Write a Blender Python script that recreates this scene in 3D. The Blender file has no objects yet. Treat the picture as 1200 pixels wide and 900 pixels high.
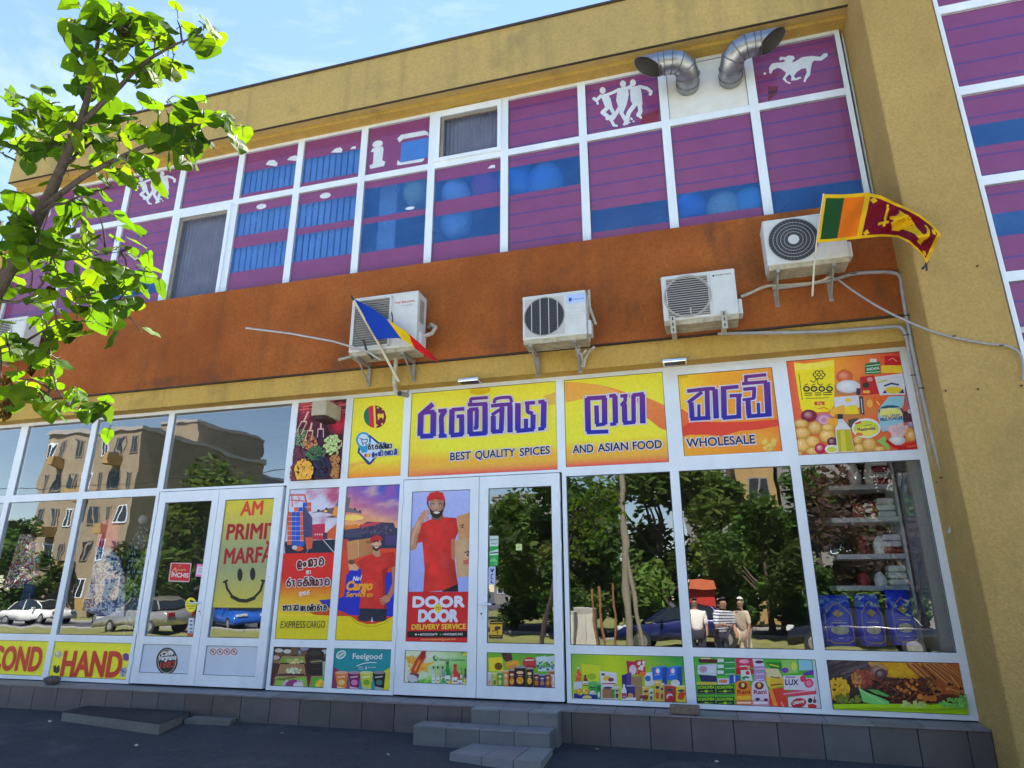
import bpy, math, random
from mathutils import Vector, Matrix, noise
R = math.radians
S = bpy.context.scene
COL = S.collection
rnd = random.Random(7)

# ------------------------------------------------------------------ camera, sky, sun, exposure
YAW, PITCH, FPX = 0.27569, 0.30935, 769.9
CAM = Vector((0, -8, 1.511))
cd = bpy.data.cameras.new('camera'); cam = bpy.data.objects.new('camera', cd); COL.objects.link(cam)
cam.location = CAM; cam.rotation_euler = (math.pi/2 + PITCH, 0, YAW)
cd.sensor_width = 36; cd.lens = 36*FPX/1200; cd.clip_start = .05; cd.clip_end = 3000
S.camera = cam

SUN_EL, SUN_AZ = 61, 4            # azimuth from +Y (behind the building), negative = to the left
wd = bpy.data.worlds.new('World'); S.world = wd; wd.use_nodes = True
nt = wd.node_tree; nt.nodes.clear()
out = nt.nodes.new('ShaderNodeOutputWorld'); bg = nt.nodes.new('ShaderNodeBackground')
sky = nt.nodes.new('ShaderNodeTexSky'); sky.sky_type = 'NISHITA'; sky.sun_disc = False
sky.sun_elevation = R(SUN_EL); sky.sun_rotation = R(SUN_AZ)
sky.air_density = 1.0; sky.dust_density = .0; sky.ozone_density = 1.0
tc = nt.nodes.new('ShaderNodeTexCoord'); mp = nt.nodes.new('ShaderNodeMapping'); mp.inputs['Scale'].default_value = (1.3, 1.3, 3.2)
nz = nt.nodes.new('ShaderNodeTexNoise'); nz.inputs['Scale'].default_value = 2.3; nz.inputs['Detail'].default_value = 8; nz.inputs['Roughness'].default_value = .62; nz.inputs['Distortion'].default_value = .5
cr = nt.nodes.new('ShaderNodeValToRGB'); cr.color_ramp.elements[0].position = .54; cr.color_ramp.elements[1].position = .86
cr.color_ramp.elements[1].color = (.6, .6, .6, 1)
mx = nt.nodes.new('ShaderNodeMixRGB'); mx.inputs[2].default_value = (4.6, 4.8, 5.0, 1)
L = nt.links.new
L(tc.outputs['Generated'], mp.inputs[0]); L(mp.outputs[0], nz.inputs[0]); L(nz.outputs[0], cr.inputs[0])
L(cr.outputs[0], mx.inputs[0]); L(sky.outputs[0], mx.inputs[1]); L(mx.outputs[0], bg.inputs[0]); L(bg.outputs[0], out.inputs[0])
bg.inputs[1].default_value = .068
sd = bpy.data.lights.new('sun', 'SUN'); sd.energy = 5.0; sd.angle = R(.5); sd.color = (1, .95, .87)
so = bpy.data.objects.new('sun', sd); COL.objects.link(so)
sdir = Vector((math.sin(R(SUN_AZ))*math.cos(R(SUN_EL)), math.cos(R(SUN_AZ))*math.cos(R(SUN_EL)), math.sin(R(SUN_EL))))
so.rotation_euler = (-sdir).to_track_quat('-Z', 'Y').to_euler(); so.location = (0, 0, 30)
vs = S.view_settings; vs.view_transform = 'Standard'; vs.look = 'None'; vs.gamma = 1; vs.use_curve_mapping = False
vs.exposure = 2.25
S.cycles.use_denoising = True
S.cycles.max_bounces = 10; S.cycles.transparent_max_bounces = 24; S.cycles.diffuse_bounces = 5
S.cycles.glossy_bounces = 4; S.cycles.caustics_reflective = False; S.cycles.caustics_refractive = False
S.cycles.sample_clamp_indirect = 6

# ------------------------------------------------------------------ geometry of the place: pixel rays of the survey photo -> points on real planes
_cy, _sy, _cp, _sp = math.cos(YAW), math.sin(YAW), math.cos(PITCH), math.sin(PITCH)
def ray(px, py):
    a, c = (px-600)/FPX, -(py-450)/FPX
    y, z = _cp - _sp*c, _sp + _cp*c
    return Vector((_cy*a - _sy*y, _sy*a + _cy*y, z))
def P(px, py, y=0.0):
    d = ray(px, py); t = (y - CAM.y)/d.y
    return Vector((CAM.x + d.x*t, y, CAM.z + d.z*t))
def PD(px, py, dist):                     # a point at a given distance from the eye
    d = ray(px, py); d.normalize(); return CAM + d*dist
def M(px, py, Y):                         # a thing seen mirrored in the glass: its real place across the street, at y = -Y
    p = P(px, py, Y); return Vector((p.x, -Y, p.z))
def rect(*pts, y=0.0):                    # TL TR BR BL
    q = [P(a, b, y) for a, b in pts]
    return ((q[0].x+q[3].x)/2, (q[1].x+q[2].x)/2, (q[2].z+q[3].z)/2, (q[0].z+q[1].z)/2)
def lin(c): return c/12.92 if c <= .04045 else ((c+.055)/1.055)**2.4
def rgb(r, g, b): return (lin(r/255), lin(g/255), lin(b/255))
def mixc(a, b, t): t = max(0, min(1, t)); return tuple(a[i]+(b[i]-a[i])*t for i in range(3))
def jit(c, a=.12, r=rnd):
    k = 1+r.uniform(-a, a); return tuple(min(1, max(0, v*k*(1+r.uniform(-a, a)*.4))) for v in c)

# ------------------------------------------------------------------ tags and mesh builder
def tag(o, label=None, cat=None, group=None, kind=None):
    if label: o['label'] = label
    if cat: o['category'] = cat
    if group: o['group'] = group
    if kind: o['kind'] = kind
    return o
def thing(name, label, cat, loc=(0, 0, 0), group=None):
    o = bpy.data.objects.new(name, None); COL.objects.link(o); o.location = loc; o.empty_display_size = .1
    return tag(o, label, cat, group)
def wloc(o):
    v = Vector((0, 0, 0))
    while o is not None: v = v + o.location; o = o.parent
    return v
class MB:
    def __init__(s): s.v = []; s.f = []; s.m = []; s.c = []; s.sm = []
    def add(s, vs, fs, m=0, c=None, sm=False):
        b = len(s.v); s.v += [tuple(v) for v in vs]
        for i, f in enumerate(fs):
            s.f.append(tuple(b+k for k in f)); s.m.append(m); s.sm.append(sm)
            cc = c
            if c is not None and isinstance(c, list): cc = [c[k] for k in f]
            s.c.append(cc)
        return s
    def box(s, x0, x1, y0, y1, z0, z1, m=0, c=None):
        x0, x1 = sorted((x0, x1)); y0, y1 = sorted((y0, y1)); z0, z1 = sorted((z0, z1))
        vs = [(x0,y0,z0),(x1,y0,z0),(x1,y1,z0),(x0,y1,z0),(x0,y0,z1),(x1,y0,z1),(x1,y1,z1),(x0,y1,z1)]
        return s.add(vs, [(0,3,2,1),(4,5,6,7),(0,1,5,4),(1,2,6,5),(2,3,7,6),(3,0,4,7)], m, c)
    def bbox(s, x0, x1, y0, y1, z0, z1, r=.02, m=0, c=None):      # bevelled box
        import bmesh
        bm = bmesh.new(); bmesh.ops.create_cube(bm, size=1)
        for v in bm.verts: v.co = Vector(((x0+x1)/2+v.co.x*(x1-x0), (y0+y1)/2+v.co.y*(y1-y0), (z0+z1)/2+v.co.z*(z1-z0)))
        bmesh.ops.bevel(bm, geom=list(bm.edges)+list(bm.verts), offset=r, segments=2, affect='EDGES', profile=.5)
        s.bm(bm, m, c); bm.free(); return s
    def bm(s, bm, m=0, c=None, sm=False):
        bm.verts.index_update(); s.add([v.co.copy() for v in bm.verts], [tuple(v.index for v in f.verts) for f in bm.faces], m, c, sm)
    def prism(s, poly, y0, y1, m=0, c=None):                      # polygon [(x,z)] along y, front at y0
        n = len(poly); vs = [(x, y0, z) for x, z in poly]+[(x, y1, z) for x, z in poly]
        fs = [tuple(range(n)), tuple(range(2*n-1, n-1, -1))]+[(i, (i+1) % n, n+(i+1) % n, n+i)[::-1] for i in range(n)]
        return s.add(vs, fs, m, c)
    def tube(s, pts, r, n=8, m=0, c=None, cap=True, sm=True):
        pts = [Vector(p) for p in pts]; k = len(pts); rs = r if isinstance(r, (list, tuple)) else [r]*k
        vs = []; up = None
        for i, p in enumerate(pts):
            t = (pts[min(i+1, k-1)]-pts[max(i-1, 0)]).normalized()
            if up is None: up = Vector((0, 0, 1)) if abs(t.z) < .9 else Vector((1, 0, 0))
            a = t.cross(up).normalized(); up = a.cross(t).normalized()
            for j in range(n):
                w = 2*math.pi*j/n; vs.append(p+(a*math.cos(w)+up*math.sin(w))*rs[i])
        fs = [(i*n+j, i*n+(j+1) % n, (i+1)*n+(j+1) % n, (i+1)*n+j) for i in range(k-1) for j in range(n)]
        s.add(vs, fs, m, c, sm)
        if cap: s.add(vs[:n], [tuple(range(n-1, -1, -1))], m, c); s.add(vs[-n:], [tuple(range(n))], m, c)
        return s
    def disc(s, c0, r, axis_y, n=24, m=0, c=None, r2=None):
        vs = [(c0[0]+math.cos(2*math.pi*i/n)*r, axis_y, c0[1]+math.sin(2*math.pi*i/n)*(r2 or r)) for i in range(n)]
        return s.add(vs, [tuple(range(n))], m, c)
    def ring(s, c0, ra, rb, y, n=32, m=0, c=None):
        vs = []
        for i in range(n):
            w = 2*math.pi*i/n; vs += [(c0[0]+math.cos(w)*ra, y, c0[1]+math.sin(w)*ra), (c0[0]+math.cos(w)*rb, y, c0[1]+math.sin(w)*rb)]
        return s.add(vs, [(2*i, 2*i+1, (2*i+3) % (2*n), (2*i+2) % (2*n)) for i in range(n)], m, c)
    def build(s, name, mats, parent=None, smooth=False):
        me = bpy.data.meshes.new(name); o = bpy.data.objects.new(name, me); COL.objects.link(o)
        off = wloc(parent) if parent is not None else Vector((0, 0, 0))
        me.from_pydata([(v[0]-off.x, v[1]-off.y, v[2]-off.z) for v in s.v], [], s.f)
        for mm in (mats if isinstance(mats, (list, tuple)) else [mats]): me.materials.append(mm)
        for p, m, sm in zip(me.polygons, s.m, s.sm): p.material_index = m; p.use_smooth = sm or smooth
        if any(c is not None for c in s.c):
            ca = me.color_attributes.new('Col', 'FLOAT_COLOR', 'CORNER'); d = []
            for f, c in zip(s.f, s.c):
                if c is None: d += [.5, .5, .5, 1]*len(f)
                elif isinstance(c, list):
                    for q in c: d += [q[0], q[1], q[2], 1]
                else: d += [c[0], c[1], c[2], 1]*len(f)
            ca.data.foreach_set('color', d)
        if parent is not None: o.parent = parent
        return o
def copy_tree(o, parent=None):
    c = o.copy(); COL.objects.link(c)
    if parent is not None: c.parent = parent
    for ch in o.children: copy_tree(ch, c)
    return c

# ------------------------------------------------------------------ materials
def nodes(name):
    m = bpy.data.materials.new(name); m.use_nodes = True; n = m.node_tree; b = n.nodes['Principled BSDF']; return m, n, b
def mat(name, col, rough=.6, metal=0, var=.12, scale=6, bump=.0, bscale=60, spec=.5, var2=None, coat=0, detail=6, stretch=(1,1,1)):
    m, n, b = nodes(name); l = n.links.new
    b.inputs['Roughness'].default_value = rough; b.inputs['Metallic'].default_value = metal
    b.inputs['Specular IOR Level'].default_value = spec; b.inputs['Coat Weight'].default_value = coat; b.inputs['Coat Roughness'].default_value = .05
    t = n.nodes.new('ShaderNodeNewGeometry'); mp = n.nodes.new('ShaderNodeMapping'); mp.inputs['Scale'].default_value = stretch
    l(t.outputs['Position'], mp.inputs[0])
    z = n.nodes.new('ShaderNodeTexNoise'); z.inputs['Scale'].default_value = scale; z.inputs['Detail'].default_value = detail; z.inputs['Roughness'].default_value = .65
    l(mp.outputs[0], z.inputs[0])
    r = n.nodes.new('ShaderNodeValToRGB'); r.color_ramp.elements[0].position = .3; r.color_ramp.elements[1].position = .72
    a = var2 or tuple(v*(1-var) for v in col); r.color_ramp.elements[0].color = (*a, 1); r.color_ramp.elements[1].color = (*[min(1, v*(1+var)) for v in col], 1)
    l(z.outputs[0], r.inputs[0]); l(r.outputs[0], b.inputs['Base Color'])
    if bump:
        z2 = n.nodes.new('ShaderNodeTexNoise'); z2.inputs['Scale'].default_value = bscale; z2.inputs['Detail'].default_value = 4
        bp = n.nodes.new('ShaderNodeBump'); bp.inputs['Strength'].default_value = bump; bp.inputs['Distance'].default_value = .01
        l(t.outputs['Position'], z2.inputs[0]); l(z2.outputs[0], bp.inputs['Height']); l(bp.outputs[0], b.inputs['Normal'])
    return m
def stucco(name, col, col2, dirt, dirt_amt=.6, bump=.5, streak=True, seed=0., spots=(), cracks=False):
    """rendered wall: colour patches, vertical rain streaks, grime patches of their own shape"""
    m, n, b = nodes(name); l = n.links.new; N = n.nodes.new
    b.inputs['Roughness'].default_value = .9; b.inputs['Specular IOR Level'].default_value = .2
    g = N('ShaderNodeNewGeometry')
    def nzn(scale, st=(1,1,1), det=6, off=0):
        mp = N('ShaderNodeMapping'); mp.inputs['Scale'].default_value = st; mp.inputs['Location'].default_value = (seed+off, off*.7, seed)
        l(g.outputs['Position'], mp.inputs[0]); z = N('ShaderNodeTexNoise'); z.inputs['Scale'].default_value = scale; z.inputs['Detail'].default_value = det; z.inputs['Roughness'].default_value = .6
        l(mp.outputs[0], z.inputs[0]); return z
    def ramp(src, p0, p1, c0=(0,0,0,1), c1=(1,1,1,1)):
        r = N('ShaderNodeValToRGB'); r.color_ramp.elements[0].position = p0; r.color_ramp.elements[1].position = p1
        r.color_ramp.elements[0].color = c0; r.color_ramp.elements[1].color = c1; l(src, r.inputs[0]); return r
    def mixn(f, a, c, amt=1.0):
        x = N('ShaderNodeMixRGB')
        if amt != 1.0:
            mm = N('ShaderNodeMath'); mm.operation = 'MULTIPLY'; mm.inputs[1].default_value = amt; l(f, mm.inputs[0]); f = mm.outputs[0]
        l(f, x.inputs[0]); l(a, x.inputs[1])
        if isinstance(c, tuple): x.inputs[2].default_value = (*c, 1)
        else: l(c, x.inputs[2])
        return x
    base = ramp(nzn(.9).outputs[0], .35, .65, (*col, 1), (*col2, 1))
    fine = ramp(nzn(34, off=3).outputs[0], .35, .7)
    x = mixn(fine.outputs[0], base.outputs[0], tuple(v*.66 for v in col), .55)
    if streak:
        st = ramp(nzn(3.2, (1, 1, .06), 7, 9).outputs[0], .52, .78); x = mixn(st.outputs[0], x.outputs[0], dirt, dirt_amt*.8)
    pt = ramp(nzn(1.3, (1, 1, 1), 9, 21).outputs[0], .56, .75); x = mixn(pt.outputs[0], x.outputs[0], dirt, dirt_amt)
    for (sx, sz, rx, rz, amt) in spots:
        sp = N('ShaderNodeSeparateXYZ'); l(g.outputs['Position'], sp.inputs[0])
        def term(o, c, r):
            a = N('ShaderNodeMath'); a.operation = 'SUBTRACT'; l(sp.outputs[o], a.inputs[0]); a.inputs[1].default_value = c
            d = N('ShaderNodeMath'); d.operation = 'DIVIDE'; l(a.outputs[0], d.inputs[0]); d.inputs[1].default_value = r
            e = N('ShaderNodeMath'); e.operation = 'POWER'; e.inputs[1].default_value = 2; l(d.outputs[0], e.inputs[0]); return e
        ax = N('ShaderNodeMath'); ax.operation = 'ADD'; l(term('X', sx, rx).outputs[0], ax.inputs[0]); l(term('Z', sz, rz).outputs[0], ax.inputs[1])
        nn = nzn(5, (1, 1, .4), 7, sx); ay = N('ShaderNodeMath'); ay.operation = 'MULTIPLY_ADD'; l(nn.outputs[0], ay.inputs[0]); ay.inputs[1].default_value = 1.6; l(ax.outputs[0], ay.inputs[2])
        rr = ramp(ay.outputs[0], .55, 1.5, (1, 1, 1, 1), (0, 0, 0, 1)); x = mixn(rr.outputs[0], x.outputs[0], dirt, amt)
    if cracks:
        vo = N('ShaderNodeTexVoronoi'); vo.feature = 'DISTANCE_TO_EDGE'; vo.inputs['Scale'].default_value = 1.1; wn = nzn(3, off=2); av = N('ShaderNodeVectorMath'); av.operation = 'ADD'
        l(g.outputs['Position'], av.inputs[0]); l(wn.outputs[1], av.inputs[1]); l(av.outputs[0], vo.inputs['Vector']); ck = ramp(vo.outputs['Distance'], .0, .010, (1, 1, 1, 1), (0, 0, 0, 1)); x = mixn(ck.outputs[0], x.outputs[0], (.012, .012, .014), .75)
        gr = ramp(nzn(140, det=3, off=13).outputs[0], .60, .68); x = mixn(gr.outputs[0], x.outputs[0], (.16, .16, .17), .6)
    l(x.outputs[0], b.inputs['Base Color'])
    bp = N('ShaderNodeBump'); bp.inputs['Strength'].default_value = bump; bp.inputs['Distance'].default_value = .012
    l(nzn(48, det=5, off=5).outputs[0], bp.inputs['Height']); l(bp.outputs[0], b.inputs['Normal'])
    return m
def vcol(name, rough=.45, spec=.4, var=.08, scale=14, bump=0, coat=0, trans=0, metal=0):
    m, n, b = nodes(name); l = n.links.new
    a = n.nodes.new('ShaderNodeAttribute'); a.attribute_name = 'Col'
    g = n.nodes.new('ShaderNodeNewGeometry'); z = n.nodes.new('ShaderNodeTexNoise'); z.inputs['Scale'].default_value = scale; z.inputs['Detail'].default_value = 5
    l(g.outputs['Position'], z.inputs[0])
    mr = n.nodes.new('ShaderNodeMapRange'); mr.inputs['From Min'].default_value = .3; mr.inputs['From Max'].default_value = .7; mr.inputs['To Min'].default_value = 1-var; mr.inputs['To Max'].default_value = 1+var
    l(z.outputs[0], mr.inputs[0]); x = n.nodes.new('ShaderNodeVectorMath'); x.operation = 'SCALE'; l(a.outputs['Color'], x.inputs[0]); l(mr.outputs[0], x.inputs['Scale'])
    l(x.outputs[0], b.inputs['Base Color']); b.inputs['Roughness'].default_value = rough; b.inputs['Specular IOR Level'].default_value = spec
    b.inputs['Coat Weight'].default_value = coat; b.inputs['Coat Roughness'].default_value = .03; b.inputs['Metallic'].default_value = metal
    if bump:
        bp = n.nodes.new('ShaderNodeBump'); bp.inputs['Strength'].default_value = bump; bp.inputs['Distance'].default_value = .01; l(z.outputs[0], bp.inputs['Height']); l(bp.outputs[0], b.inputs['Normal'])
    if trans:
        o = n.nodes['Material Output']; t = n.nodes.new('ShaderNodeBsdfTranslucent'); mxs = n.nodes.new('ShaderNodeMixShader'); mxs.inputs[0].default_value = trans
        l(x.outputs[0], t.inputs[0]); l(b.outputs[0], mxs.inputs[1]); l(t.outputs[0], mxs.inputs[2]); l(mxs.outputs[0], o.inputs[0])
    return m
def glass(name, tint=(.86, .9, .9), layers=4, wob=.02, rough=0.0):
    """window pane: two sheets' worth of Fresnel reflection over clear glass"""
    m = bpy.data.materials.new(name); m.use_nodes = True; n = m.node_tree; n.nodes.clear(); N = n.nodes.new; l = n.links.new
    o = N('ShaderNodeOutputMaterial'); ms = N('ShaderNodeMixShader'); t = N('ShaderNodeBsdfTransparent'); g = N('ShaderNodeBsdfGlossy')
    t.inputs[0].default_value = (*tint, 1); g.inputs['Roughness'].default_value = rough; g.inputs[0].default_value = (1, 1, 1, 1)
    gg = N('ShaderNodeNewGeometry'); dt = N('ShaderNodeVectorMath'); dt.operation = 'DOT_PRODUCT'; l(gg.outputs['Incoming'], dt.inputs[0]); l(gg.outputs['Normal'], dt.inputs[1])
    def mth(op, x, y): q = N('ShaderNodeMath'); q.operation = op; [l(i_, q.inputs[k]) if not isinstance(i_, (int, float)) else setattr(q.inputs[k], 'default_value', i_) for k, i_ in enumerate((x, y)) if i_ is not None]; return q.outputs[0]
    fr = mth('MULTIPLY_ADD', mth('POWER', mth('SUBTRACT', 1.0, mth('ABSOLUTE', dt.outputs['Value'], None)), 5.0), .96); fr.node.inputs[2].default_value = .04      # Schlick, same from both sides
    s1 = N('ShaderNodeMath'); s1.operation = 'SUBTRACT'; s1.inputs[0].default_value = 1; l(fr, s1.inputs[1])
    pw = N('ShaderNodeMath'); pw.operation = 'POWER'; pw.inputs[1].default_value = layers; l(s1.outputs[0], pw.inputs[0])
    s2 = N('ShaderNodeMath'); s2.operation = 'SUBTRACT'; s2.inputs[0].default_value = 1; l(pw.outputs[0], s2.inputs[1])
    ge = N('ShaderNodeNewGeometry'); z = N('ShaderNodeTexNoise'); z.inputs['Scale'].default_value = 1.6; z.inputs['Detail'].default_value = 1.5; l(ge.outputs['Position'], z.inputs[0])
    bp = N('ShaderNodeBump'); bp.inputs['Strength'].default_value = wob; bp.inputs['Distance'].default_value = .1; l(z.outputs[0], bp.inputs['Height'])
    l(bp.outputs[0], g.inputs['Normal'])
    l(s2.outputs[0], ms.inputs[0]); l(t.outputs[0], ms.inputs[1]); l(g.outputs[0], ms.inputs[2]); l(ms.outputs[0], o.inputs[0])
    return m
Z0 = CAM.z
YEL = stucco('yellow_render', (.52, .335, .085), (.58, .385, .105), (.16, .12, .05), .55, .5)
YELF = stucco('weathered_fascia_render', (.48, .35, .14), (.56, .39, .14), (.17, .15, .09), .6, .4, seed=4)
YELP = stucco('pilaster_render', (.45, .305, .105), (.53, .37, .135), (.26, .20, .09), .5, 1.2, False, seed=8, spots=[(2.85, .35, .5, .5, .5), (2.5, 2.0, .12, 2.5, .35)])
ORG = stucco('orange_render', (.28, .078, .020), (.43, .132, .032), (.09, .05, .028), .62, .4, seed=2,
             spots=[(.42, 5.85, .35, .5, .8), (-.75, 4.95, .5, .45, .55), (-4.6, 5.4, .8, .4, .35), (.2, 4.65, .5, .25, .5), (-3.9, 4.62, .9, .18, .5), (-1.5, 4.62, .8, .15, .6), (1.4, 4.85, .5, .35, .4), (-7.5, 4.6, 1.6, .16, .5), (2.2, 4.9, .25, .6, .5)])
PVC = mat('white_plastic_frame', (.76, .83, .93), .34, var=.09, scale=2.2, spec=.5, stretch=(1, 1, .35))
PVCP = mat('white_infill_panel', (.60, .68, .82), .4, var=.04, scale=4)
GASK = mat('black_gasket', (.015, .015, .018), .6)
BRNF = mat('brown_grey_sash', (.26, .22, .17), .5, var=.2)
GLASS = glass('shop_glass', (.86, .90, .91), layers=6.5)
UGLASS = glass('upper_glass', (.99, .99, 1), layers=.9, wob=.02)
PRINT = vcol('printed_film', .5, .35, .05, 22)
FILM = vcol('window_film', .5, .4, .07, 5)
STEEL = mat('galvanised_steel', (.36, .37, .39), .42, 1, var=.30, scale=9, bump=.15, bscale=18)
ACW = mat('air_conditioner_casing', (.62, .64, .64), .4, var=.08, scale=7)
ACD = mat('dusty_casing_underside', (.42, .38, .27), .7, var=.35, scale=11, bump=.3)
DARK = mat('dark_plastic', (.02, .02, .025), .5)
GREYM = mat('grey_painted_metal', (.28, .27, .25), .5, var=.25)
RUBB = mat('grey_cable', (.34, .34, .36), .55, var=.15, scale=12)
PIPEW = mat('pale_insulation', (.50, .46, .38), .7, var=.25, scale=20, bump=.3)
TEXT = vcol('lettering', .45, .35, .02)

# ------------------------------------------------------------------ printed artwork: flat shapes on a real panel, drawn in survey coordinates
_tc = {}
def text_mesh(body, bold=0, shear=0, space=1.0):
    k = (body, bold, shear, space)
    if k not in _tc:
        c = bpy.data.curves.new('t', 'FONT'); c.body = body; c.offset = bold; c.shear = shear; c.space_character = space; c.resolution_u = 4
        o = bpy.data.objects.new('t', c); COL.objects.link(o); me = o.to_mesh()
        v = [(p.co.x, p.co.y) for p in me.vertices]; f = [tuple(p.vertices) for p in me.polygons]
        o.to_mesh_clear(); bpy.data.objects.remove(o); bpy.data.curves.remove(c)
        _tc[k] = (v, f)
    return _tc[k]
class Art:
    """artwork on the plane y; rc = (x0,x1,z0,z1) clips it"""
    def __init__(s, rc, y=0.0, dl=5e-5):
        s.rc = rc; s.y = y; s.l = y; s.dl = dl; s.mb = MB(); s.ox = s.oy = 0; s.k = 1
    def view(s, ox, oy, k): s.ox, s.oy, s.k = ox, oy, k; return s
    def uv(s): s.k = None; return s                # coordinates 0..1 across the panel, v upwards
    def pt(s, u, v):
        if s.k is None: x0, x1, z0, z1 = s.rc; return (x0+(x1-x0)*u, z0+(z1-z0)*v)
        p = P(s.ox+u/s.k, s.oy+v/s.k, s.y); return (p.x, p.z)
    def raw(s, pts, col, clip=True):
        """pts (x,z) world; col = rgb or function(x,z)"""
        if clip:
            x0, x1, z0, z1 = s.rc
            for ax, lim, sg in ((0, x0, 1), (0, x1, -1), (1, z0, 1), (1, z1, -1)):
                o = []; n = len(pts)
                for i in range(n):
                    a, b = pts[i], pts[(i+1) % n]; da, db = (a[ax]-lim)*sg, (b[ax]-lim)*sg
                    if da >= 0: o.append(a)
                    if (da >= 0) != (db >= 0):
                        t = da/(da-db); o.append((a[0]+(b[0]-a[0])*t, a[1]+(b[1]-a[1])*t))
                pts = o
                if len(pts) < 3: return
        c = [col(x, z) for x, z in pts] if callable(col) else col
        s.mb.add([(x, s.l, z) for x, z in pts], [tuple(range(len(pts)))], 0, c)
    def up(s, n=1): s.l -= s.dl*n
    def poly(s, pts, col): s.up(); s.raw([s.pt(*p) for p in pts], col)
    def ell(s, u, v, ru, rv, col, n=18, rot=0, a0=0, a1=360):
        q = []
        for i in range(n+(a1-a0 < 360)):
            w = R(a0+(a1-a0)*i/n); a, b = math.cos(w)*ru, math.sin(w)*rv; q.append((u+a*math.cos(rot)-b*math.sin(rot), v+a*math.sin(rot)+b*math.cos(rot)))
        s.poly(q, col)
    def box(s, u0, v0, u1, v1, col): s.poly([(u0, v0), (u1, v0), (u1, v1), (u0, v1)], col)
    def soft(s, pts, fn, n=14):
        """polygon cut into cells so that a printed photograph's tones can run across it; fn(u,v) in 0..1 of its box"""
        q = [s.pt(*p) for p in pts]; xa, xb = min(p[0] for p in q), max(p[0] for p in q); za, zb = min(p[1] for p in q), max(p[1] for p in q); s.up(); keep = s.rc
        m_ = max(2, int(n*(zb-za)/(xb-xa+1e-9))) if zb > xa-xb else n
        m_ = min(m_, 3*n)
        for i in range(n):
            for j in range(m_):
                s.rc = (max(keep[0], xa+(xb-xa)*i/n), min(keep[1], xa+(xb-xa)*(i+1)/n), max(keep[2], za+(zb-za)*j/m_), min(keep[3], za+(zb-za)*(j+1)/m_))
                if s.rc[0] < s.rc[1] and s.rc[2] < s.rc[3]: s.raw(q, lambda x, z: fn((x-xa)/(xb-xa), (z-za)/(zb-za)))
        s.rc = keep
    def ball(s, u, v, ru, rv, col, hi=.35, lo=.35):
        s.up(); n = 18; c = s.pt(u-ru*.25, v-rv*.3 if s.k else v+rv*.3); e = [s.pt(u+math.cos(6.2832*i/n)*ru, v+math.sin(6.2832*i/n)*rv) for i in range(n)]
        cc, cm, ce = mixc(col, (1, 1, .95), hi), col, mixc(col, (.05, .02, .02), lo); md = [(c[0]+(p[0]-c[0])*.62, c[1]+(p[1]-c[1])*.62) for p in e]; x0, x1, z0, z1 = s.rc
        cl = lambda p: (min(x1, max(x0, p[0])), min(z1, max(z0, p[1])))
        vs = [(p[0], s.l, p[1]) for p in map(cl, [c]+md+e)]; cs = [cc]+[cm]*n+[ce]*n
        s.mb.add(vs, [(0, 1+i, 1+(i+1) % n) for i in range(n)]+[(1+i, 1+n+i, 1+n+(i+1) % n, 1+(i+1) % n) for i in range(n)], 0, cs)
    def line(s, pts, w, col, round_=True, closed=False):
        if closed: pts = list(pts)+[pts[0]]
        for (a, b), (c, d) in zip(pts, pts[1:]):
            L_ = math.hypot(c-a, d-b) or 1e-6; nx, ny = -(d-b)/L_*w/2, (c-a)/L_*w/2
            s.poly([(a+nx, b+ny), (c+nx, d+ny), (c-nx, d-ny), (a-nx, b-ny)], col)
        if round_:
            for a, b in pts: s.ell(a, b, w/2, w/2, col, 10)
    def grid(s, fn, nu=16, nv=16, rc=None):
        """picture-like background: fn(u,v)->rgb"""
        x0, x1, z0, z1 = rc or s.rc; s.up()
        vs = [(x0+(x1-x0)*i/nu, s.l, z0+(z1-z0)*j/nv) for j in range(nv+1) for i in range(nu+1)]
        cs = [fn(i/nu, j/nv) for j in range(nv+1) for i in range(nu+1)]
        w = nu+1; s.mb.add(vs, [(j*w+i, j*w+i+1, (j+1)*w+i+1, (j+1)*w+i) for j in range(nv) for i in range(nu)], 0, cs)
    def text(s, body, a, b, h, col, bold=.0, shear=0, space=1, ref=None, sag=0):
        """a,b baseline ends; h letter height (same units), upwards"""
        v, f = text_mesh(body, 0, shear, space); xs = [p[0] for p in v]; xa, xb = min(xs), max(xs)
        ys = [p[1] for p in v]; cap = ref or (.729 if any(ch.isupper() or ch.isdigit() for ch in body) else max(ys))
        pa = s.pt(*a); pb = s.pt(*b); pt = s.pt(a[0], a[1]+(h if s.k is None else -h)); H = pt[1]-pa[1]; s.up()
        q = []
        for x, y in v:
            t = (x-xa)/(xb-xa); q.append((pa[0]+(pb[0]-pa[0])*t, pa[1]+(pb[1]-pa[1])*t+H*(y/cap)))
        e = abs(bold*H/cap*1.15); nd = 0 if e < 4e-4 else 10
        for k in range(nd+1):
            dx, dz = (0, 0) if k == nd else (e*math.cos(6.2832*k/nd), e*math.sin(6.2832*k/nd)); s.up(.5)
            for p in f: s.raw([(q[i][0]+dx, q[i][1]+dz) for i in p], col)
    def build(s, name, parent, m=None): return s.mb.build(name, m or PRINT, parent)
def panel(name, label, cat, rc, group=None, th=.012, y=-.004, base=(.8, .8, .8)):
    """a printed panel in the frame: board (thin slab) and its artwork"""
    x0, x1, z0, z1 = rc
    t = thing(name, label, cat, ((x0+x1)/2, y, z0), group)
    b = MB(); b.box(x0, x1, y, y+th, z0, z1, 0, base); b.build('backing_board', PRINT, t)
    return t, Art(rc, y-.0008)
def textobj(rc, y): return Art(rc, y)
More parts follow.
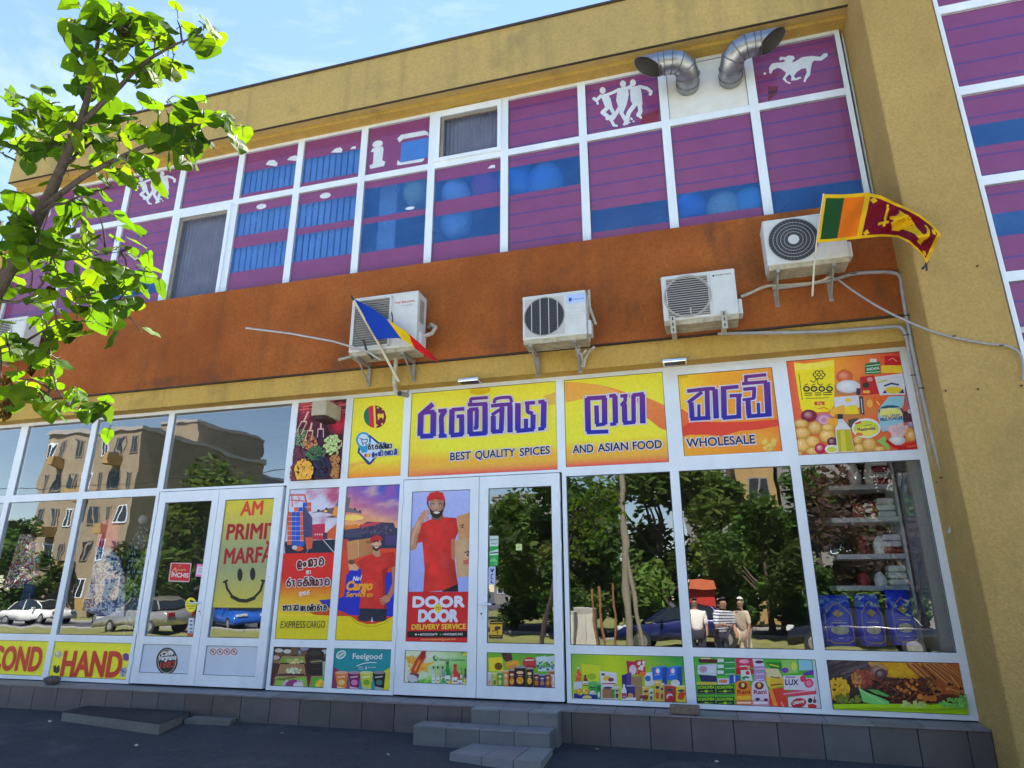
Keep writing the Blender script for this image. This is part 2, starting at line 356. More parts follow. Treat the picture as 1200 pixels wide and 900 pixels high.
# ================================================================== THE GROUND
def gz(x, y):
    return -.04*max(0, min(7, -y-.3)) - .005*max(-4, min(10, x+2))
ASPH = stucco('asphalt', (.056, .062, .078), (.076, .082, .100), (.125, .127, .135), .7, 1.6, False, seed=5, cracks=True)
mb = MB(); xs = [-900, -200, -60, -30]+[-20+i for i in range(0, 41)]+[30, 60, 200, 900]; ys = [900, 200, 40, 6, 0, -.3]+[-1.0-i*.75 for i in range(10)]+[-9, -12, -20, -60, -200, -900]
W_ = len(xs)
mb.add([(x, y, gz(x, y)+(.012*noise.noise((x*.8, y*.8, 0)) if -8 < y < 0 else 0)) for y in ys for x in xs],
       [(j*W_+i+1, j*W_+i, (j+1)*W_+i, (j+1)*W_+i+1)[::-1] for j in range(len(ys)-1) for i in range(W_-1)], 0, None, True)
tag(mb.build('ground', ASPH), kind='structure')
GZ = -.28
GRASSM = mat('dry_grass', (.17, .16, .05), .9, var=.35, scale=1.5, bump=.8, bscale=30, var2=(.075, .10, .025))
def sheet(name, x0, x1, y0, y1, z, m, kind='structure'):
    mb = MB(); n = 16
    mb.add([(x0+(x1-x0)*i/n, y0+(y1-y0)*j/n, z) for j in range(n+1) for i in range(n+1)], [(j*(n+1)+i, j*(n+1)+i+1, (j+1)*(n+1)+i+1, (j+1)*(n+1)+i) for j in range(n) for i in range(n)])
    return tag(mb.build(name, m), kind=kind)
sheet('grass_verge', -60, 60, -21.5, -12.2, GZ+.03, GRASSM, 'stuff')
sheet('lawn', -80, 80, -60, -28.5, GZ+.034, GRASSM, 'stuff')
KERB = mat('kerb_concrete', (.33, .32, .30), .9, var=.2, bump=.3)
for y in (-12.1, -21.7, -28.3):
    mb = MB()
    for i in range(60): mb.bbox(-60+i*2+.01, -58+i*2-.01, y-.09, y+.09, GZ-.05, GZ+.12, .015)
    tag(mb.build('kerb', KERB), kind='structure')

# ================================================================== THE BUILDING
BLD = thing('shop_building', 'two-storey yellow and orange commercial building with purple upper windows and a row of shopfronts', 'building', (-5, 2, 0))
LX = [-12.14, -10.655, -9.17, -7.693, -5.53, -4.647, -3.752, -1.613, -.255, 1.082, 2.42]
ZB, ZM0, ZM1, ZT, ZTOP = .345, .860, .952, 2.957, 4.205
UX = [-11.87, -10.67, -9.49, -8.307, -7.10, -5.936, -4.754, -3.555, -2.377, -1.185, -.012, 1.165, 2.354]
UZB, UZT, UZTOP = 5.95, 7.805, 8.82
PX = 2.42      # side face of the pilaster
mb = MB()
mb.box(-13.6, PX, -.26, .3, 4.505, 6.005)
mb.build('orange_spandrel_wall', ORG, BLD)
mb = MB(); mb.box(-13.6, PX, -.23, .3, 4.205, 4.503); mb.build('shopfront_lintel', YEL, BLD)
mb = MB(); mb.box(-12.0, PX, -.20, .3, 8.82, 9.2); mb.build('upper_lintel', YEL, BLD)
mb = MB(); mb.box(-12.03, PX, -.35, .5, 8.885, 9.82)
mb.box(-12.03, -11.6, .5, 12, 8.885, 9.82); mb.box(PX, 9, .5, .8, 8.885, 9.82); mb.build('roof_fascia', YELF, BLD)
mb = MB(); mb.box(-12.07, PX, -.385, .52, 9.822, 9.85); mb.build('roof_capping', mat('dark_sheet_capping', (.06, .045, .045), .5), BLD)
mb = MB(); mb.box(-12.0, 14, .32, 12, 8.85, 8.95); mb.build('roof_slab', YELF, BLD)
mb = MB(); mb.box(-12.0, -11.89, -.18, 12, 5.9, 8.88); mb.box(-13.6, -12.9, .35, 12, -.3, 4.5); mb.build('end_wall', YEL, BLD)
mb = MB(); mb.box(-13.6, 14, 12, 12.3, -.3, 9.8); mb.build('rear_wall', YEL, BLD)
DARKLINE = stucco('grime_and_shadow_line', (.05, .04, .03), (.09, .07, .05), (.02, .018, .015), .6, .5, False, seed=9)
mb = MB(); mb.box(-13.6, PX-.002, -.272, -.2, 4.487, 4.507); mb.box(-12.03, PX-.002, -.356, -.325, 8.874, 8.888); mb.build('grime_shadow_strip', DARKLINE, BLD)  # dark strips imitate the grime and shadow lines under band and fascia
# pilaster and the wing to its right
mb = MB(); mb.bbox(PX, 3.165, -.80, .5, -.4, 13.5, .02); mb.build('pilaster', YELP, BLD)
mb = MB(); mb.box(3.165, 9, -.72, .5, -.4, 3.25); mb.box(3.165, 9, -.72, .5, 9.75, 13.5); mb.build('wing_wall', YELP, BLD)
# plinth: clad with grey-brown tiles, low ledge on top
TILE = vcol('plinth_tile', .45, .4, .12, 5, .05)
GROUT = mat('grout', (.045, .043, .045), .9)
mb = MB(); mb.box(-13.6, PX-.002, -.285, .6, -.35, .31); mb.build('plinth', GROUT, BLD)
mb = MB(); x = -13.55; tr = random.Random(3)
while x < PX:
    x2 = min(x+.415, PX-.004); c = jit((.112, .100, .108), .16, tr)
    mb.bbox(x+.004, x2-.004, -.303, -.285, -.35, .315, .003, 0, c); x += .415
x = -13.5
while x < PX:
    x2 = min(x+.415, PX-.004); c = jit((.20, .19, .21), .12, tr); mb.add([(x+.003, -.32, .318), (x2-.003, -.32, .318), (x2-.003, .05, .334), (x+.003, .05, .334), (x+.003, -.32, .30), (x2-.003, -.32, .30)], [(0, 1, 2, 3), (4, 5, 1, 0)], 0, c); x += .415
mb.build('tile_cladding', TILE, BLD)

def window(name, x0, x1, z0, z1, l, r, b, t, y=0.0, pane=True, fill=None, tilt=0, gm=None, parent=None, fm=None):
    """one window light: mitred frame, black gasket line, pane"""
    parent = parent or BLD
    mb = MB(); yf, yb = y-.022, y+.05
    o = [(x0, z0), (x1, z0), (x1, z1), (x0, z1)]; i = [(x0+l, z0+b), (x1-r, z0+b), (x1-r, z1-t), (x0+l, z1-t)]
    i2 = [(i[0][0]+.006, i[0][1]+.006), (i[1][0]-.006, i[1][1]+.006), (i[2][0]-.006, i[2][1]-.006), (i[3][0]+.006, i[3][1]-.006)]
    vs = [(a, yf, c) for a, c in o]+[(a, yf, c) for a, c in i]+[(a, y-.004, c) for a, c in i]+[(a, yb, c) for a, c in o]+[(a, yb, c) for a, c in i]+[(a, y-.004, c) for a, c in i2]
    fs = []
    for k in range(4):
        n = (k+1) % 4; fs += [(k, n, 4+n, 4+k), (4+k, 4+n, 8+n, 8+k), (n, k, 12+k, 12+n), (12+k, 16+k, 16+n, 12+n), (8+k, 8+n, 16+n, 16+k)]
    mb.add(vs, fs, 0)
    mb.add(vs, [(8+k, 8+(k+1) % 4, 20+(k+1) % 4, 20+k) for k in range(4)], 1)
    f = mb.build(name, [fm or PVC, GASK], parent)
    rc = (i2[0][0], i2[1][0], i2[0][1], i2[2][1])
    if pane:
        mb = MB(); t_ = rnd.uniform(-1, 1)*.0025 if not tilt else tilt; t2 = rnd.uniform(-1, 1)*.0018
        q = [(rc[0], rc[2]), (rc[1], rc[2]), (rc[1], rc[3]), (rc[0], rc[3])]; cx, cz = (rc[0]+rc[1])/2, (rc[2]+rc[3])/2
        mb.add([(a, y+.004+(a-cx)*t_+(c-cz)*t2, c) for a, c in q], [(0, 1, 2, 3)]); mb.build('pane', gm or GLASS, f)
    elif fill:
        mb = MB(); mb.box(rc[0], rc[1], y-.002, y+.03, rc[2], rc[3]); mb.build('infill_panel', fill, f)
    return f, rc
h, v = .052, .056
CELL = {}
for k in range(10):
    x0, x1 = LX[k], LX[k+1]; l = h; r = h
    if k == 9: r = .075
    if k in (3, 6): continue
    glassy = k in (0, 1, 2); top_p = glassy; mid_p = k in (0, 1, 2, 7, 8, 9)
    mo = h*.25
    if k == 8:       # this sign sits in an opening sash of its own
        f, CELL[k, 't'] = window('window', x0, x1, ZT, ZTOP, l+.075, r+.06, v+.06, .05+.06, pane=False, fill=PVCP)
    elif k == 1:
        f, CELL[k, 't'] = window('window', x0, x1, ZT, ZTOP, l+.05, r, v, .05, pane=True)
    else: f, CELL[k, 't'] = window('window', x0, x1, ZT, ZTOP, l, r, v, .05, pane=top_p, fill=None if top_p else PVCP)
    f, CELL[k, 'm'] = window('window', x0, x1, (ZM0+ZM1)/2, ZT, l, r, .046, v, pane=mid_p, fill=None if mid_p else PVCP)
    f, CELL[k, 'b'] = window('window', x0, x1, ZB, (ZM0+ZM1)/2, l, r, .048, .046, pane=False, fill=PVCP)
for k in (3, 6):
    f, CELL[k, 't'] = window('window', LX[k], LX[k+1], ZT, ZTOP, h, h, v*.6, .05, pane=(k == 3), fill=PVCP)
# doors: two double doors, each leaf a part with pane, lower panel, hinges and handle
def leaf(x0, x1, gx0, gx1, key, pane, hx, hinge_side):
    z0, z1 = ZB+.012, ZT-.012
    f, rc = window('door', x0, x1, .905, z1, gx0-x0, x1-gx1, .05, z1-2.79, y=-.012, pane=pane, fill=PVCP); CELL[key, 'm'] = rc
    mb = MB()
    f2, rc2 = window('door_panel_frame', x0, x1, z0, .905, gx0-x0, x1-gx1, .135, .05, y=-.012, pane=False, fill=PVCP, parent=f); CELL[key, 'b'] = rc2
    for zz in (.62, 1.05, 2.05, 2.66):
        hb = MB(); hb.tube([(hinge_side, -.045, zz-.06), (hinge_side, -.045, zz+.06)], .011); hb.build('hinge', PVC, f)
    if hx is not None:
        hb = MB(); xx, dx = hx; zz = 1.395
        hb.bbox(xx-.018, xx+.018, -.044, -.032, zz-.16, zz+.05, .005); hb.tube([(xx, -.04, zz), (xx, -.085, zz), (xx+dx*.03, -.09, zz), (xx+dx*.14, -.088, zz-.004)], .011)
        hb.build('handle', PVC, f); kb = MB(); kb.disc((xx, zz-.11), .012, -.0455, 12); kb.build('keyhole', DARK, f)
    return f
xd = -6.622; leaf(LX[3]+.03, xd-.004, -7.545, -6.735, 'C', True, (xd-.06, -1), LX[3]+.03)
leaf(xd+.004, LX[4]-.045, -6.505, -5.70, 'D', True, None, LX[4]-.045)
xh = -2.69; leaf(LX[6]+.012, xh-.004, -3.617, -2.808, 'G', False, None, LX[6]+.016)
leaf(xh+.004, LX[7]-.03, -2.565, -1.748, 'H', True, (xh+.055, 1), LX[7]-.03)
# ---- upper windows
BLUE = None
def bluefilm():
    m = bpy.data.materials.new('translucent_blue_film'); m.use_nodes = True; n = m.node_tree; n.nodes.clear(); N = n.nodes.new; l = n.links.new
    o = N('ShaderNodeOutputMaterial'); a = N('ShaderNodeMixShader'); t = N('ShaderNodeBsdfTransparent'); d = N('ShaderNodeBsdfDiffuse')
    t.inputs[0].default_value = (.50, .70, 1, 1); z = N('ShaderNodeTexNoise'); z.inputs['Scale'].default_value = 2.5; z.inputs['Detail'].default_value = 5
    g = N('ShaderNodeNewGeometry'); l(g.outputs['Position'], z.inputs[0]); r = N('ShaderNodeValToRGB'); r.color_ramp.elements[0].position = .35; r.color_ramp.elements[1].position = .7
    r.color_ramp.elements[0].color = (.02, .14, .52, 1); r.color_ramp.elements[1].color = (.05, .22, .66, 1); l(z.outputs[0], r.inputs[0]); l(r.outputs[0], d.inputs[0])
    a.inputs[0].default_value = .46; l(t.outputs[0], a.inputs[1]); l(d.outputs[0], a.inputs[2]); l(a.outputs[0], o.inputs[0]); return m
BLUE = bluefilm()
PURP = (.225, .046, .175); STRIPE = (.105, .042, .22); WHITE = (.70, .76, .82)
def zrow(xc, py):                      # height of a survey row on the pane's centre line
    a, b = 0, 1200
    for _ in range(40):
        c = (a+b)/2
        if P(c, py).x < xc: a = c
        else: b = c
    return P(a, py).z
def film(f, rc, bands, xc=None, phase=0, stripes=True, art=None, step=.232, y=.012):
    """printed film inside the pane: purple with thin blue lines; bands = clear blue bands [(z0,z1)]"""
    bands = sorted(bands); A = Art(rc, y); x0, x1, z0, z1 = rc; z = z0
    edges = []
    for a, b in bands+[(z1, z1)]:
        if a > z: edges.append((z, a))
        z = max(z, b)
    for a, b in edges:
        A.grid(lambda u, v: mixc(PURP, (.255, .05, .16), noise.noise((x0+u*3, a+v*2, 3))+.3), 6, 4, (x0, x1, a, b))
    if stripes:
        zz = math.ceil((z0-phase)/step)*step+phase
        while zz < z1:
            if any(a <= zz <= b-.04 for a, b in edges): A.up(); A.raw([(x0, zz), (x1, zz), (x1, zz+.026), (x0, zz+.026)], STRIPE)
            zz += step
    if art: art(A)
    A.build('window_film', f, FILM)
    if bands:
        mb = MB()
        for a, b in bands: mb.add([(x0, y+.001, a), (x1, y+.001, a), (x1, y+.001, b), (x0, y+.001, b)], [(0, 1, 2, 3)])
        mb.build('blue_film', BLUE, f)
def fb(xc, *rows): return [(zrow(xc, b), zrow(xc, a)) for a, b in rows]
def runners(A, k=1, dx=0, dy=0):      # three footballers in white, limb by limb
    T = lambda q: [(dx+(x-380)*k, dy+(y_-375)*k) for x, y_ in q]
    L2 = lambda q, w: A.line(T(q), w*k, WHITE)
    for hx, hy in ((425, 424), (520, 393), (567, 388)): c = T([(hx, hy)])[0]; A.ell(c[0], c[1], 14*k, 16*k, WHITE)
    for q in ([(413,445),(445,438),(462,462),(472,505),(440,515),(428,480)], [(497,414),(540,404),(548,440),(538,490),(500,508),(488,470),(492,440)], [(552,408),(600,400),(608,440),(612,490),(570,500),(556,470)]): A.poly(T(q), WHITE)
    L2([(416,450),(396,470),(384,462)], 15); L2([(396,470),(402,486)], 11); L2([(445,445),(478,432),(500,420)], 14); L2([(500,420),(470,436)], 12); L2([(545,412),(556,405)], 16); L2([(598,406),(632,414),(652,430),(648,442)], 15)
    L2([(448,505),(424,528),(450,546)], 19); L2([(450,546),(466,566),(478,588)], 14); L2([(462,505),(482,540),(446,556)], 17); L2([(478,588),(492,590)], 10)
    L2([(508,500),(490,530),(472,556)], 18); L2([(528,492),(512,530),(540,576)], 17); L2([(540,580),(524,584)], 10); L2([(572,496),(548,528),(534,574)], 20); L2([(598,492),(602,524),(592,540)], 20); L2([(592,540),(604,552)], 12)
    for c in ((550,575),(562,560),(570,570),(558,555),(548,563)): c = T([c])[0]; A.ell(c[0], c[1], 5*k, 4*k, WHITE)
def foot(A):
    A.view(600, 0, 4); A.poly([(610,540),(685,515),(687,570),(600,582)], (.22, .012, .02)); runners(A, 1, 380, 375)
def foot2(A):
    A.view(0, 150, 4); runners(A, .70, 630, 205)
HORSE = [(5,318),(18,298),(40,294),(70,292),(82,284),(70,278),(58,284),(52,278),(58,266),(82,268),(95,260),(118,262),(126,272),(118,282),(112,292),(128,288),(160,268),(205,262),(246,266),(262,250),(280,250),(278,264),(250,284),(214,284),(206,296),(200,325),(198,350),(182,370),(174,385),(166,384),(172,360),(182,340),(178,320),(158,322),(134,338),(122,356),(128,368),(150,360),(158,366),(132,376),(108,378),(110,358),(100,348),(82,366),(88,380),(108,388),(102,394),(84,386),(68,370),(80,352),(84,340),(60,322),(44,318),(24,328),(14,346),(6,342)]
def horse(A):
    A.view(900, 0, 4); A.poly(HORSE, WHITE); A.poly([(0,405),(50,402),(40,440),(0,476)], (.16, .012, .02)); A.poly([(0,430),(46,420),(42,432),(0,442)], (.05, .005, .02)); A.ell(-15, 345, 6, 6, WHITE)
def horse2(A):
    A.view(0, 225, 4); k = .62
    A.poly([(200+(x-140)*k*1.0, 85+(y_-320)*k*1.05) for x, y_ in HORSE], WHITE)
    for r_ in (62, 105, 150, 192): A.line([(112, r_), (142, r_-5)], 10, WHITE, False)
def letters(A):   # the letters of the upper sign, cut across panes
    A.view(300, 0, 4)
    for q in ([(45,772),(60,752),(85,750),(102,765),(96,780)], [(145,750),(160,735),(185,728),(200,738),(196,755)],
              [(350,715),(372,696),(395,690),(405,700),(402,715)], [(440,700),(452,688),(468,685),(468,697)],
              [(1085,790),(1100,775),(1120,772),(1120,787)], [(1186,775),(1186,757),(1200,752),(1225,745),(1240,752),(1232,765)]):
        A.poly(q, WHITE)
    A.line([(0,690),(200,664)], 3, (.10,.05,.2), False)
    A.ell(570, 675, 25, 16, WHITE, rot=-.3); A.poly([(537,712),(548,694),(594,686),(598,700),(592,752),(606,758),(600,778),(536,792),(532,776),(548,768),(552,712)], WHITE)
    A.poly([(662,650),(680,632),(790,612),(806,620),(810,640),(800,632),(690,652),(672,668)], WHITE); A.poly([(660,772),(664,750),(672,758),(778,738),(790,745),(780,758),(670,775)], WHITE)
    A.view(300, 225, 4); A.ell(25, 68, 24, 12, WHITE, rot=-.2); A.ell(325, 17, 26, 13, WHITE, rot=-.2); A.ell(722, 76, 22, 7, WHITE, rot=-.15)
    A.view(150, 0, 4)
for k in range(12):
    x0, x1 = UX[k], UX[k+1]; l = r = .058
    if k == 11: r = .06
    xc = (x0+x1)/2
    for row in ('b', 't'):
        z0, z1 = (UZB, UZT) if row == 'b' else (UZT, UZTOP)
        if (k, row) == (10, 't'):
            f, rc = window('window', x0, x1, z0, z1, l, r, v, .05, pane=False, fill=mat('white_duct_panel', (.72, .72, .70), .5, var=.06)); CELL['duct'] = rc; continue
        vent = (k, row) in ((7, 't'), (3, 'b'))
        f, rc = window('window', x0, x1, z0, z1, l, r, v, .05, gm=UGLASS, pane=not vent)
        if vent:      # opening sash with insect net and a dark room behind
            x0b, x1b, z0b, z1b = rc
            sf, rcs = window('opening_sash', x0b-.02, x1b+.02, z0b-.015, z1b+.02, .09, .06, .06, .11, y=-.035, gm=UGLASS, parent=f, fm=PVC)
            a0, a1, b0, b1 = rcs; mb = MB(); mb.box(a0, a0+.05, -.03, .0, b0, b1); mb.box(a0+.05, a1, -.03, .0, b1-.05, b1); mb.build('sash_lining', BRNF, f)
            nm = mat('grey_insect_net', (.14, .15, .22), .8, var=.2, scale=3); mb = MB(); nfold = 14
            w = (a1-a0)/nfold
            for i in range(nfold*2+1): pass
            vs = []
            for i in range(nfold*2+1):
                xx = a0+(a1-a0)*i/(nfold*2); yy = .06+(.02 if i % 2 else 0); vs += [(xx, yy, b0), (xx, yy, b1)]
            mb.add(vs, [(2*i, 2*i+2, 2*i+3, 2*i+1) for i in range(nfold*2)]); mb.build('pleated_net', nm, f); continue
        bands = []; art = None
        if row == 'b':
            rows = {4: [(245,272),(286,315)], 5: [(234,262),(270,302)], 6: [(215,250),(257,291)], 7: [(206,230),(247,279)], 8: [(189,222)], 9: [(240,266)], 10: [(220,249)], 11: [(217,247)], 2: [(331,346)]}.get(k, [])
            bands = fb(xc, *rows)
            if k in (4, 5):
                art = letters
        else:
            art = {9: foot, 11: horse, 2: foot2, 0: horse2, 1: None, 4: letters, 5: letters, 6: letters}.get(k)
            rows = {4: [(196,222)], 5: [(180,208)]}.get(k, []); bands = fb(xc, *rows)
            if k == 6: bands = []
        if k in (7, 6) and row == 'b': art = letters
        film(f, rc, bands, phase=.03*k, art=art, stripes=k not in (4, 5, 6, 7) or row == 't' and k not in (4, 5, 6))
        if (k, row) == (6, 't'):
            q = rect((470,167), (502,161), (503,184), (469,190)); mb = MB(); mb.bbox(q[0], q[1], .004, .0105, q[2], q[3], .003, 0, (.05, .2, .62)); mb.build('blue_counter', FILM, f)
# windows of the right wing, flush with the pilaster
wy = -.735; wx0 = 3.19
wz = [P(1122, 3, wy).z, P(1122, 108.5, wy).z, P(1150, 213, wy).z, P(1180, 325, wy).z, 3.27]
wz = [9.7]+wz; wz[1] = P(1110, 12, wy).z; wz[2] = P(1122, 108.5, wy).z
wz = [9.7, P(1110,12,wy).z, P(1122,108.5,wy).z, P(1150,213,wy).z, P(1180,325,wy).z, 3.27]
for j in range(5):
    for i in range(4):
        f, rc = window('window', wx0+i*1.35, wx0+(i+1)*1.35, wz[j+1], wz[j], .045 if i == 0 else .06, .06, .055, .055, y=wy, gm=UGLASS)
        bl = {2: [(145,171)], 3: [(252,279)]}.get(j, [])
        bb = [(P(1150, b, wy).z, P(1150, a, wy).z) for a, b in bl]
        def deco(A, j=j):
            if j == 4:
                A.uv(); A.box(0, .0, 1, .55, (.16, .02, .03)); A.box(0, .55, 1, .60, (.6, .58, .55)); A.box(0, .30, 1, .34, (.6, .58, .55))
                for q in range(12): A.box(.08*q+.03, .34, .08*q+.05, .55, (.55, .5, .5))
        film(f, rc, bb, phase=.08, art=deco if j == 4 else None, y=wy+.012, step=.25)
# ---- rooms behind the glass
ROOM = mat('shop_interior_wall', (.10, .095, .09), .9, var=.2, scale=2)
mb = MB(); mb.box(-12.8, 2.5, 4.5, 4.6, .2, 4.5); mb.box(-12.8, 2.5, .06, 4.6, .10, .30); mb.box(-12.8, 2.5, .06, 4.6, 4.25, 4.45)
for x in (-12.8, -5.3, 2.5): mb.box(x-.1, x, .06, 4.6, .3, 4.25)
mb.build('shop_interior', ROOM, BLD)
mb = MB(); mb.box(-11.85, 2.5, 3.0, 3.1, 5.8, 9.0); mb.box(-11.85, 2.5, .06, 3.1, 5.75, 5.9); mb.box(-11.85, 2.5, .06, 3.1, 8.84, 9.0)
mb.box(2.4, 2.5, .06, 3, 5.9, 8.84); mb.box(3.2, 9, .2, .3, 3.2, 9.9); mb.build('upper_interior', mat('pale_upper_room', (.72, .75, .78), .9), BLD)
# ================================================================== FIXTURES ON THE FACADE
def stand_bracket(x, y0, y1, z, par, name='bracket', m=None, drop=.26, lean=0):
    mb = MB(); mb.box(x-.02, x+.02, y0, y1, z-.035, z); mb.box(x-.024, x+.024, y1-.012, y1, z-drop, z+.02)
    mb.tube([(x, y0+.06, z-.03), (x, y1-.01, z-drop+.03)], .012); mb.build(name, m or GREYM, par)
def ac_unit(label, x0, x1, z0, z1, kind, brand, bcol, y=-.66, depth=.30):
    t = thing('air_conditioner', label, 'air conditioner', ((x0+x1)/2, y+depth/2, z0), 'outdoor air conditioner units')
    W, H = x1-x0, z1-z0
    mb = MB(); mb.bbox(x0, x1, y, y+depth, z0+.012, z1, .015); mb.box(x0-.006, x1+.006, y-.004, y+depth+.004, z1-.03, z1-.026)
    mb.build('casing', ACW, t)
    mb = MB(); mb.box(x0+.01, x1-.01, y+.012, y+depth-.012, z0-.045, z0+.011); mb.build('base_tray', ACD, t)
    cx, cz, r = x0+W*.355, z0+H*.5, min(H*.42, W*.31)
    g = MB(); back = MB(); LG = (.60, .61, .60)
    if kind == 'louvre':
        a0, a1, b0, b1 = x0+.05, x0+W*.60, z0+.06, z1-.05
        back.box(a0, a1, y-.004, y-.002, b0, b1, 0, (.16, .155, .15)); back.ring((cx, cz), r*.95, r*.9, y-.0045, 32, 0, (.06, .06, .06))
        n = 20
        for i in range(n): z = b0+(b1-b0)*(i+.5)/n; g.box(a0, a1, y-.016, y-.005, z-.004, z+.004, 0, (.33, .32, .30))
        for x in (a0, a1): g.box(x-.012, x+.012, y-.02, y, b0-.01, b1+.01, 0, LG)
        for z in (b0, b1): g.box(a0-.012, a1+.012, y-.019, y, z-.01, z+.01, 0, LG)
    elif kind == 'bars':
        g.box(x0+.035, x0+W*.66, y-.006, y+.001, z0+.045, z1-.05, 0, (.50, .50, .48))
        back.disc((cx-.005, cz), r, y-.0065, 40, 0, (.035, .035, .045))
        for i in range(26): z = cz-r+2*r*(i+.5)/26; w = math.sqrt(max(0, r*r-(z-cz)**2)); back.box(cx-w, cx+w, y-.0085, y-.007, z-.002, z+.002, 0, (.08, .08, .09))
        g.ring((cx-.005, cz), r*1.0, r*1.05, y-.0092, 40, 0, (.36, .35, .33))
        for i in range(-2, 2): x = cx+r*(i+.5)*.44; w = math.sqrt(r*r-(x-cx)**2); g.box(x-.005, x+.005, y-.014, y-.009, cz-w, cz+w, 0, (.5, .5, .5))
    elif kind == 'square':
        a0, a1, b0, b1 = x0+.055, x0+W*.635, z0+.045, z1-.05
        back.bbox(a0, a1, y-.004, y-.001, b0, b1, .0014, 0, (.17, .16, .15)); back.disc((cx-.01, cz), r, y-.0048, 40, 0, (.05, .05, .065))
        for i in range(17): z = b0+(b1-b0)*(i+.5)/17; g.box(a0, a1, y-.013, y-.006, z-.0035, z+.0035, 0, (.45, .44, .41))
        g.ring((cx-.01, cz), r, r*1.09, y-.014, 40, 0, (.36, .345, .31))
        for x in (a0, a1): g.box(x-.006, x+.006, y-.013, y, b0, b1, 0, LG)
        g.box(a0+W*.30, a0+W*.315, y-.016, y-.012, b0+.02, b0+.10, 0, (.5, .5, .48))
    else:            # rings
        r = H*.455; cx = x0+W*.36
        back.disc((cx, cz), r, y-.004, 48, 0, (.045, .045, .055)); g.ring((cx, cz), r*.985, r*1.03, y-.012, 48, 0, (.5, .5, .5))
        for q in (.36, .5, .65, .8): g.ring((cx, cz), r*q, r*(q+.022), y-.011, 40, 0, (.42, .42, .43))
        g.disc((cx, cz), r*.22, y-.014, 24, 0, (.62, .63, .64))
        for i in range(40): w = 2*math.pi*i/40; g.tube([(cx+math.cos(w)*r*.22, y-.008, cz+math.sin(w)*r*.22), (cx+math.cos(w+.25)*r, y-.008, cz+math.sin(w+.25)*r)], .0016, 4, 0, (.18, .18, .19), False)
        g.bbox(x0+W*.72, x1-.03, y-.008, y, z0+.04, z1-.16, .003, 0, LG)
    bk = back.build('fan_recess', PRINT, t); g.build('grille', PRINT, t)
    if brand:
        A = Art((x0, x1, z0, z1), y-.003); bx = {'louvre': (.66, .955, .80), 'bars': (.75, .975, .78), 'square': (.70, .955, .865)}[kind]
        A.uv()
        if kind == 'bars':
            A.box(.70, .72, .99, .93, (.42, .56, .86)); A.box(.74, .77, .785, .85, (.03, .05, .3)); A.box(.755, .80, .775, .84, (.05, .12, .5)); A.text(brand, (.80, .79), (.975, .79), .04, bcol)
            for i in range(5): A.box(.74, .60-i*.075, .97, .606-i*.075, (.5, .52, .52))
        elif kind == 'louvre':
            A.text(brand, (bx[0], bx[2]), (bx[1], bx[2]), .04, bcol, .01); A.text('inverter', (.77, .74), (.93, .74), .022, (.2, .2, .25))
            A.box(.635, .03, .638, .97, (.35, .36, .36))
        else: A.ell(.715, .875, .014, .02, (.03, .03, .06)); A.text(brand, (.735, bx[2]), (bx[1], bx[2]), .035, bcol, .012); A.line([(.665,.95),(.665,.06)], .003, (.45,.46,.46), False); A.line([(.965,.9),(.965,.1)], .003, (.45,.46,.46), False)
        A.build('badge', t)
    # side service cover and pipe stub
    mb = MB(); mb.bbox(x1, x1+.05, y+.05, y+.22, z0+.03, z0+.22, .015); mb.build('valve_cover', ACW, t)
    if kind == 'louvre':
        mb = MB(); mb.tube([(x1+.03, y+.16, z0+.2), (x1+.13, y+.2, z0+.24), (x1+.15, y+.28, z0+.36), (x1+.06, y+.34, z0+.44), (x1, y+.395, z0+.42)], .028, 10); mb.build('hose', PIPEW, t)
        mb = MB(); mb.bbox(x1, x1+.006, y+.07, y+.2, z0+.38, z1-.1, .002); mb.box(x1+.006, x1+.012, y+.09, y+.18, z0+.42, z0+.56); mb.build('side_grille', GREYM, t)
    for xx in (x0+W*.12, x1-W*.2):
        if kind == 'square':
            m2 = mat('pale_slotted_bracket', (.46, .43, .35), .6, var=.2); mb = MB(); zz = z0-.05
            mb.box(xx-.03, xx+.03, y-.03, y-.022, z0-.16, z0+.055); mb.box(xx-.03, xx+.03, y-.022, -.255, z0-.085, z0-.05)
            b = mb.build('bracket', m2, t); mb = MB()
            for q in (.02, -.05, -.12): mb.box(xx-.007, xx+.007, y-.0325, y-.0305, z0+q-.02, z0+q+.02)
            mb.build('slot', DARK, b)
        else: stand_bracket(xx, y+.01, -.255, z0-.045, t, drop=.3)
    return t
ac_unit('large white air conditioner with louvred grille behind the blue yellow red flag', -4.356, -3.375, 4.575, 5.38, 'louvre', 'Fuji Electric', (.55, .03, .04))
ac_unit('small white air conditioner with round fan behind four upright bars', -1.94, -1.137, 4.492, 5.095, 'bars', 'clima', (.05, .08, .4))
ac_unit('white air conditioner with square wire grille on slotted brackets', -.223, .618, 4.548, 5.14, 'square', 'VORTEX', (.05, .05, .12))
ac_unit('white air conditioner with ringed round fan beside the lion flag', .985, 1.85, 5.10, 5.70, 'rings', None, None)
q = rect((-40, 380), (24, 371), (28, 424), (-40, 434), y=-.66)
ac_unit('white air conditioner partly hidden behind the tree leaves', q[1]-.80, q[1], q[3]-.6, q[3], 'square', 'VORTEX', (.05, .05, .12))
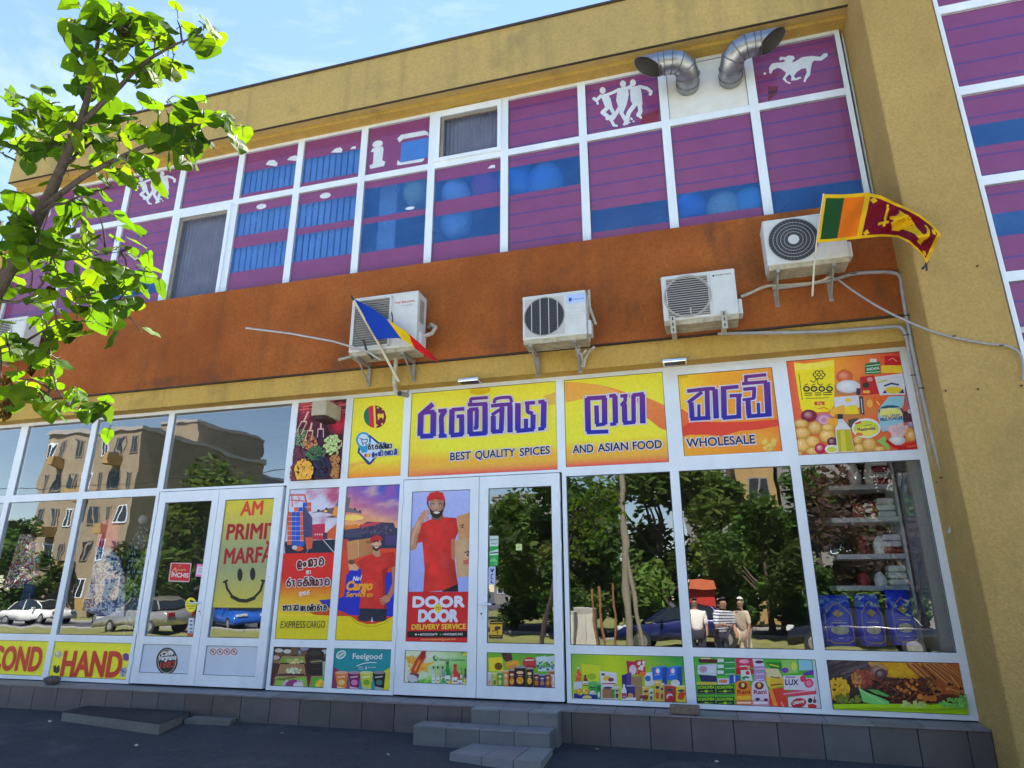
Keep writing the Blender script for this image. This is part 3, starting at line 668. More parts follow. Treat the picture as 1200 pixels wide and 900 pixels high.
# ---- galvanised exhaust elbows
SEAM = mat('dull_duct_seam', (.20, .20, .21), .45, .9, var=.2)
def duct(label, pts, r, cut):
    t = thing('exhaust_duct', label, 'exhaust duct', tuple(pts[0]), 'galvanised exhaust ducts on the white panel')
    path = []; pts = [Vector(p) for p in pts]
    # segmented elbow: straight lobster-back pieces with raised seams
    mb = MB(); n = 28; rings = []
    up = None
    for i, p in enumerate(pts):
        tg = (pts[min(i+1, len(pts)-1)]-pts[max(i-1, 0)]).normalized()
        if up is None: up = Vector((0, 0, 1))
        a = tg.cross(up).normalized(); up = a.cross(tg).normalized(); rings.append((p, a.copy(), up.copy(), tg))
    vs = []
    for i, (p, a, u, tg) in enumerate(rings):
        for j in range(n):
            w = 2*math.pi*j/n; o = (a*math.cos(w)+u*math.sin(w))*r
            v_ = p+o
            if i == len(rings)-1: v_ = v_+tg*(o.dot(cut))
            vs.append(v_)
    k = len(rings); mb.add(vs, [(i*n+j, i*n+(j+1) % n, (i+1)*n+(j+1) % n, (i+1)*n+j) for i in range(k-1) for j in range(n)], 0, None, True)
    inner = [p_+(c_-p_)*.04 for p_, c_ in zip(vs, [rg[0] for rg in rings for _ in range(n)])]
    mb.add(inner, [(i*n+j, (i+1)*n+j, (i+1)*n+(j+1) % n, i*n+(j+1) % n) for i in range(k-1) for j in range(n)], 1, None, True)
    b = (k-1)*n; mb.add(vs[b:]+inner[b:], [(j, (j+1) % n, n+(j+1) % n, n+j) for j in range(n)], 0)
    mb.build('duct_body', [STEEL, mat('dark_duct_inside', (.06, .055, .05), .8)], t)  # inner wall takes a darker material than the steel outside
    for i in range(1, k-1):
        p, a, u, tg = rings[i]; sb = MB()
        sb.tube([p+(a*math.cos(2*math.pi*j/24)+u*math.sin(2*math.pi*j/24))*(r+.003) for j in range(25)], .008, 6, cap=False); sb.build('seam', SEAM, t)
c1 = P(808, 98); c2 = P(858, 91)
c1 = Vector((P(806,102).x, .0, P(806,102).z)); c2 = Vector((P(856,94).x, 0, P(856,94).z))
duct('galvanised steel exhaust elbow turned to the left, mouth cut at a slant', [c1+Vector((0, .02, 0)), c1+Vector((0, -.10, .0)), c1+Vector((.01, -.20, .02)), c1+Vector((-.02, -.30, .075)), c1+Vector((-.10, -.37, .115)), c1+Vector((-.20, -.40, .125)), c1+Vector((-.30, -.405, .125)), c1+Vector((-.37, -.405, .125)), c1+Vector((-.52, -.405, .12))], .155, Vector((0, .25, 1.15)))
duct('galvanised steel exhaust elbow turned to the right, mouth cut at a slant', [c2+Vector((0, .02, 0)), c2+Vector((0, -.10, .0)), c2+Vector((0, -.20, .02)), c2+Vector((.03, -.30, .09)), c2+Vector((.11, -.37, .14)), c2+Vector((.21, -.40, .155)), c2+Vector((.31, -.405, .155)), c2+Vector((.38, -.405, .155)), c2+Vector((.53, -.405, .15))], .155, Vector((0, .25, 1.15)))
# ---- flags
def grid_cloth(name, par, top, bot, cf, nu, nv, m, y0, amp, fr, yl=0):
    """top/bottom edges as survey points at depth y0; waves give it depth"""
    def lerp(path, t):
        L_ = [0]
        for a, b in zip(path, path[1:]): L_.append(L_[-1]+math.hypot(b[0]-a[0], b[1]-a[1]))
        d = t*L_[-1]
        for i in range(len(path)-1):
            if d <= L_[i+1]+1e-9:
                k = (d-L_[i])/(L_[i+1]-L_[i]+1e-9); return (path[i][0]+(path[i+1][0]-path[i][0])*k, path[i][1]+(path[i+1][1]-path[i][1])*k)
        return path[-1]
    mb = MB(); vs = []
    for j in range(nv+1):
        for i in range(nu+1):
            u, w = i/nu, j/nv; a, b = lerp(top, u), lerp(bot, u); px, py = a[0]+(b[0]-a[0])*w, a[1]+(b[1]-a[1])*w
            yy = y0+yl*u+amp*u**.7*math.sin(fr*u*6.28+w*1.3)+amp*.5*math.sin(fr*u*13+w*5)*u+amp*.25*math.sin(w*9+u*22)*u
            vs.append(P(px, py, yy))
    n = nu+1
    fs = [(j*n+i, (j+1)*n+i, (j+1)*n+i+1, j*n+i+1) for j in range(nv) for i in range(nu)]
    for (f, k) in zip(fs, range(len(fs))):
        i, j = k % nu, k//nu; mb.add([vs[q] for q in f], [(0, 1, 2, 3)], 0, cf((i+.5)/nu, (j+.5)/nv), True)
    o = mb.build(name, m, par)
    import bmesh
    bm = bmesh.new(); bm.from_mesh(o.data); bmesh.ops.remove_doubles(bm, verts=bm.verts, dist=1e-5); bm.to_mesh(o.data); bm.free()
    for p in o.data.polygons: p.use_smooth = True
    return o
CLOTH = vcol('flag_cloth', .8, .2, .05, 9, .0, trans=.25)
POLEM = mat('pale_wooden_pole', (.62, .54, .38), .5, var=.12, scale=8)
BLU, YLW, RED = (.012, .06, .46), (.85, .55, .01), (.68, .015, .02)
t = thing('flag', 'blue, yellow and red striped flag on a slanting pole over the air conditioner', 'flag', tuple(P(467, 447, -.6)))
mb = MB(); mb.tube([P(467.5, 447.5, -.58), P(442, 400, -.72), P(413, 349, -.86)], [.018, .017, .016]); mb.build('flag_pole', POLEM, t)
mb = MB(); mb.tube([P(414.5, 352, -.86), P(411.5, 346.5, -.875)], [.018, .012]); mb.build('pole_tip', DARK, t)
grid_cloth('flag_cloth', t, [(413,349),(424,355),(437,361.5),(455,375),(475,388),(493,403),(513,422)], [(442,398),(455,396.5),(467,396),(478,401.5),(490,411),(502,419),(513,424)],
           lambda u, w: BLU if u < .385 else (YLW if u < .625-.03*w else RED), 40, 12, CLOTH, -.80, .05, 1.6)
LION = [(.60,.80),(.60,.72),(.58,.58),(.60,.50),(.56,.48),(.555,.42),(.60,.36),(.62,.24),(.61,.16),(.66,.20),(.70,.20),(.74,.30),(.78,.42),(.86,.46),(.885,.36),(.87,.24),(.84,.20),(.85,.15),(.90,.22),(.915,.36),(.90,.50),(.88,.62),(.87,.80),(.83,.80),(.84,.68),(.80,.64),(.72,.68),(.68,.70),(.66,.80)]
def inpoly(x, y, pg):
    c = False; j = len(pg)-1
    for i in range(len(pg)):
        if (pg[i][1] > y) != (pg[j][1] > y) and x < (pg[j][0]-pg[i][0])*(y-pg[i][1])/(pg[j][1]-pg[i][1])+pg[i][0]: c = not c
        j = i
    return c
def sl(u, w):
    Y, Mr = (.86, .52, .01), (.19, .004, .022)
    if w < .075 or w > .93 or u < .025 or u > .965: return Y
    if u < .17: return (.018, .085, .022)
    if u < .325: return (.88, .19, .008)
    if u < .365: return Y
    for (a, b) in ((.40, .14), (.40, .88), (.935, .14), (.935, .88)):
        if abs(u-a)/.028+abs(w-b)/.07 < 1: return Y
    if abs((u-.525)-(w-.45)*.02) < .010 and .12 < w < .72: return Y
    if .48 < u < .56 and abs(w-.62-(.52-u)*1.2) < .035: return Y
    if inpoly(u, w, LION):
        if noise.noise((u*90, w*34, 1)) > .28 and w < .5 and u < .76: return (.35, .19, .01)
        return Y
    return Mr
t = thing('flag', 'yellow-bordered maroon lion flag with green and orange stripes on a thin pole', 'flag', tuple(P(952, 347, -.95)))
mb = MB(); mb.tube([P(952, 347, -.95), P(954, 312, -.95), P(957, 284, -.96), P(965, 227, -.97)], [.010, .010, .009, .008]); mb.build('flag_pole', POLEM, t)
grid_cloth('flag_cloth', t, [(964.5,227.5),(985,228),(1002,227),(1016,225.5),(1032,229),(1048,237),(1062,243),(1078,251.5),(1092,262),(1103,275)], [(957,284.5),(972,283.5),(990,281.5),(1012,279),(1034,277),(1052,278),(1065,284),(1074,292),(1082,301),(1086,309)],
           sl, 150, 64, CLOTH, -.97, .17, 1.9, -.15)
mb = MB(); mb.tube([P(1087, 305, -1.1), P(1085, 311, -1.1), P(1081, 315, -1.1)], .012); mb.tube([P(1085.5, 310, -1.1), P(1086, 317, -1.1)], .01); mb.build('flag_toggle', DARK, t)
# ---- rods, pipes and cables
t = thing('metal_rod', 'long thin grey metal rod sticking out to the left under the air conditioner', 'metal rod', tuple(P(440, 415, -.5)))
mb = MB(); mb.tube([P(288, 384.5, -1.5), P(340, 391, -1.25), P(390, 400, -1.0), P(430, 412, -.75), P(446, 422, -.62)], .016); mb.build('rod', mat('dull_aluminium', (.5, .47, .45), .4, .8), t)
mb = MB(); mb.tube([P(426, 398, -.80), P(430, 412, -.72), P(437, 421, -.66)], .014); mb.build('clamp', DARK, t)
t = thing('plastic_pipe', 'pale drain pipe running down below the large air conditioner', 'pipe', tuple(P(463, 420, -.4)))
mb = MB(); mb.tube([P(464, 412, -.45), P(464, 425, -.40), P(462, 445, -.30), P(463, 457, -.28), P(468, 463, -.26)], .03); mb.build('pipe', PIPEW, t)
t = thing('plastic_tube', 'short pale tube poking out left below the large air conditioner', 'tube', tuple(P(398, 421, -.5)))
mb = MB(); mb.tube([P(397, 421.5, -.75), P(419, 416, -.55)], .018); mb.build('tube', PIPEW, t)
def cable(name, label, cat, path, r, m=RUBB, n=8, clips=()):
    pts = [P(a, b, c) for a, b, c in path]
    # Catmull-Rom smoothing
    sm = []
    for i in range(len(pts)-1):
        p0, p1, p2, p3 = pts[max(0, i-1)], pts[i], pts[i+1], pts[min(len(pts)-1, i+2)]
        for k in range(5):
            q = k/5; sm.append(.5*((2*p1)+(p2-p0)*q+(2*p0-5*p1+4*p2-p3)*q*q+(3*p1-p0-3*p2+p3)*q**3))
    sm.append(pts[-1]); t = thing(name, label, cat, tuple(pts[0]))
    mb = MB(); mb.tube(sm, r, n); mb.build('sheath', m, t)
    for a, b, c in clips:
        p = P(a, b, c); mb = MB(); mb.tube([p+Vector((-r*1.5, -r*.6, 0)), p+Vector((r*1.5, -r*.6, 0))], .006); mb.build('cable_clip', DARK, t)
cable('conduit', 'grey conduit running from under the slotted-bracket unit to the pilaster and down the window edge', 'conduit',
      [(841, 391, -.34), (900, 390, -.30), (960, 389, -.295), (1020, 385, -.295), (1045, 383, -.295), (1056, 384, -.3), (1062, 394, -.3), (1066, 415, -.25), (1076, 460, -.12), (1089, 520, -.12), (1104, 580, -.12), (1112, 605, -.12)], .021, clips=[(1061, 393, -.33), (1070, 440, -.2), (1100, 565, -.15)])
cable('conduit', 'grey conduit coming off the ringed-fan unit and down the pilaster side', 'conduit',
      [(905, 338, -.30), (940, 334, -.30), (975, 328, -.31), (1000, 321, -.31), (1030, 319, -.30), (1048, 320, -.30), (1055, 325, -.3), (1058, 345, -.3), (1064, 380, -.30), (1073, 425, -.30), (1083, 470, -.30), (1096, 525, -.30), (1110, 575, -.30), (1117, 603, -.30), (1113, 625, -.25)], .022, clips=[(1000, 321, -.34), (1062, 370, -.33), (1080, 455, -.33), (1105, 560, -.33)])
cable('refrigerant_pipe', 'pale wrapped pipe between the two right-hand air conditioners', 'pipe', [(868, 348, -.33), (880, 343, -.3), (900, 335, -.3), (925, 334, -.3), (960, 330, -.33), (975, 322, -.36)], .02, PIPEW)
cable('cable', 'grey cable drooping from the ringed-fan unit across the pilaster to the right', 'cable', [(980, 326, -.4), (1000, 341, -.55), (1030, 360, -.75), (1062, 376, -.82), (1100, 391, -.83), (1150, 402, -.83), (1178, 405, -.83), (1194, 413, -.83), (1199, 428, -.83), (1199, 445, -.83)], .0115, clips=[(1118, 394, -.84), (1173, 405, -.84)])
t = thing('tangled_hose', 'tangle of short pale hoses under the four-bar air conditioner', 'hose', tuple(P(685, 410, -.4)))
for pth in ([(676,402,-.5),(680,412,-.35),(684,424,-.28),(682,430,-.26)], [(696,407,-.45),(690,412,-.36),(686,420,-.32),(684,430,-.27)], [(679,405,-.42),(677,412,-.4),(682,416,-.42),(687,410,-.4)], [(690,340,-.45),(691,360,-.44),(698,380,-.44)]):
    mb = MB(); mb.tube([P(*p) for p in pth], .018, 8); mb.build('hose', PIPEW, t)
for x, y_, lab in ((550, 446.5, 'small silver floodlight on the lintel above the long yellow sign'), (790.5, 424, 'small silver floodlight on the lintel beside the orange sign')):
    p = P(x, y_, -.34); t = thing('floodlight', lab, 'floodlight', tuple(p), 'silver floodlights on the lintel')
    mb = MB(); mb.bbox(p.x-.14, p.x+.14, p.y-.06, p.y+.10, p.z-.02, p.z+.028, .012); mb.build('lamp_body', mat('bright_aluminium', (.7, .72, .74), .25, .9), t)
    mb = MB(); mb.box(p.x-.12, p.x+.12, p.y-.05, p.y+.06, p.z-.026, p.z-.021); mb.build('lamp_glass', DARK, t)
    mb = MB(); mb.box(p.x-.02, p.x+.02, p.y+.10, -.225, p.z-.01, p.z+.01); mb.build('bracket', GREYM, t)
q = rect((366, 472), (378, 470), (377, 486), (364, 487), y=-.42)
t = thing('siren_box', 'beige siren box with a dark open underside on the spice picture', 'siren box', ((q[0]+q[1])/2, -.2, q[2]))
mb = MB(); mb.bbox(q[0], q[1]+.06, -.42, -.02, q[2], q[3]+.02, .01); mb.build('box_body', mat('beige_plastic', (.44, .38, .26), .5, var=.1), t)
mb = MB(); mb.box(q[0]+.02, q[1]+.03, -.40, -.10, q[2]-.05, q[2]-.001); mb.build('speaker_mouth', mat('dark_brown_plastic', (.04, .012, .012), .6), t)
p = P(470, 462, -.36); t = thing('security_camera', 'small black-eyed security camera under the lintel by the yellow signs', 'security camera', tuple(p))
mb = MB(); mb.tube([p+Vector((0, -.04, 0)), p+Vector((.035, .12, .02))], .035, 14); mb.build('camera_body', GREYM, t)
mb = MB(); mb.tube([p+Vector((-.001, -.05, -.001)), p+Vector((0, -.041, 0))], .033, 16); mb.build('lens', DARK, t)
mb = MB(); mb.tube([p+Vector((.035, .12, .02)), p+Vector((.04, .14, .1))], .014); mb.build('bracket', GREYM, t)
# wall anchors on the pilaster
for (x, y_) in ((1145, 312), (1108, 458), (1146, 456), (1197, 452)):
    p = P(x, y_, -.803); t = thing('wall_anchor', 'small rusty anchor stub left in the yellow pilaster', 'anchor', tuple(p), 'rusty anchor stubs in the pilaster')
    mb = MB(); mb.tube([p+Vector((0, -.015, 0)), p+Vector((0, .01, 0))], .008, 8); mb.build('stub', mat('rust', (.06, .035, .02), .8), t)
# ---- steps, slabs and bricks at the foot of the shopfront
STEPM = vcol('step_tile', .45, .4, .10, 6, .05)
t = thing('entrance_steps', 'grey tiled steps leading up to the delivery service door', 'steps', (-2.3, -.5, 0))
def tiled(name, x0, x1, y0, y1, z0, z1, n, col, par):
    mb = MB(); mb.box(x0+.006, x1-.006, y0+.006, y1, z0, z1-.008); o = mb.build(name, GROUT, par); tr = random.Random(int(x0*100)); mb = MB()
    w = (x1-x0)/n
    for i in range(n):
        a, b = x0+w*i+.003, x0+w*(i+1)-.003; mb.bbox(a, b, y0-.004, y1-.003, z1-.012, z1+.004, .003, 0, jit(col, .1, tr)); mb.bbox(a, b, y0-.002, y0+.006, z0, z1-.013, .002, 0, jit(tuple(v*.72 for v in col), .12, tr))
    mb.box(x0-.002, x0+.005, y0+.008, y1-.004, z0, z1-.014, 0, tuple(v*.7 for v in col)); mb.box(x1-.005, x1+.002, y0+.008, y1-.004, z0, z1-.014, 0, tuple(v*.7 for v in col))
    mb.build('step_tiles', STEPM, o)
GT = (.21, .22, .24)
tiled('step', -2.585, -1.62, -.50, -.325, -.1, .316, 3, GT, t)
tiled('step', -3.14, -1.65, -.77, -.503, -.15, .17, 4, GT, t)
mb = MB(); tr = random.Random(5)
for pg in ([(-2.55, -1.22), (-2.46, -.775), (-2.15, -.775), (-2.2, -1.30)], [(-2.192, -1.31), (-2.142, -.775), (-1.85, -.775), (-1.87, -1.36)], [(-1.862, -1.36), (-1.842, -.775), (-1.62, -.775), (-1.60, -1.38)]):
    mb.add([(x, y_, gz(x, y_)-.05) for x, y_ in pg]+[(x, y_, .035+.01*noise.noise((x*9, y_*9, 0))) for x, y_ in pg], [(0, 1, 2, 3)[::-1], (4, 5, 6, 7)]+[(i, (i+1) % 4, 4+(i+1) % 4, 4+i) for i in range(4)], 0, jit(GT, .1, tr))
mb.build('broken_paving_tiles', STEPM, t)
CONC = stucco('worn_concrete', (.19, .18, .17), (.26, .25, .24), (.07, .065, .06), .6, 1.0, False, seed=12)
def slab(label, pg, z, th, top):
    t = thing('concrete_slab', label, 'concrete slab', (pg[0][0], pg[0][1], 0))
    for nm, m_, za, zb in (('slab_body', CONC, -.15, z), ('slab_top', top, z+.001, z+.008)):
        mb = MB(); n = len(pg); s_ = 0 if nm == 'slab_body' else .015
        mb.add([(x, y_, za) for x, y_ in pg]+[(x, y_, zb) for x, y_ in pg], [tuple(range(n)), tuple(range(n, 2*n))]+[(i, (i+1) % n, n+(i+1) % n, n+i) for i in range(n)])
        mb.build(nm, m_, t)
DTOP = stucco('dark_worn_tile', (.045, .04, .045), (.06, .055, .06), (.11, .10, .10), .3, .5, False, seed=31)
slab('large low concrete slab with a dark worn top at the second-hand shop door', [(-8.02, -.31), (-7.92, -.76), (-7.3, -.88), (-7.0, -.93), (-6.55, -1.02), (-6.12, -1.10), (-6.28, -.55), (-6.40, -.31)], .095, .1, DTOP)
slab('small flat concrete slab beside the larger dark-topped one', [(-6.30, -.31), (-6.24, -.57), (-5.63, -.51), (-5.70, -.31)], .05, .06, CONC)
BRK = mat('old_brick', (.20, .15, .12), .95, var=.35, scale=25, bump=.8)
p0 = P(787, 833, -.27)
t = tag(MB().bbox(P(785, 830, -.27).x, P(820, 830, -.27).x, -.31, -.20, .325, .41, .012).build('brick', BRK), 'single old brown brick lying on the ledge below the grocery pictures', 'brick')
mb = MB(); import bmesh
bm = bmesh.new(); bmesh.ops.create_icosphere(bm, subdivisions=3, radius=1)
pc = P(61, 797, -.2)
for v_ in bm.verts:
    k = 1+.35*noise.noise(v_.co*1.7); v_.co = Vector((pc.x+v_.co.x*.13*k, -.19+v_.co.y*.07*k, .375+v_.co.z*.058*k))
mb.bm(bm, 0, None, True); bm.free()
tag(mb.build('stone', mat('grey_stone', (.12, .10, .09), .95, var=.4, scale=20, bump=.9)), 'dark rough stone lying on the ledge by the HAND sign', 'stone')
# ================================================================== SIGNS AND PRINTED PICTURES
def heap(A, cx, cy, rx, ry, col, n, s, seed=1, var=.35, el=1.0, rot=None):
    r = random.Random(seed)
    for _ in range(n):
        w = r.uniform(0, 6.283); q = math.sqrt(r.random()); su = s*r.uniform(.7, 1.3)
        A.ell(cx+math.cos(w)*rx*q, cy+math.sin(w)*ry*q, su, su*el, jit(col, var, r), 7, r.uniform(0, 3.1) if rot is None else rot)
def bottle(A, x, b, w, h, col, cap, lab=(.8, .8, .75), up=-1):
    A.poly([(x-w/2, b), (x+w/2, b), (x+w/2, b+up*h*.55), (x+w*.2, b+up*h*.75), (x+w*.2, b+up*h*.9), (x-w*.2, b+up*h*.9), (x-w*.2, b+up*h*.75), (x-w/2, b+up*h*.55)], col)
    A.box(x-w*.22, b+up*h*.88, x+w*.22, b+up*h, cap); A.box(x-w*.46, b+up*h*.12, x+w*.46, b+up*h*.42, lab); A.box(x-w*.3, b+up*h*.2, x+w*.3, b+up*h*.26, mixc(col, (0, 0, 0), .5))
    A.box(x-w*.4, b+up*h*.45, x-w*.25, b+up*h*.58, mixc(col, (1, 1, 1), .45))
def pack(A, x, b, w, h, col, lab, txt=(.05, .05, .1), up=-1, k=0, r=random.Random(9)):
    sk = r.uniform(-.05, .05)*w
    A.soft([(x-w/2, b), (x+w/2, b), (x+w/2+sk, b+up*h), (x-w/2+sk, b+up*h)], fold(col, x*.01, .35, .14), 4)
    A.poly([(x-w/2+sk*.9, b+up*h*.9), (x+w/2+sk*.9, b+up*h*.9), (x+w/2+sk, b+up*h), (x-w/2+sk, b+up*h)], mixc(col, (1, 1, 1), .3))
    if k == 0: A.ell(x-w*.04, b+up*h*.32, w*.32, h*.17, lab, 14)
    else: A.box(x-w*.36, b+up*h*.14, x+w*.32, b+up*h*.44, lab)
    A.ell(x-w*.04, b+up*h*.69, w*.32, h*.075, txt, 12); A.box(x-w*.26, b+up*h*.53, x+w*.2, b+up*h*.56, mixc(txt, col, .3)); heap(A, x-w*.04, b+up*h*.32, w*.22, h*.11, mixc(lab, (.3, .1, .02), .35), 7, w*.07, int(abs(x)*10), .4)
def offset_stroke(pts, w, ext=0):
    """one outline polygon round a polyline: corners rounded by cutting, mitred"""
    p = [Vector((a, b)) for a, b in pts]
    if ext: p[0] = p[0]+(p[0]-p[1]).normalized()*ext; p[-1] = p[-1]+(p[-1]-p[-2]).normalized()*ext
    q = [p[0]]
    for i in range(1, len(p)-1):
        a, b, c = p[i-1], p[i], p[i+1]; r_ = min(w*.42, (a-b).length*.45, (c-b).length*.45); u, v_ = b+(a-b).normalized()*r_, b+(c-b).normalized()*r_
        for k in range(6): t = k/5; q.append(u*(1-t)**2+b*2*t*(1-t)+v_*t*t)
    q.append(p[-1]); L1, L2 = [], []
    for i in range(len(q)):
        d1 = (q[i]-q[i-1]).normalized() if i else (q[1]-q[0]).normalized(); d2 = (q[i+1]-q[i]).normalized() if i < len(q)-1 else d1
        n1, n2 = Vector((-d1.y, d1.x)), Vector((-d2.y, d2.x)); m_ = (n1+n2).normalized(); k = min(1.6, 1/max(.4, m_.dot(n1))); L1.append(q[i]+m_*w/2*k); L2.append(q[i]-m_*w/2*k)
    return L1, L2
def sinh_stroke(A, words, halo, hw, gcol, zr):
    """block lettering: thick strokes with a pale outline, colour running down the letter"""
    fn = lambda x, z: mixc(gcol[1], gcol[0], (z-zr[0])/(zr[1]-zr[0]))
    for col, ex in ((halo, hw), (fn, 0)):
        for st, w in words:
            L1, L2 = offset_stroke(st, w+ex, ex/2)
            A.up()
            for i in range(len(L1)-1): A.up(.2); A.raw([A.pt(*L1[i]), A.pt(*L1[i+1]), A.pt(*L2[i+1]), A.pt(*L2[i])], col)
            if ex:
                for (a, b), (c, d) in ((L1[0], L2[0]), (L1[-1], L2[-1])): A.ell(a, b, ex*.2, ex*.2, col, 8); A.ell(c, d, ex*.2, ex*.2, col, 8)
BL, PU = rgb(28, 38, 165), rgb(112, 45, 140); HALO = rgb(215, 212, 228)
YL1, YL2 = rgb(228, 232, 56), rgb(242, 222, 58)
NAVY = rgb(22, 36, 75)
def swirl(rc, mode):
    x0, x1, z0, z1 = rc
    def f(u, v):
        c = mixc(YL1, YL2, noise.noise((u*2, v*2, mode))*.5+.5)
        if mode == 3: c = mixc(rgb(245, 190, 45), rgb(240, 120, 40), u*.6+(1-v)*.35); c = mixc(c, rgb(246, 210, 50), max(0, 1-abs(u-.05)*3-abs(v-.85)*1.6)); c = mixc(c, rgb(238, 175, 60), max(0, .8-abs(u-.8)*2-abs(v-.15)*4))
        if mode == 5: c = mixc(c, rgb(243, 130, 50), max(0, 1-v/.22)*.9)
        if mode in (1, 2): c = mixc(c, rgb(244, 150, 60), max(0, 1-abs(v-.17)/.12)*.7); c = mixc(c, rgb(232, 80, 80), max(0, 1-v/.15)); 
        if mode == 1: c = mixc(c, rgb(244, 160, 70), max(0, .55-abs(u-.02)*3)*max(0, 1-v*1.6))
        return c
    return f
# 1 main long sign
rc = CELL[6, 't']; t, A = panel('shop_sign', 'long yellow shop sign with purple Sinhala letters above BEST QUALITY SPICES', 'sign', rc)
A.grid(swirl(rc, 1), 24, 24); A.view(470, 430, 6)
A.ell(555, 165, 75, 28, rgb(220, 185, 20), 18, -.08)
A.poly([(1000,205),(1030,195),(1085,175),(1085,262),(1050,270),(1030,262)], rgb(226, 185, 80)); 
A.build('printed_sheet', t)
A = Art(rc, -.0075); A.view(470, 430, 6)
W1 = [([(226,262),(140,338)],34), ([(141,330),(136,486)],40), ([(136,490),(228,484)],34), ([(226,488),(230,318)],40), ([(238,316),(172,322)],28),
      ([(264,312),(322,305)],26), ([(312,305),(284,350),(288,482)],34), ([(266,488),(322,484)],26),
      ([(446,296),(358,302)],26), ([(360,300),(356,478)],38), ([(350,482),(436,474)],32), ([(428,478),(428,344)],36), ([(392,350),(444,346)],26),
      ([(478,302),(545,296)],26), ([(487,300),(487,474)],40), ([(480,474),(602,466)],32), ([(592,474),(592,258)],38), ([(470,268),(608,260)],26), ([(535,300),(532,432)],30), ([(512,432),(540,430)],24), ([(490,262),(492,226),(612,216)],22),
      ([(634,276),(700,268),(782,262)],26), ([(650,345),(650,462)],36), ([(640,458),(716,452)],30), ([(706,452),(712,280)],34), ([(640,340),(680,312),(704,300)],24), ([(767,268),(768,462)],38), ([(655,256),(662,228),(700,218),(770,214),(780,252)],22),
      ([(823,256),(822,450)],40), ([(812,452),(936,440)],30), ([(928,440),(930,335)],36), ([(872,258),(944,252)],26), ([(890,256),(890,318),(930,330)],28), ([(880,366),(880,440)],30),
      ([(966,250),(1012,242)],26), ([(1006,244),(1002,432)],40), ([(966,438),(1010,434)],26)]
zr = (P(560, 512, 0).z, P(560, 468, 0).z)
sinh_stroke(A, W1, HALO, 16, (PU, BL), zr); A.build('sinhala_lettering', t, TEXT)
def word(rc, y, view, tx, a, b, h, col, par, halo=None, bold=.028, hb=.06, e=0, shear=0):
    A = Art(rc, y); A.view(*view)
    if halo: A.text(tx, (a[0]-3, a[1]+e), (b[0]+3, b[1]+e), h+e*2, halo, hb, shear); A.up(20)
    A.text(tx, a, b, h, col, bold, shear); return A.build('word', par, TEXT)
for a, b, tx in (((346,657),(490,647),'BEST'), ((522,645),(801,627),'QUALITY'), ((836,626),(1046,609),'SPICES')): word(rc, -.0115, (470, 430, 6), tx, a, b, 56, NAVY, t, HALO, .018, .06, 3)
# 2
rc = CELL[7, 't']; t, A = panel('shop_sign', 'yellow shop sign with an orange swirl and purple Sinhala letters above AND ASIAN FOOD', 'sign', rc)
A.grid(swirl(rc, 2), 20, 24); A.view(650, 415, 6)
OR1 = rgb(238, 130, 60)
A.poly([(60,195),(180,200),(320,215),(430,245),(500,290),(330,300),(220,310),(80,340)], rgb(236, 172, 72)); A.poly([(330,222),(430,245),(520,275),(640,300),(720,335),(790,370),(795,540),(740,520),(640,440),(600,350),(480,280)], lambda x, z: mixc(rgb(226, 90, 60), rgb(238, 150, 70), (z-rc[2])/(rc[3]-rc[2])))
A.build('printed_sheet', t); A = Art(rc, -.0075); A.view(650, 415, 6)
W2 = [([(362,304),(225,312)],30), ([(230,308),(236,545)],40), ([(226,550),(378,544)],28), ([(350,306),(352,496)],38), ([(290,500),(356,490)],26), ([(294,362),(298,492)],32),
      ([(384,296),(432,290)],26), ([(424,292),(428,488)],38), ([(390,494),(434,490)],24),
      ([(462,296),(512,290)],24), ([(494,294),(498,330),(476,352)],26), ([(462,356),(505,352)],22), ([(490,350),(494,482)],38), ([(482,486),(566,478)],28), ([(556,482),(554,285)],32), ([(548,290),(628,280)],28), ([(616,284),(620,488)],40)]
zr = (P(725, 505, 0).z, P(725, 462, 0).z); sinh_stroke(A, W2, HALO, 16, (PU, BL), zr); A.build('sinhala_lettering', t, TEXT)
for a, b, tx in (((129,696),(272,689),'AND'), ((305,686),(517,673),'ASIAN'), ((552,672),(754,659),'FOOD')): word(rc, -.011, (650, 415, 6), tx, a, b, 58, NAVY, t, HALO, .018, .06, 3)
# 3
rc = CELL[8, 't']; t, A = panel('shop_sign', 'orange shop sign in its own sash with purple Sinhala letters above WHOLESALE', 'sign', rc)
A.grid(swirl(rc, 3), 20, 24); A.view(780, 410, 6.43)
A.poly([(85,430),(130,450),(260,540),(420,545),(640,540),(870,520),(870,570),(700,600),(560,610),(430,650),(330,640),(180,640),(100,660)], rgb(228, 70, 50)); A.poly([(85,430),(130,450),(220,510),(180,545),(100,600)], rgb(236, 110, 55))
A.poly([(66,178),(165,172),(166,205),(72,218)], rgb(215, 180, 20))
A.view(900, 450, 4); heap(A, 8, 285, 30, 25, rgb(225, 190, 90), 14, 11, 3, .1)
A.build('printed_sheet', t); A = Art(rc, -.0075); A.view(780, 410, 6.43)
W3 = [([(162,312),(300,296),(372,292)],28), ([(275,318),(168,400)],28), ([(192,396),(200,515)],38), ([(186,522),(338,512)],30), ([(312,300),(318,515)],36), ([(250,412),(252,512)],24), ([(372,296),(382,518)],42),
      ([(416,290),(550,278)],28), ([(436,284),(442,515)],42), ([(430,514),(570,502)],30), ([(552,506),(550,338)],36), ([(482,348),(574,342)],26),
      ([(592,205),(758,188)],26), ([(604,200),(606,250)],28), ([(576,256),(766,240)],26), ([(762,244),(776,490)],50), ([(584,298),(680,290)],26), ([(668,292),(664,368)],30), ([(580,378),(670,366)],22), ([(620,374),(628,492)],40), ([(612,502),(800,488)],30), ([(698,400),(702,492)],26)]
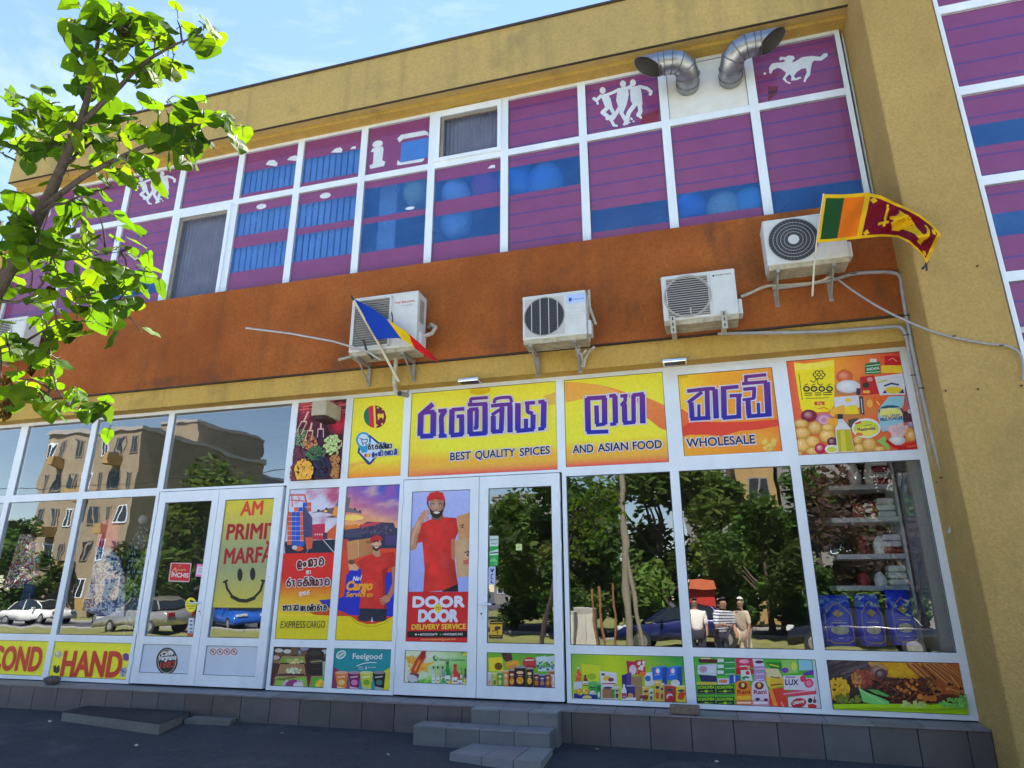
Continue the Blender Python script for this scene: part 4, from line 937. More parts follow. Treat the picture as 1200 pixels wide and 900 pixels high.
zr = (P(860, 492, 0).z, P(860, 440, 0).z); sinh_stroke(A, W3, HALO, 18, (rgb(120, 50, 130), rgb(38, 40, 160)), zr); A.build('sinhala_lettering', t, TEXT)
A = Art(rc, -.011); A.view(780, 410, 6.43)
A.text('WHOLESALE', (156,738), (680,708), 74, HALO, .06); A.text('WHOLESALE', (160,733), (676,704), 66, NAVY, .018); A.build('english_lettering', t, TEXT)
# 4 logo panel
rc = CELL[5, 't']; t, A = panel('shop_sign', 'yellow sign with a round lion-flag emblem and a blue shopping map pin', 'sign', rc)
A.grid(swirl(rc, 5), 14, 22); A.view(330, 450, 6.92)
A.poly([(545,650),(640,630),(750,612),(760,640),(640,650),(545,690)], rgb(236, 180, 70))
cx, cy, r_ = 757, 265, 92
def pie(x0, x1, col):
    q = []
    for s_ in (1, -1):
        for i in range(9):
            x = x0+(x1-x0)*(i/8 if s_ == 1 else 1-i/8); yy = math.sqrt(max(0, r_*r_-(x-cx)**2)); q.append((x-.05*(s_*yy), cy-s_*yy))
    A.poly(q, col)
pie(cx-r_, cx-48, rgb(25, 115, 90)); pie(cx-48, cx-10, rgb(205, 45, 60)); pie(cx-10, cx+6, rgb(238, 210, 60)); pie(cx+6, cx+r_, rgb(112, 25, 55))
A.poly([(775,255),(790,235),(800,245),(825,238),(830,262),(822,288),(812,272),(795,272),(790,290),(778,288),(782,268)], rgb(240, 205, 60)); 
for q in ((780,192),(822,205),(772,335),(815,325)): A.ell(*q, 8, 8, rgb(238, 205, 60))
DB = rgb(25, 60, 120)
A.poly([(720,415),(800,480),(820,540),(720,655),(700,655),(615,555),(625,500)], DB); A.poly([(722,435),(785,490),(800,540),(715,635),(632,552),(650,480)], rgb(200, 215, 240))
A.ell(665, 455, 62, 66, rgb(40, 150, 205)); A.poly([(610,480),(722,470),(690,555),(655,560)], rgb(40, 150, 205)); A.ell(665, 455, 46, 50, rgb(200, 220, 240))
A.line([(635,440),(648,445),(655,480),(690,476),(698,450),(650,450)], 7, rgb(60, 60, 110)); A.ell(660, 492, 6, 6, rgb(60, 60, 110)); A.ell(684, 490, 6, 6, rgb(60, 60, 110)); A.line([(700,430),(720,415),(715,470)], 7, DB)
A.box(672, 565, 720, 592, rgb(190, 60, 60)); A.box(690, 568, 712, 590, rgb(230, 190, 60))
A.build('printed_sheet', t)
GL = {'la': [[(.7,.35),(.45,.15),(.15,.3),(.08,.8),(.3,1.2),(.95,1.15)], [(.42,.5),(.42,.85),(.75,.9),(.92,.55),(.7,.2)]], 'ng': [[(.2,.55),(.5,.4),(.7,.65),(.5,.9),(.2,.8),(.2,.55)]],
 'ka': [[(0,.3),(.55,.1),(.2,.5),(.15,.95),(.45,.95),(.5,.55)], [(.5,.95),(.85,.95),(.95,.5),(.75,.1),(.5,.1)]], 'aa': [[(.1,.15),(.55,.15),(.6,.9),(.2,1)]],
 'va': [[(.1,.55),(.15,.95),(.55,1),(.9,.85),(.95,.35),(.6,.05),(.25,.1),(.2,.4),(.5,.45)]], 'ha': [[(.1,.2),(.4,.2),(.2,.5),(.2,.95),(.5,.95),(.6,.5),(.65,.1),(.95,.15),(.95,1)]],
 'ra': [[(.7,-.15),(.25,.25),(.1,.65),(.25,1),(.7,1),(.85,.6),(.55,.35),(.25,.45)]], 'u': [[(.0,.2),(.5,.2),(.3,.6),(.55,1.05)]], 'e': [[(.9,.2),(.3,.15),(.1,.5),(.2,1),(.75,1),(.85,.55),(.5,.5)]],
 'ma': [[(.35,.3),(.1,.55),(.2,1),(.75,1),(.95,.6),(.85,.15),(.5,.15),(.5,.65)], [(.4,0),(.5,-.2),(.95,-.25)]], 'ni': [[(.1,.5),(.1,.95),(.5,1),(.62,.5),(.35,.2),(.95,.2),(.97,1)], [(.3,0),(.6,-.25),(.95,-.02)]],
 'ya': [[(.08,.1),(.1,.95),(.5,1),(.55,.45)], [(.55,1),(.95,.9),(.95,.4),(.6,.1),(.5,.35)]], 'nda': [[(.1,.1),(.5,.15),(.45,.5),(.1,.6),(.15,1),(.95,1),(.95,.1),(.7,.0)], [(.5,.6),(.55,1)]]}
def sinhala(A, gl, a, b, h, w, col, halo=None, hw=0):
    n = len(gl); 
    for ps in ((1, 0) if halo else (0,)):
        for i, g in enumerate(gl):
            t0 = (i+.06)/n; t1 = (i+.94)/n
            for st in GL[g]:
                A.line([(a[0]+(b[0]-a[0])*(t0+(t1-t0)*x), a[1]+(b[1]-a[1])*(t0+(t1-t0)*x)-h+h*y) for x, y in st], w+(hw if ps else 0), halo if ps else col)
A = Art(rc, -.0085); A.view(330, 450, 6.92)
sinhala(A, ['ra','u','e','ma','ni','ya','aa'], (700,530), (905,520), 38, 9, rgb(20, 25, 50), rgb(215, 225, 235), 9)
sinhala(A, ['la','ng','ka','aa','va','ha','aa','ni'], (735,590), (940,572), 36, 9, rgb(40, 60, 140), rgb(215, 225, 235), 9); A.build('sinhala_lettering', t, TEXT)
# 5 spices in scoops
rc = CELL[4, 't']; t, A = panel('picture_panel', 'tall picture panel of spices in scoops and heaps under the beige siren box', 'picture panel', rc)
A.grid(lambda u, v: mixc(rgb(80, 25, 50), rgb(120, 50, 60), noise.noise((u*6, v*8, 1))*.6+.4), 16, 30); A.view(330, 450, 6.92)
r5 = random.Random(11)
for i in range(22):
    y_ = 130+r5.random()*110; x_ = r5.uniform(150, 520); A.line([(x_-60, y_+12), (x_+50, y_-8)], r5.uniform(8, 15), jit(rgb(205, 90, 95), .3, r5))
heap(A, 190, 270, 60, 60, rgb(150, 40, 70), 60, 10, 2); A.ball(460, 315, 62, 100, rgb(160, 28, 58), .1, .4); A.ball(462, 300, 54, 80, rgb(200, 48, 78), .2, .2); heap(A, 460, 310, 50, 80, rgb(190, 40, 70), 70, 5, 8, .2)
heap(A, 330, 440, 60, 90, rgb(62, 35, 70), 150, 8, 4, .4); heap(A, 165, 440, 50, 80, rgb(120, 150, 110), 90, 7, 6, .35); heap(A, 240, 480, 60, 60, rgb(205, 130, 85), 110, 6, 7)
heap(A, 150, 590, 60, 90, rgb(110, 60, 75), 130, 8, 9, .4); heap(A, 430, 500, 75, 80, rgb(185, 210, 140), 110, 13, 10, .3, .5); heap(A, 290, 570, 80, 65, rgb(75, 120, 80), 160, 7, 12, .3)
heap(A, 450, 680, 55, 100, rgb(190, 130, 75), 170, 8, 13, .3); heap(A, 120, 730, 35, 70, rgb(130, 60, 60), 70, 8, 14, .4); heap(A, 345, 690, 75, 100, rgb(42, 42, 72), 220, 8, 15, .35); heap(A, 205, 710, 70, 90, rgb(240, 180, 70), 230, 9, 16, .2)
for (xa, ya, xb, yb) in ((240,240,160,420), (270,330,240,470), (345,330,340,440)):
    A.line([(xa, ya), (xa+(xb-xa)*.4, ya+(yb-ya)*.4)], 14, rgb(225, 185, 165)); A.line([(xa+(xb-xa)*.4-22, ya+(yb-ya)*.45), (xb-24, yb)], 7, rgb(215, 175, 155)); A.line([(xa+(xb-xa)*.4+22, ya+(yb-ya)*.45), (xb+24, yb)], 7, rgb(215, 175, 155)); A.line([(xa+(xb-xa)*.4-20, ya+(yb-ya)*.42), (xa+(xb-xa)*.4+20, ya+(yb-ya)*.42)], 10, rgb(225, 185, 165))
A.build('printed_sheet', t)
# 6 grocery collage (upper right)
rc = CELL[9, 't']; t, A = panel('picture_panel', 'orange picture panel of potatoes, onions, oil bottle and grocery packets at the pilaster', 'picture panel', rc)
A.grid(lambda u, v: mixc(mixc(rgb(232, 75, 70), rgb(248, 170, 45), max(0, 1-abs(u-.45)*1.9)*min(1, .35+v*.6)), rgb(238, 120, 50), (1-v)*.5), 22, 18); A.view(910, 400, 6.316)
Y_ = rgb(245, 225, 30)
A.poly([(128,155),(200,165),(290,155),(425,135),(430,300),(425,480),(380,520),(200,530),(180,500),(140,250)], Y_); A.poly([(128,155),(200,165),(290,155),(425,135),(428,180),(290,205),(135,215)], rgb(250, 235, 90))
for i in range(6): w = i*1.047; A.ell(315+30*math.cos(w), 248+22*math.sin(w), 18, 15, (.02, .02, .02)); 
for i in range(6): w = i*1.047; A.ell(315+28*math.cos(w), 248+20*math.sin(w), 11, 9, Y_)
A.ell(315, 247, 16, 12, (.02, .02, .02)); A.ell(315, 247, 10, 7, Y_); A.line([(300,275),(305,310),(320,325)], 6, (.02,.02,.02)); A.line([(250,290),(275,305),(298,280)], 6, (.02,.02,.02))
for x in (222, 277, 335, 392): A.ell(x, 352, 26, 22, (.02,.02,.02)); A.ell(x, 352, 15, 11, rgb(215, 205, 60)); A.line([(x-14,326),(x+8,316)], 6, (.02,.02,.02))
for i, (a, b) in enumerate(((205,395),(195,300))): pass
for y_ in (385, 400): A.line([(208, y_), (262, y_-2)], 7, (.05,.05,.02), False); A.line([(285, y_-2), (330, y_-4)], 7, (.05,.05,.02), False); A.line([(345, y_-4), (410, y_-6)], 7, (.05,.05,.02), False)
A.line([(215,424),(385,418)], 4, (.05,.05,.02), False); A.box(280, 446, 356, 472, rgb(215, 75, 45)); A.text('5kg', (300,466), (338,465), 14, (.9,.8,.3))
A.line([(165,240),(190,435)], 5, (.2,.18,.02), False)
A.ball(502, 262, 62, 50, rgb(226, 108, 60), .3, .3); A.line([(480,215),(510,205)], 5, rgb(190, 90, 40))
A.box(800, 110, 930, 178, rgb(205, 35, 40)); A.line([(830,140),(860,125),(890,150)], 5, rgb(240,170,160)); A.box(775, 178, 955, 235, rgb(245, 205, 50))
A.poly([(655,165),(765,150),(768,240),(655,245)], rgb(25, 120, 75)); A.line([(660,185),(765,172)], 6, rgb(200,230,200), False); A.line([(660,232),(766,226)], 6, rgb(200,230,200), False); A.box(690, 130, 740, 155, (.75, .75, .75)); A.text('ANCHOR', (668,218), (762,208), 20, (.8,.85,.8), .02)
A.poly([(430,325),(620,285),(640,400),(435,400)], rgb(190, 130, 85)); A.ball(530, 335, 90, 48, (.72, .74, .80), .4, .2)
A.poly([(615,265),(720,250),(760,390),(630,400)], rgb(200, 40, 45)); A.ell(662, 325, 26, 22, rgb(50, 60, 40)); A.ell(690, 282, 22, 16, rgb(230, 150, 140)); A.box(640, 365, 690, 385, rgb(235, 190, 60))
A.poly([(725,265),(945,235),(950,395),(765,400)], (.72, .75, .82)); A.ell(865, 362, 62, 26, rgb(235, 205, 50)); A.line([(800,330),(850,312),(900,322)], 13, rgb(50, 60, 130)); A.line([(750,305),(815,288)], 12, rgb(195, 205, 80)); A.poly([(785,385),(800,360),(820,385)], rgb(50,60,130)); A.poly([(905,385),(935,352),(945,385)], rgb(50,60,130))
A.poly([(940,240),(965,240),(985,350),(960,390)], rgb(180, 60, 60)); A.poly([(955,400),(990,350),(1020,500),(970,520)], rgb(150, 125, 140)); A.box(590, 348, 622, 398, rgb(80, 30, 80))
A.poly([(425,415),(605,400),(615,490),(430,500)], (.70, .70, .76)); A.ell(532, 435, 24, 14, rgb(240, 200, 60))
A.poly([(612,410),(640,408),(650,545),(620,548)], (.05,.05,.06)); A.line([(625,425),(636,530)], 6, (.7,.7,.7), False); A.poly([(640,430),(700,415),(750,545),(655,548)], rgb(225, 130, 60)); A.poly([(695,415),(835,402),(825,470),(760,500),(705,475)], rgb(240, 105, 35)); A.line([(740,445),(760,470)], 10, rgb(250,190,120)); A.ell(690, 460, 22, 30, rgb(240, 180, 80))
A.poly([(400,500),(500,470),(520,545),(390,560)], rgb(245, 180, 60)); A.poly([(505,485),(590,470),(610,535),(510,550)], rgb(238, 215, 40)); A.box(430, 540, 640, 640, rgb(200, 125, 60)); A.poly([(530,580),(600,570),(600,640),(530,640)], rgb(90,70,50))
A.poly([(755,500),(830,410),(945,405),(940,470),(925,500),(945,640),(780,670),(750,560)], rgb(150, 205, 222)); A.ell(845, 515, 92, 42, rgb(30, 90, 120), 22); A.ell(845, 535, 84, 42, rgb(235, 235, 120)); A.text('MILK POWDER', (770,592), (936,578), 24, rgb(25, 60, 150), .03); A.text('FULL CREAM', (785,565), (915,553), 18, rgb(25, 60, 150), .02); A.text('PELWATTE', (768,524), (920,516), 26, rgb(235,230,185), .02); A.line([(790,640),(900,622)], 10, rgb(230, 190, 190))
A.ball(240, 552, 60, 46, rgb(140, 25, 55), .35, .4); A.ball(355, 580, 66, 46, rgb(205, 130, 165), .3, .3); A.ell(352, 582, 42, 32, rgb(220, 165, 190)); A.ell(350, 584, 22, 18, rgb(200, 140, 170)); A.line([(310,500),(350,490),(380,505)], 8, rgb(235,130,40)); A.box(380, 570, 470, 640, rgb(245, 165, 40))
PT = rgb(240, 188, 88)
for i, (x, y_, a, b) in enumerate(((180,610,55,32),(285,640,52,48),(190,680,62,44),(375,700,62,52),(190,770,60,52),(265,742,52,42),(380,640,50,30),(275,815,62,32),(410,760,40,40),(600,730,35,30),(685,765,56,52),(610,795,40,40),(760,800,44,24),(165,832,30,12))):
    A.ball(x, y_, a, b, jit(PT, .07, r5), .3, .42); heap(A, x, y_, a*.7, b*.7, rgb(205, 145, 60), 7, 3, i)
A.ball(410, 745, 38, 34, rgb(110, 20, 50)); A.ball(322, 795, 42, 40, rgb(200, 25, 80), .6, .3); A.ell(408, 800, 52, 32, (.75, .78, .72)); A.ell(408, 802, 36, 20, rgb(205, 205, 60))
A.poly([(432,650),(470,580),(490,580),(545,645),(575,820),(450,825)], rgb(215, 218, 225)); A.poly([(440,658),(545,652),(570,815),(458,820)], rgb(190, 180, 30)); A.poly([(470,665),(500,662),(520,815),(480,818)], rgb(215, 205, 60)); A.box(450, 540, 488, 578, (.03, .03, .03)); A.poly([(452,578),(488,576),(490,600),(452,605)], rgb(200,205,215))
A.ell(662, 645, 108, 74, (.76, .78, .78)); A.ell(662, 648, 92, 60, rgb(205, 215, 60)); A.ell(662, 668, 80, 36, rgb(240, 225, 90)); A.text('Meadowlea', (600,668), (730,655), 26, rgb(40, 50, 90), .02); A.line([(585,612),(620,600)], 14, rgb(220, 60, 50)); A.ell(610, 690, 26, 14, rgb(230, 120, 60)); A.line([(650,628),(700,618)], 9, rgb(160,170,60))
A.poly([(740,740),(800,700),(840,800),(820,808),(780,770)], rgb(150, 195, 90)); heap(A, 900, 660, 70, 40, rgb(225, 190, 195), 22, 20, 22, .12); A.ball(890, 735, 62, 36, (.72, .70, .72), .5, .25); A.poly([(945,690),(975,620),(1040,690),(1020,735),(960,740)], rgb(230, 160, 70)); A.ball(995, 700, 40, 42, rgb(236, 175, 90)); A.ball(1000, 610, 40, 34, rgb(165, 130, 185))
A.line([(815,740),(870,780),(950,785)], 22, rgb(200, 25, 30)); A.line([(940,770),(1000,760),(1060,745)], 20, rgb(215, 40, 35)); A.line([(900,800),(1040,790)], 12, rgb(190, 30, 30)); A.box(935, 520, 1060, 600, rgb(95, 50, 60)); A.ell(990, 520, 24, 18, (.6, .6, .62))
A.build('printed_sheet', t)
# 7 containers / express cargo
def sunset(u, v):
    c = mixc(rgb(250, 205, 90), rgb(235, 120, 110), min(1, v*1.5)); c = mixc(c, rgb(60, 90, 200), max(0, v*1.5-.75+u*.6)); n_ = noise.noise((u*3, v*7, 2))+.5*noise.noise((u*8, v*15, 5)); return mixc(c, rgb(180, 90, 150) if n_ > 0 else rgb(255, 200, 160), min(.6, abs(n_)*.8))
def skyl(u, v):
    n_ = noise.noise((u*4, v*5, 7))+.5*noise.noise((u*9, v*11, 4)); c = mixc(rgb(225, 225, 240), rgb(180, 190, 225), v*.5); return mixc(c, rgb(190, 90, 130), max(0, min(1, n_*1.4+(u+v)-1.25)))
rc = CELL[4, 'm']; t, A = panel('poster', 'tall cargo poster with stacked containers above EXPRESS CARGO', 'poster', rc); x0, x1, z0, z1 = rc
zc = P(340, 648.5).z; A.grid(skyl, 14, 20, (x0, x1, zc, z1)); A.view(320, 560, 7.5)
A.poly([(105,560),(560,540),(560,670),(105,670)], rgb(28, 38, 62)); A.line([(440,545),(540,660)], 8, rgb(190,195,205), False); A.line([(350,560),(290,665)], 5, rgb(150,160,170), False)
OG, BB = rgb(220, 95, 55), rgb(35, 85, 200)
A.line([(150,150),(275,150),(300,235)], 14, rgb(205, 90, 55)); A.line([(160,195),(290,205)], 10, rgb(205, 90, 55)); A.line([(215,150),(235,200)], 6, OG); A.line([(165,160),(170,250)], 10, OG)
for j in range(9):
    for i in range(4):
        yy = 215+j*42; xx = 130+i*38-(0 if j > 1 else -60)
        if j < 1 and i < 2: continue
        A.poly([(xx-4, yy+2), (xx+32, yy), (xx+32, yy+38), (xx-5, yy+40)], jit(BB if (i*7+j*5) % 5 > 1 else OG, .15, r5))
A.poly([(262,230),(345,350),(345,520),(270,600)], rgb(60, 65, 110))
for j in range(10): A.line([(265,255+j*34),(345,365+j*18)], 5, jit(rgb(90, 80, 110), .4, r5), False)
A.poly([(345,410),(458,400),(455,545),(345,545)], rgb(205, 50, 85)); [A.line([(352+i*15,412),(352+i*15,540)], 3, rgb(160,35,65), False) for i in range(7)]; [A.box(365+i*20, 490, 377+i*20, 505, rgb(235,190,200)) for i in range(4)]
A.poly([(480,470),(560,405),(560,540),(480,535)], OG); A.poly([(285,525),(350,520),(345,620),(295,630)], rgb(215, 95, 60)); A.box(190, 560, 275, 600, rgb(40, 90, 190)); A.ell(225, 622, 45, 22, rgb(225, 90, 50)); A.ell(190, 612, 24, 18, (.6, .6, .65)); A.box(440, 480, 480, 540, rgb(90, 50, 70))
A.poly([(330,310),(480,270),(560,255),(570,330),(420,300)], rgb(120, 95, 100)); A.poly([(545,250),(590,150),(590,340),(515,335)], rgb(235, 150, 60)); A.poly([(455,345),(520,332),(585,345),(520,352)], rgb(110, 80, 80)); A.ell(400, 288, 12, 12, (.05,.05,.08)); A.ell(470, 275, 12, 14, (.05,.05,.08)); A.poly([(545,250),(585,165),(590,165),(590,260)], rgb(120, 115, 130)); A.ell(465, 292, 14, 10, rgb(250,200,100))
A.grid(lambda u, v: mixc(rgb(245, 215, 40), rgb(225, 35, 30), max(0, min(1, (v-.30)*2.6))), 10, 30, (x0, x1, z0, zc)); A.view(310, 640, 7.5)
A.poly([(480,475),(540,470),(600,462),(600,560),(500,500)], rgb(50, 50, 170)); A.poly([(390,585),(500,570),(600,560),(600,612),(450,605)], rgb(215, 80, 40)); A.box(100, 614, 600, 830, rgb(232, 214, 30)); A.build('printed_sheet', t)
A = Art(rc, -.010); A.view(310, 640, 7.5); WH = rgb(235, 230, 235)
sinhala(A, ['la','ng','ka','aa','va'], (285,190), (525,165), 66, 15, rgb(95, 20, 25), WH, 13); sinhala(A, ['ha','aa'], (365,246), (420,242), 32, 6, WH); sinhala(A, ['ra','u','e','ma','ni','ya','aa','va'], (195,352), (580,342), 58, 13, rgb(95, 20, 25), WH, 13); sinhala(A, ['la','ka','ra'], (310,432), (410,424), 32, 6, WH)
sinhala(A, ['ha','aa','nda'], (165,565), (310,560), 44, 12, rgb(25, 25, 35), rgb(230,225,220), 10); sinhala(A, ['ha','u','va','ma','aa','ra','u','va'], (325,568), (560,562), 44, 11, rgb(25, 25, 35), rgb(230,225,220), 10)
A.text('EXPRESS', (153,720), (370,718), 64, rgb(60, 38, 20), .0); A.text('CARGO', (384,718), (542,716), 64, rgb(60, 38, 20), .0); A.build('lettering', t, TEXT)
# printed courier figures on the posters
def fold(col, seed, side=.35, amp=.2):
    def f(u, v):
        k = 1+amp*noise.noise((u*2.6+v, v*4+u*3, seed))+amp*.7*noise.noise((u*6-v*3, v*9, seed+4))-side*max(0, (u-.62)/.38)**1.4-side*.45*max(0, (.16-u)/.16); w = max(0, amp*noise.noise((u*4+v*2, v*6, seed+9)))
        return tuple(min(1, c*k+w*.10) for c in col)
    return f
SK1, SK2, RD = rgb(205, 150, 120), rgb(150, 100, 75), rgb(218, 42, 36)
def face(A, cx, cy, w, h, skin, beard):
    A.ball(cx, cy, w, h, skin, .18, .30); A.ell(cx-w*.95, cy+h*.05, w*.14, h*.2, mixc(skin, (.1,.03,.02), .2)); A.ell(cx+w*.95, cy+h*.02, w*.14, h*.2, mixc(skin, (.1,.03,.02), .3))
    A.poly([(cx+w*.2, cy-h*.9), (cx+w*.95, cy-h*.2), (cx+w*.7, cy+h*.7), (cx+w*.45, cy+h*.6), (cx+w*.6, cy)], mixc(skin, (.05,.02,.01), .22))
    A.poly([(cx-w*.92, cy+h*.1), (cx-w*.8, cy+h*.7), (cx-w*.3, cy+h*1.05), (cx+w*.3, cy+h*1.05), (cx+w*.82, cy+h*.65), (cx+w*.92, cy+h*.1), (cx+w*.55, cy+h*.35), (cx, cy+h*.25), (cx-w*.55, cy+h*.35)], beard)
    A.ell(cx, cy+h*.48, w*.45, h*.16, (.75,.74,.72), 12); A.line([(cx-w*.45, cy+h*.44), (cx, cy+h*.40), (cx+w*.45, cy+h*.44)], h*.06, rgb(150, 70, 65)); A.line([(cx-w*.4, cy+h*.55), (cx, cy+h*.66), (cx+w*.4, cy+h*.55)], h*.06, rgb(165, 80, 75))
    for s_ in (-1, 1):
        A.ell(cx+s_*w*.40, cy-h*.18, w*.16, h*.07, (.7,.68,.66), 10); A.ell(cx+s_*w*.40, cy-h*.18, w*.08, h*.07, (.02,.015,.01), 8); A.line([(cx+s_*w*.2, cy-h*.33), (cx+s_*w*.62, cy-h*.36)], h*.07, (.03,.02,.015))
    A.poly([(cx-w*.05, cy-h*.2), (cx+w*.1, cy-h*.2), (cx+w*.2, cy+h*.16), (cx-w*.16, cy+h*.16)], mixc(skin, (1,.8,.7), .15)); A.line([(cx-w*.18, cy+h*.18), (cx+w*.2, cy+h*.18)], h*.05, mixc(skin, (.1,.02,.02), .4))
def hand(A, pts, skin):
    for st, w in pts: A.line(st, w, skin)
rc = CELL[5, 'm']; t, A = panel('poster', 'poster of a bearded red-capped courier shouldering a box under a landing plane', 'poster', rc); x0, x1, z0, z1 = rc
zc = P(430, 632).z; A.grid(sunset, 16, 20, (x0, x1, zc, z1)); A.view(320, 560, 7.5)
A.grid(lambda u, v: mixc(rgb(230, 60, 35), rgb(225, 75, 40), v), 4, 8, (x0, x1, z0, zc))
A.box(620, 440, 1110, 620, rgb(45, 50, 85)); A.poly([(740,430),(830,385),(1060,395),(1095,500),(760,500)], rgb(62, 55, 85)); A.poly([(760,410),(930,385),(940,405),(780,440)], rgb(200, 70, 80)); A.poly([(630,420),(740,405),(770,440),(630,455)], rgb(230, 125, 50)); A.box(985, 505, 1080, 590, rgb(80, 60, 120)); [A.line([(995+i*16,508),(995+i*16,588)], 3, rgb(55,45,95), False) for i in range(5)]; A.box(630, 455, 780, 520, rgb(70,70,100)); A.box(620,540,660,640, rgb(200,70,50)); A.ell(700, 350, 100, 26, rgb(255, 215, 110)); heap(A, 900, 460, 140, 40, rgb(90, 80, 110), 40, 8, 3, .4)
A.poly([(640,170),(685,170),(665,260),(780,300),(780,315),(640,300)], rgb(115, 105, 120)); A.ell(720, 275, 11, 12, (.06,.05,.08)); A.ell(765, 292, 10, 11, (.06,.05,.08)); A.poly([(630,160),(660,165),(645,300),(630,310)], rgb(150, 110, 100))
A.view(310, 640, 7.5)
A.poly([(640,470),(700,440),(720,260),(760,205),(850,200),(840,610),(640,600)], rgb(22, 42, 190)); A.poly([(1060,240),(1150,215),(1150,620),(1060,615)], rgb(22, 42, 190)); A.poly([(640,560),(700,580),(760,610),(640,612)], rgb(215,60,40))
A.soft([(725,-40),(950,-75),(965,65),(735,130)], fold(rgb(192, 128, 78), 1, .2, .06), 8); A.soft([(725,-40),(830,-58),(830,100),(735,130)], fold(rgb(208, 144, 92), 2, .1, .06), 6); A.line([(828,-55),(826,90)], 4, rgb(225,190,150), False); A.box(895, -45, 930, -25, rgb(150, 95, 60))
A.poly([(735,135),(770,125),(830,190),(820,215),(745,212)], rgb(220, 165, 130)); A.ell(765, 140, 30, 22, rgb(115, 80, 60)); A.soft([(840,545),(1075,548),(1070,665),(830,650)], fold(rgb(28, 32, 58), 5, .3, .35), 10); A.poly([(820,620),(900,560),(905,665),(830,655)], rgb(30, 38, 68)); A.poly([(935,665),(945,620),(958,668)], rgb(190, 205, 225))
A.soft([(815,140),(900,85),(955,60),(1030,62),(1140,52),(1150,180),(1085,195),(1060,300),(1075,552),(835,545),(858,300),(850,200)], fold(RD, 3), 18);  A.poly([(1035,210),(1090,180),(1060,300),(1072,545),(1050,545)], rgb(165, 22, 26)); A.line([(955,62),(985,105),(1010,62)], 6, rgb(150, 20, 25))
A.line([(1140,200),(1145,330),(1100,440),(1050,460)], 42, rgb(190, 120, 90)); hand(A, [([(1070,460),(1015,462)],9), ([(1070,470),(1018,482)],9), ([(1075,480),(1025,500)],9), ([(1080,488),(1038,515)],8), ([(1068,455),(1058,438)],9)], rgb(205, 140, 110)); A.ell(1080, 468, 26, 24, rgb(200, 132, 102))
A.poly([(955,15),(1010,10),(1020,85),(985,98),(950,70)], rgb(195, 140, 112)); face(A, 985, -18, 42, 58, rgb(225, 170, 145), rgb(70, 45, 38)); A.poly([(930,-30),(935,-65),(960,-92),(1000,-98),(1030,-80),(1040,-45),(1020,-58),(965,-48)], rgb(195, 40, 36)); A.poly([(930,-36),(965,-52),(1020,-58),(1000,-38),(950,-28)], rgb(150, 25, 26))
yz = P(430, 721.5).z
A.poly([(640,614),(760,616),(820,660),(900,685),(980,682),(1060,655),(1150,605),(1150,830),(620,830)], rgb(238, 216, 20)); A.line([(750,620),(820,680),(900,705),(960,705),(1050,680),(1120,635)], 3.5, rgb(150, 110, 20))
A.build('printed_sheet', t); A = Art(rc, -.012); A.view(310, 640, 7.5)
A.text('No1', (775,306), (852,298), 42, (.8,.82,.9), .03, .25); A.text('Cargo', (722,385), (945,382), 78, rgb(246, 165, 35), .05, .2); A.text('Service', (716,446), (888,442), 46, rgb(246, 165, 35), .03, .2); sinhala(A, ['e','va'], (896,444), (955,442), 26, 7, rgb(246,165,35)); A.build('lettering', t, TEXT)
# 8 door to door delivery
rc = CELL['G', 'm']; t, A = panel('poster', 'door poster of a red-capped courier phoning beside boxes above DOOR TO DOOR', 'poster', rc, y=-.016); x0, x1, z0, z1 = rc
A.grid(lambda u, v: mixc(rgb(150, 165, 235), rgb(175, 185, 240), v), 6, 10); A.view(465, 560, 6)
BX = rgb(205, 165, 125)
A.soft([(425,270),(520,240),(520,425),(435,435)], fold(rgb(206, 148, 100), 4, .2, .08), 8); A.line([(445,335),(470,328),(455,350),(470,352)], 6, rgb(90, 55, 40)); A.soft([(405,440),(520,420),(520,690),(425,700)], fold(BX, 6, .2, .08), 8); A.line([(480,525),(510,515),(495,545),(515,548)], 8, rgb(60, 45, 45)); A.poly([(468,580),(520,565),(520,605),(468,610)], rgb(205, 100, 85))
A.poly([(318,790),(430,740),(432,800),(320,800)], rgb(22, 20, 32))
A.line([(110,480),(135,370)], 60, rgb(196, 136, 108)); A.line([(135,370),(172,288)], 44, rgb(204, 146, 118)); A.line([(100,480),(122,385),(160,300)], 16, rgb(216, 162, 134), False); A.line([(138,470),(158,390)], 14, rgb(165, 106, 82), False)
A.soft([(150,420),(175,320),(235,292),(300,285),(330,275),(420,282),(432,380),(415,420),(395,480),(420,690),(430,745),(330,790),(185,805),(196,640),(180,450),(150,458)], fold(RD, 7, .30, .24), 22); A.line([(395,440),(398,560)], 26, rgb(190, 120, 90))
A.poly([(245,270),(320,255),(335,282),(290,300),(245,295)], rgb(130, 85, 65)); face(A, 280, 208, 52, 72, rgb(178, 125, 95), rgb(38, 26, 22)); A.poly([(212,190),(212,140),(235,105),(285,95),(325,105),(340,150),(342,205),(325,160),(270,148),(228,165)], rgb(205, 40, 40)); A.poly([(218,165),(265,140),(330,152),(300,138),(240,145)], rgb(165, 28, 30)); A.poly([(214,168),(224,168),(226,215),(216,195)], (.02,.015,.012)); A.poly([(328,160),(340,165),(336,215),(328,205)], (.02,.015,.012))
A.box(196, 242, 218, 285, rgb(190, 195, 205)); hand(A, [([(185,300),(180,262),(196,235)],16), ([(192,282),(200,250),(222,232)],12), ([(205,285),(214,262),(228,246)],11), ([(212,292),(224,278)],10), ([(178,272),(172,250)],11)], rgb(205, 145, 118))
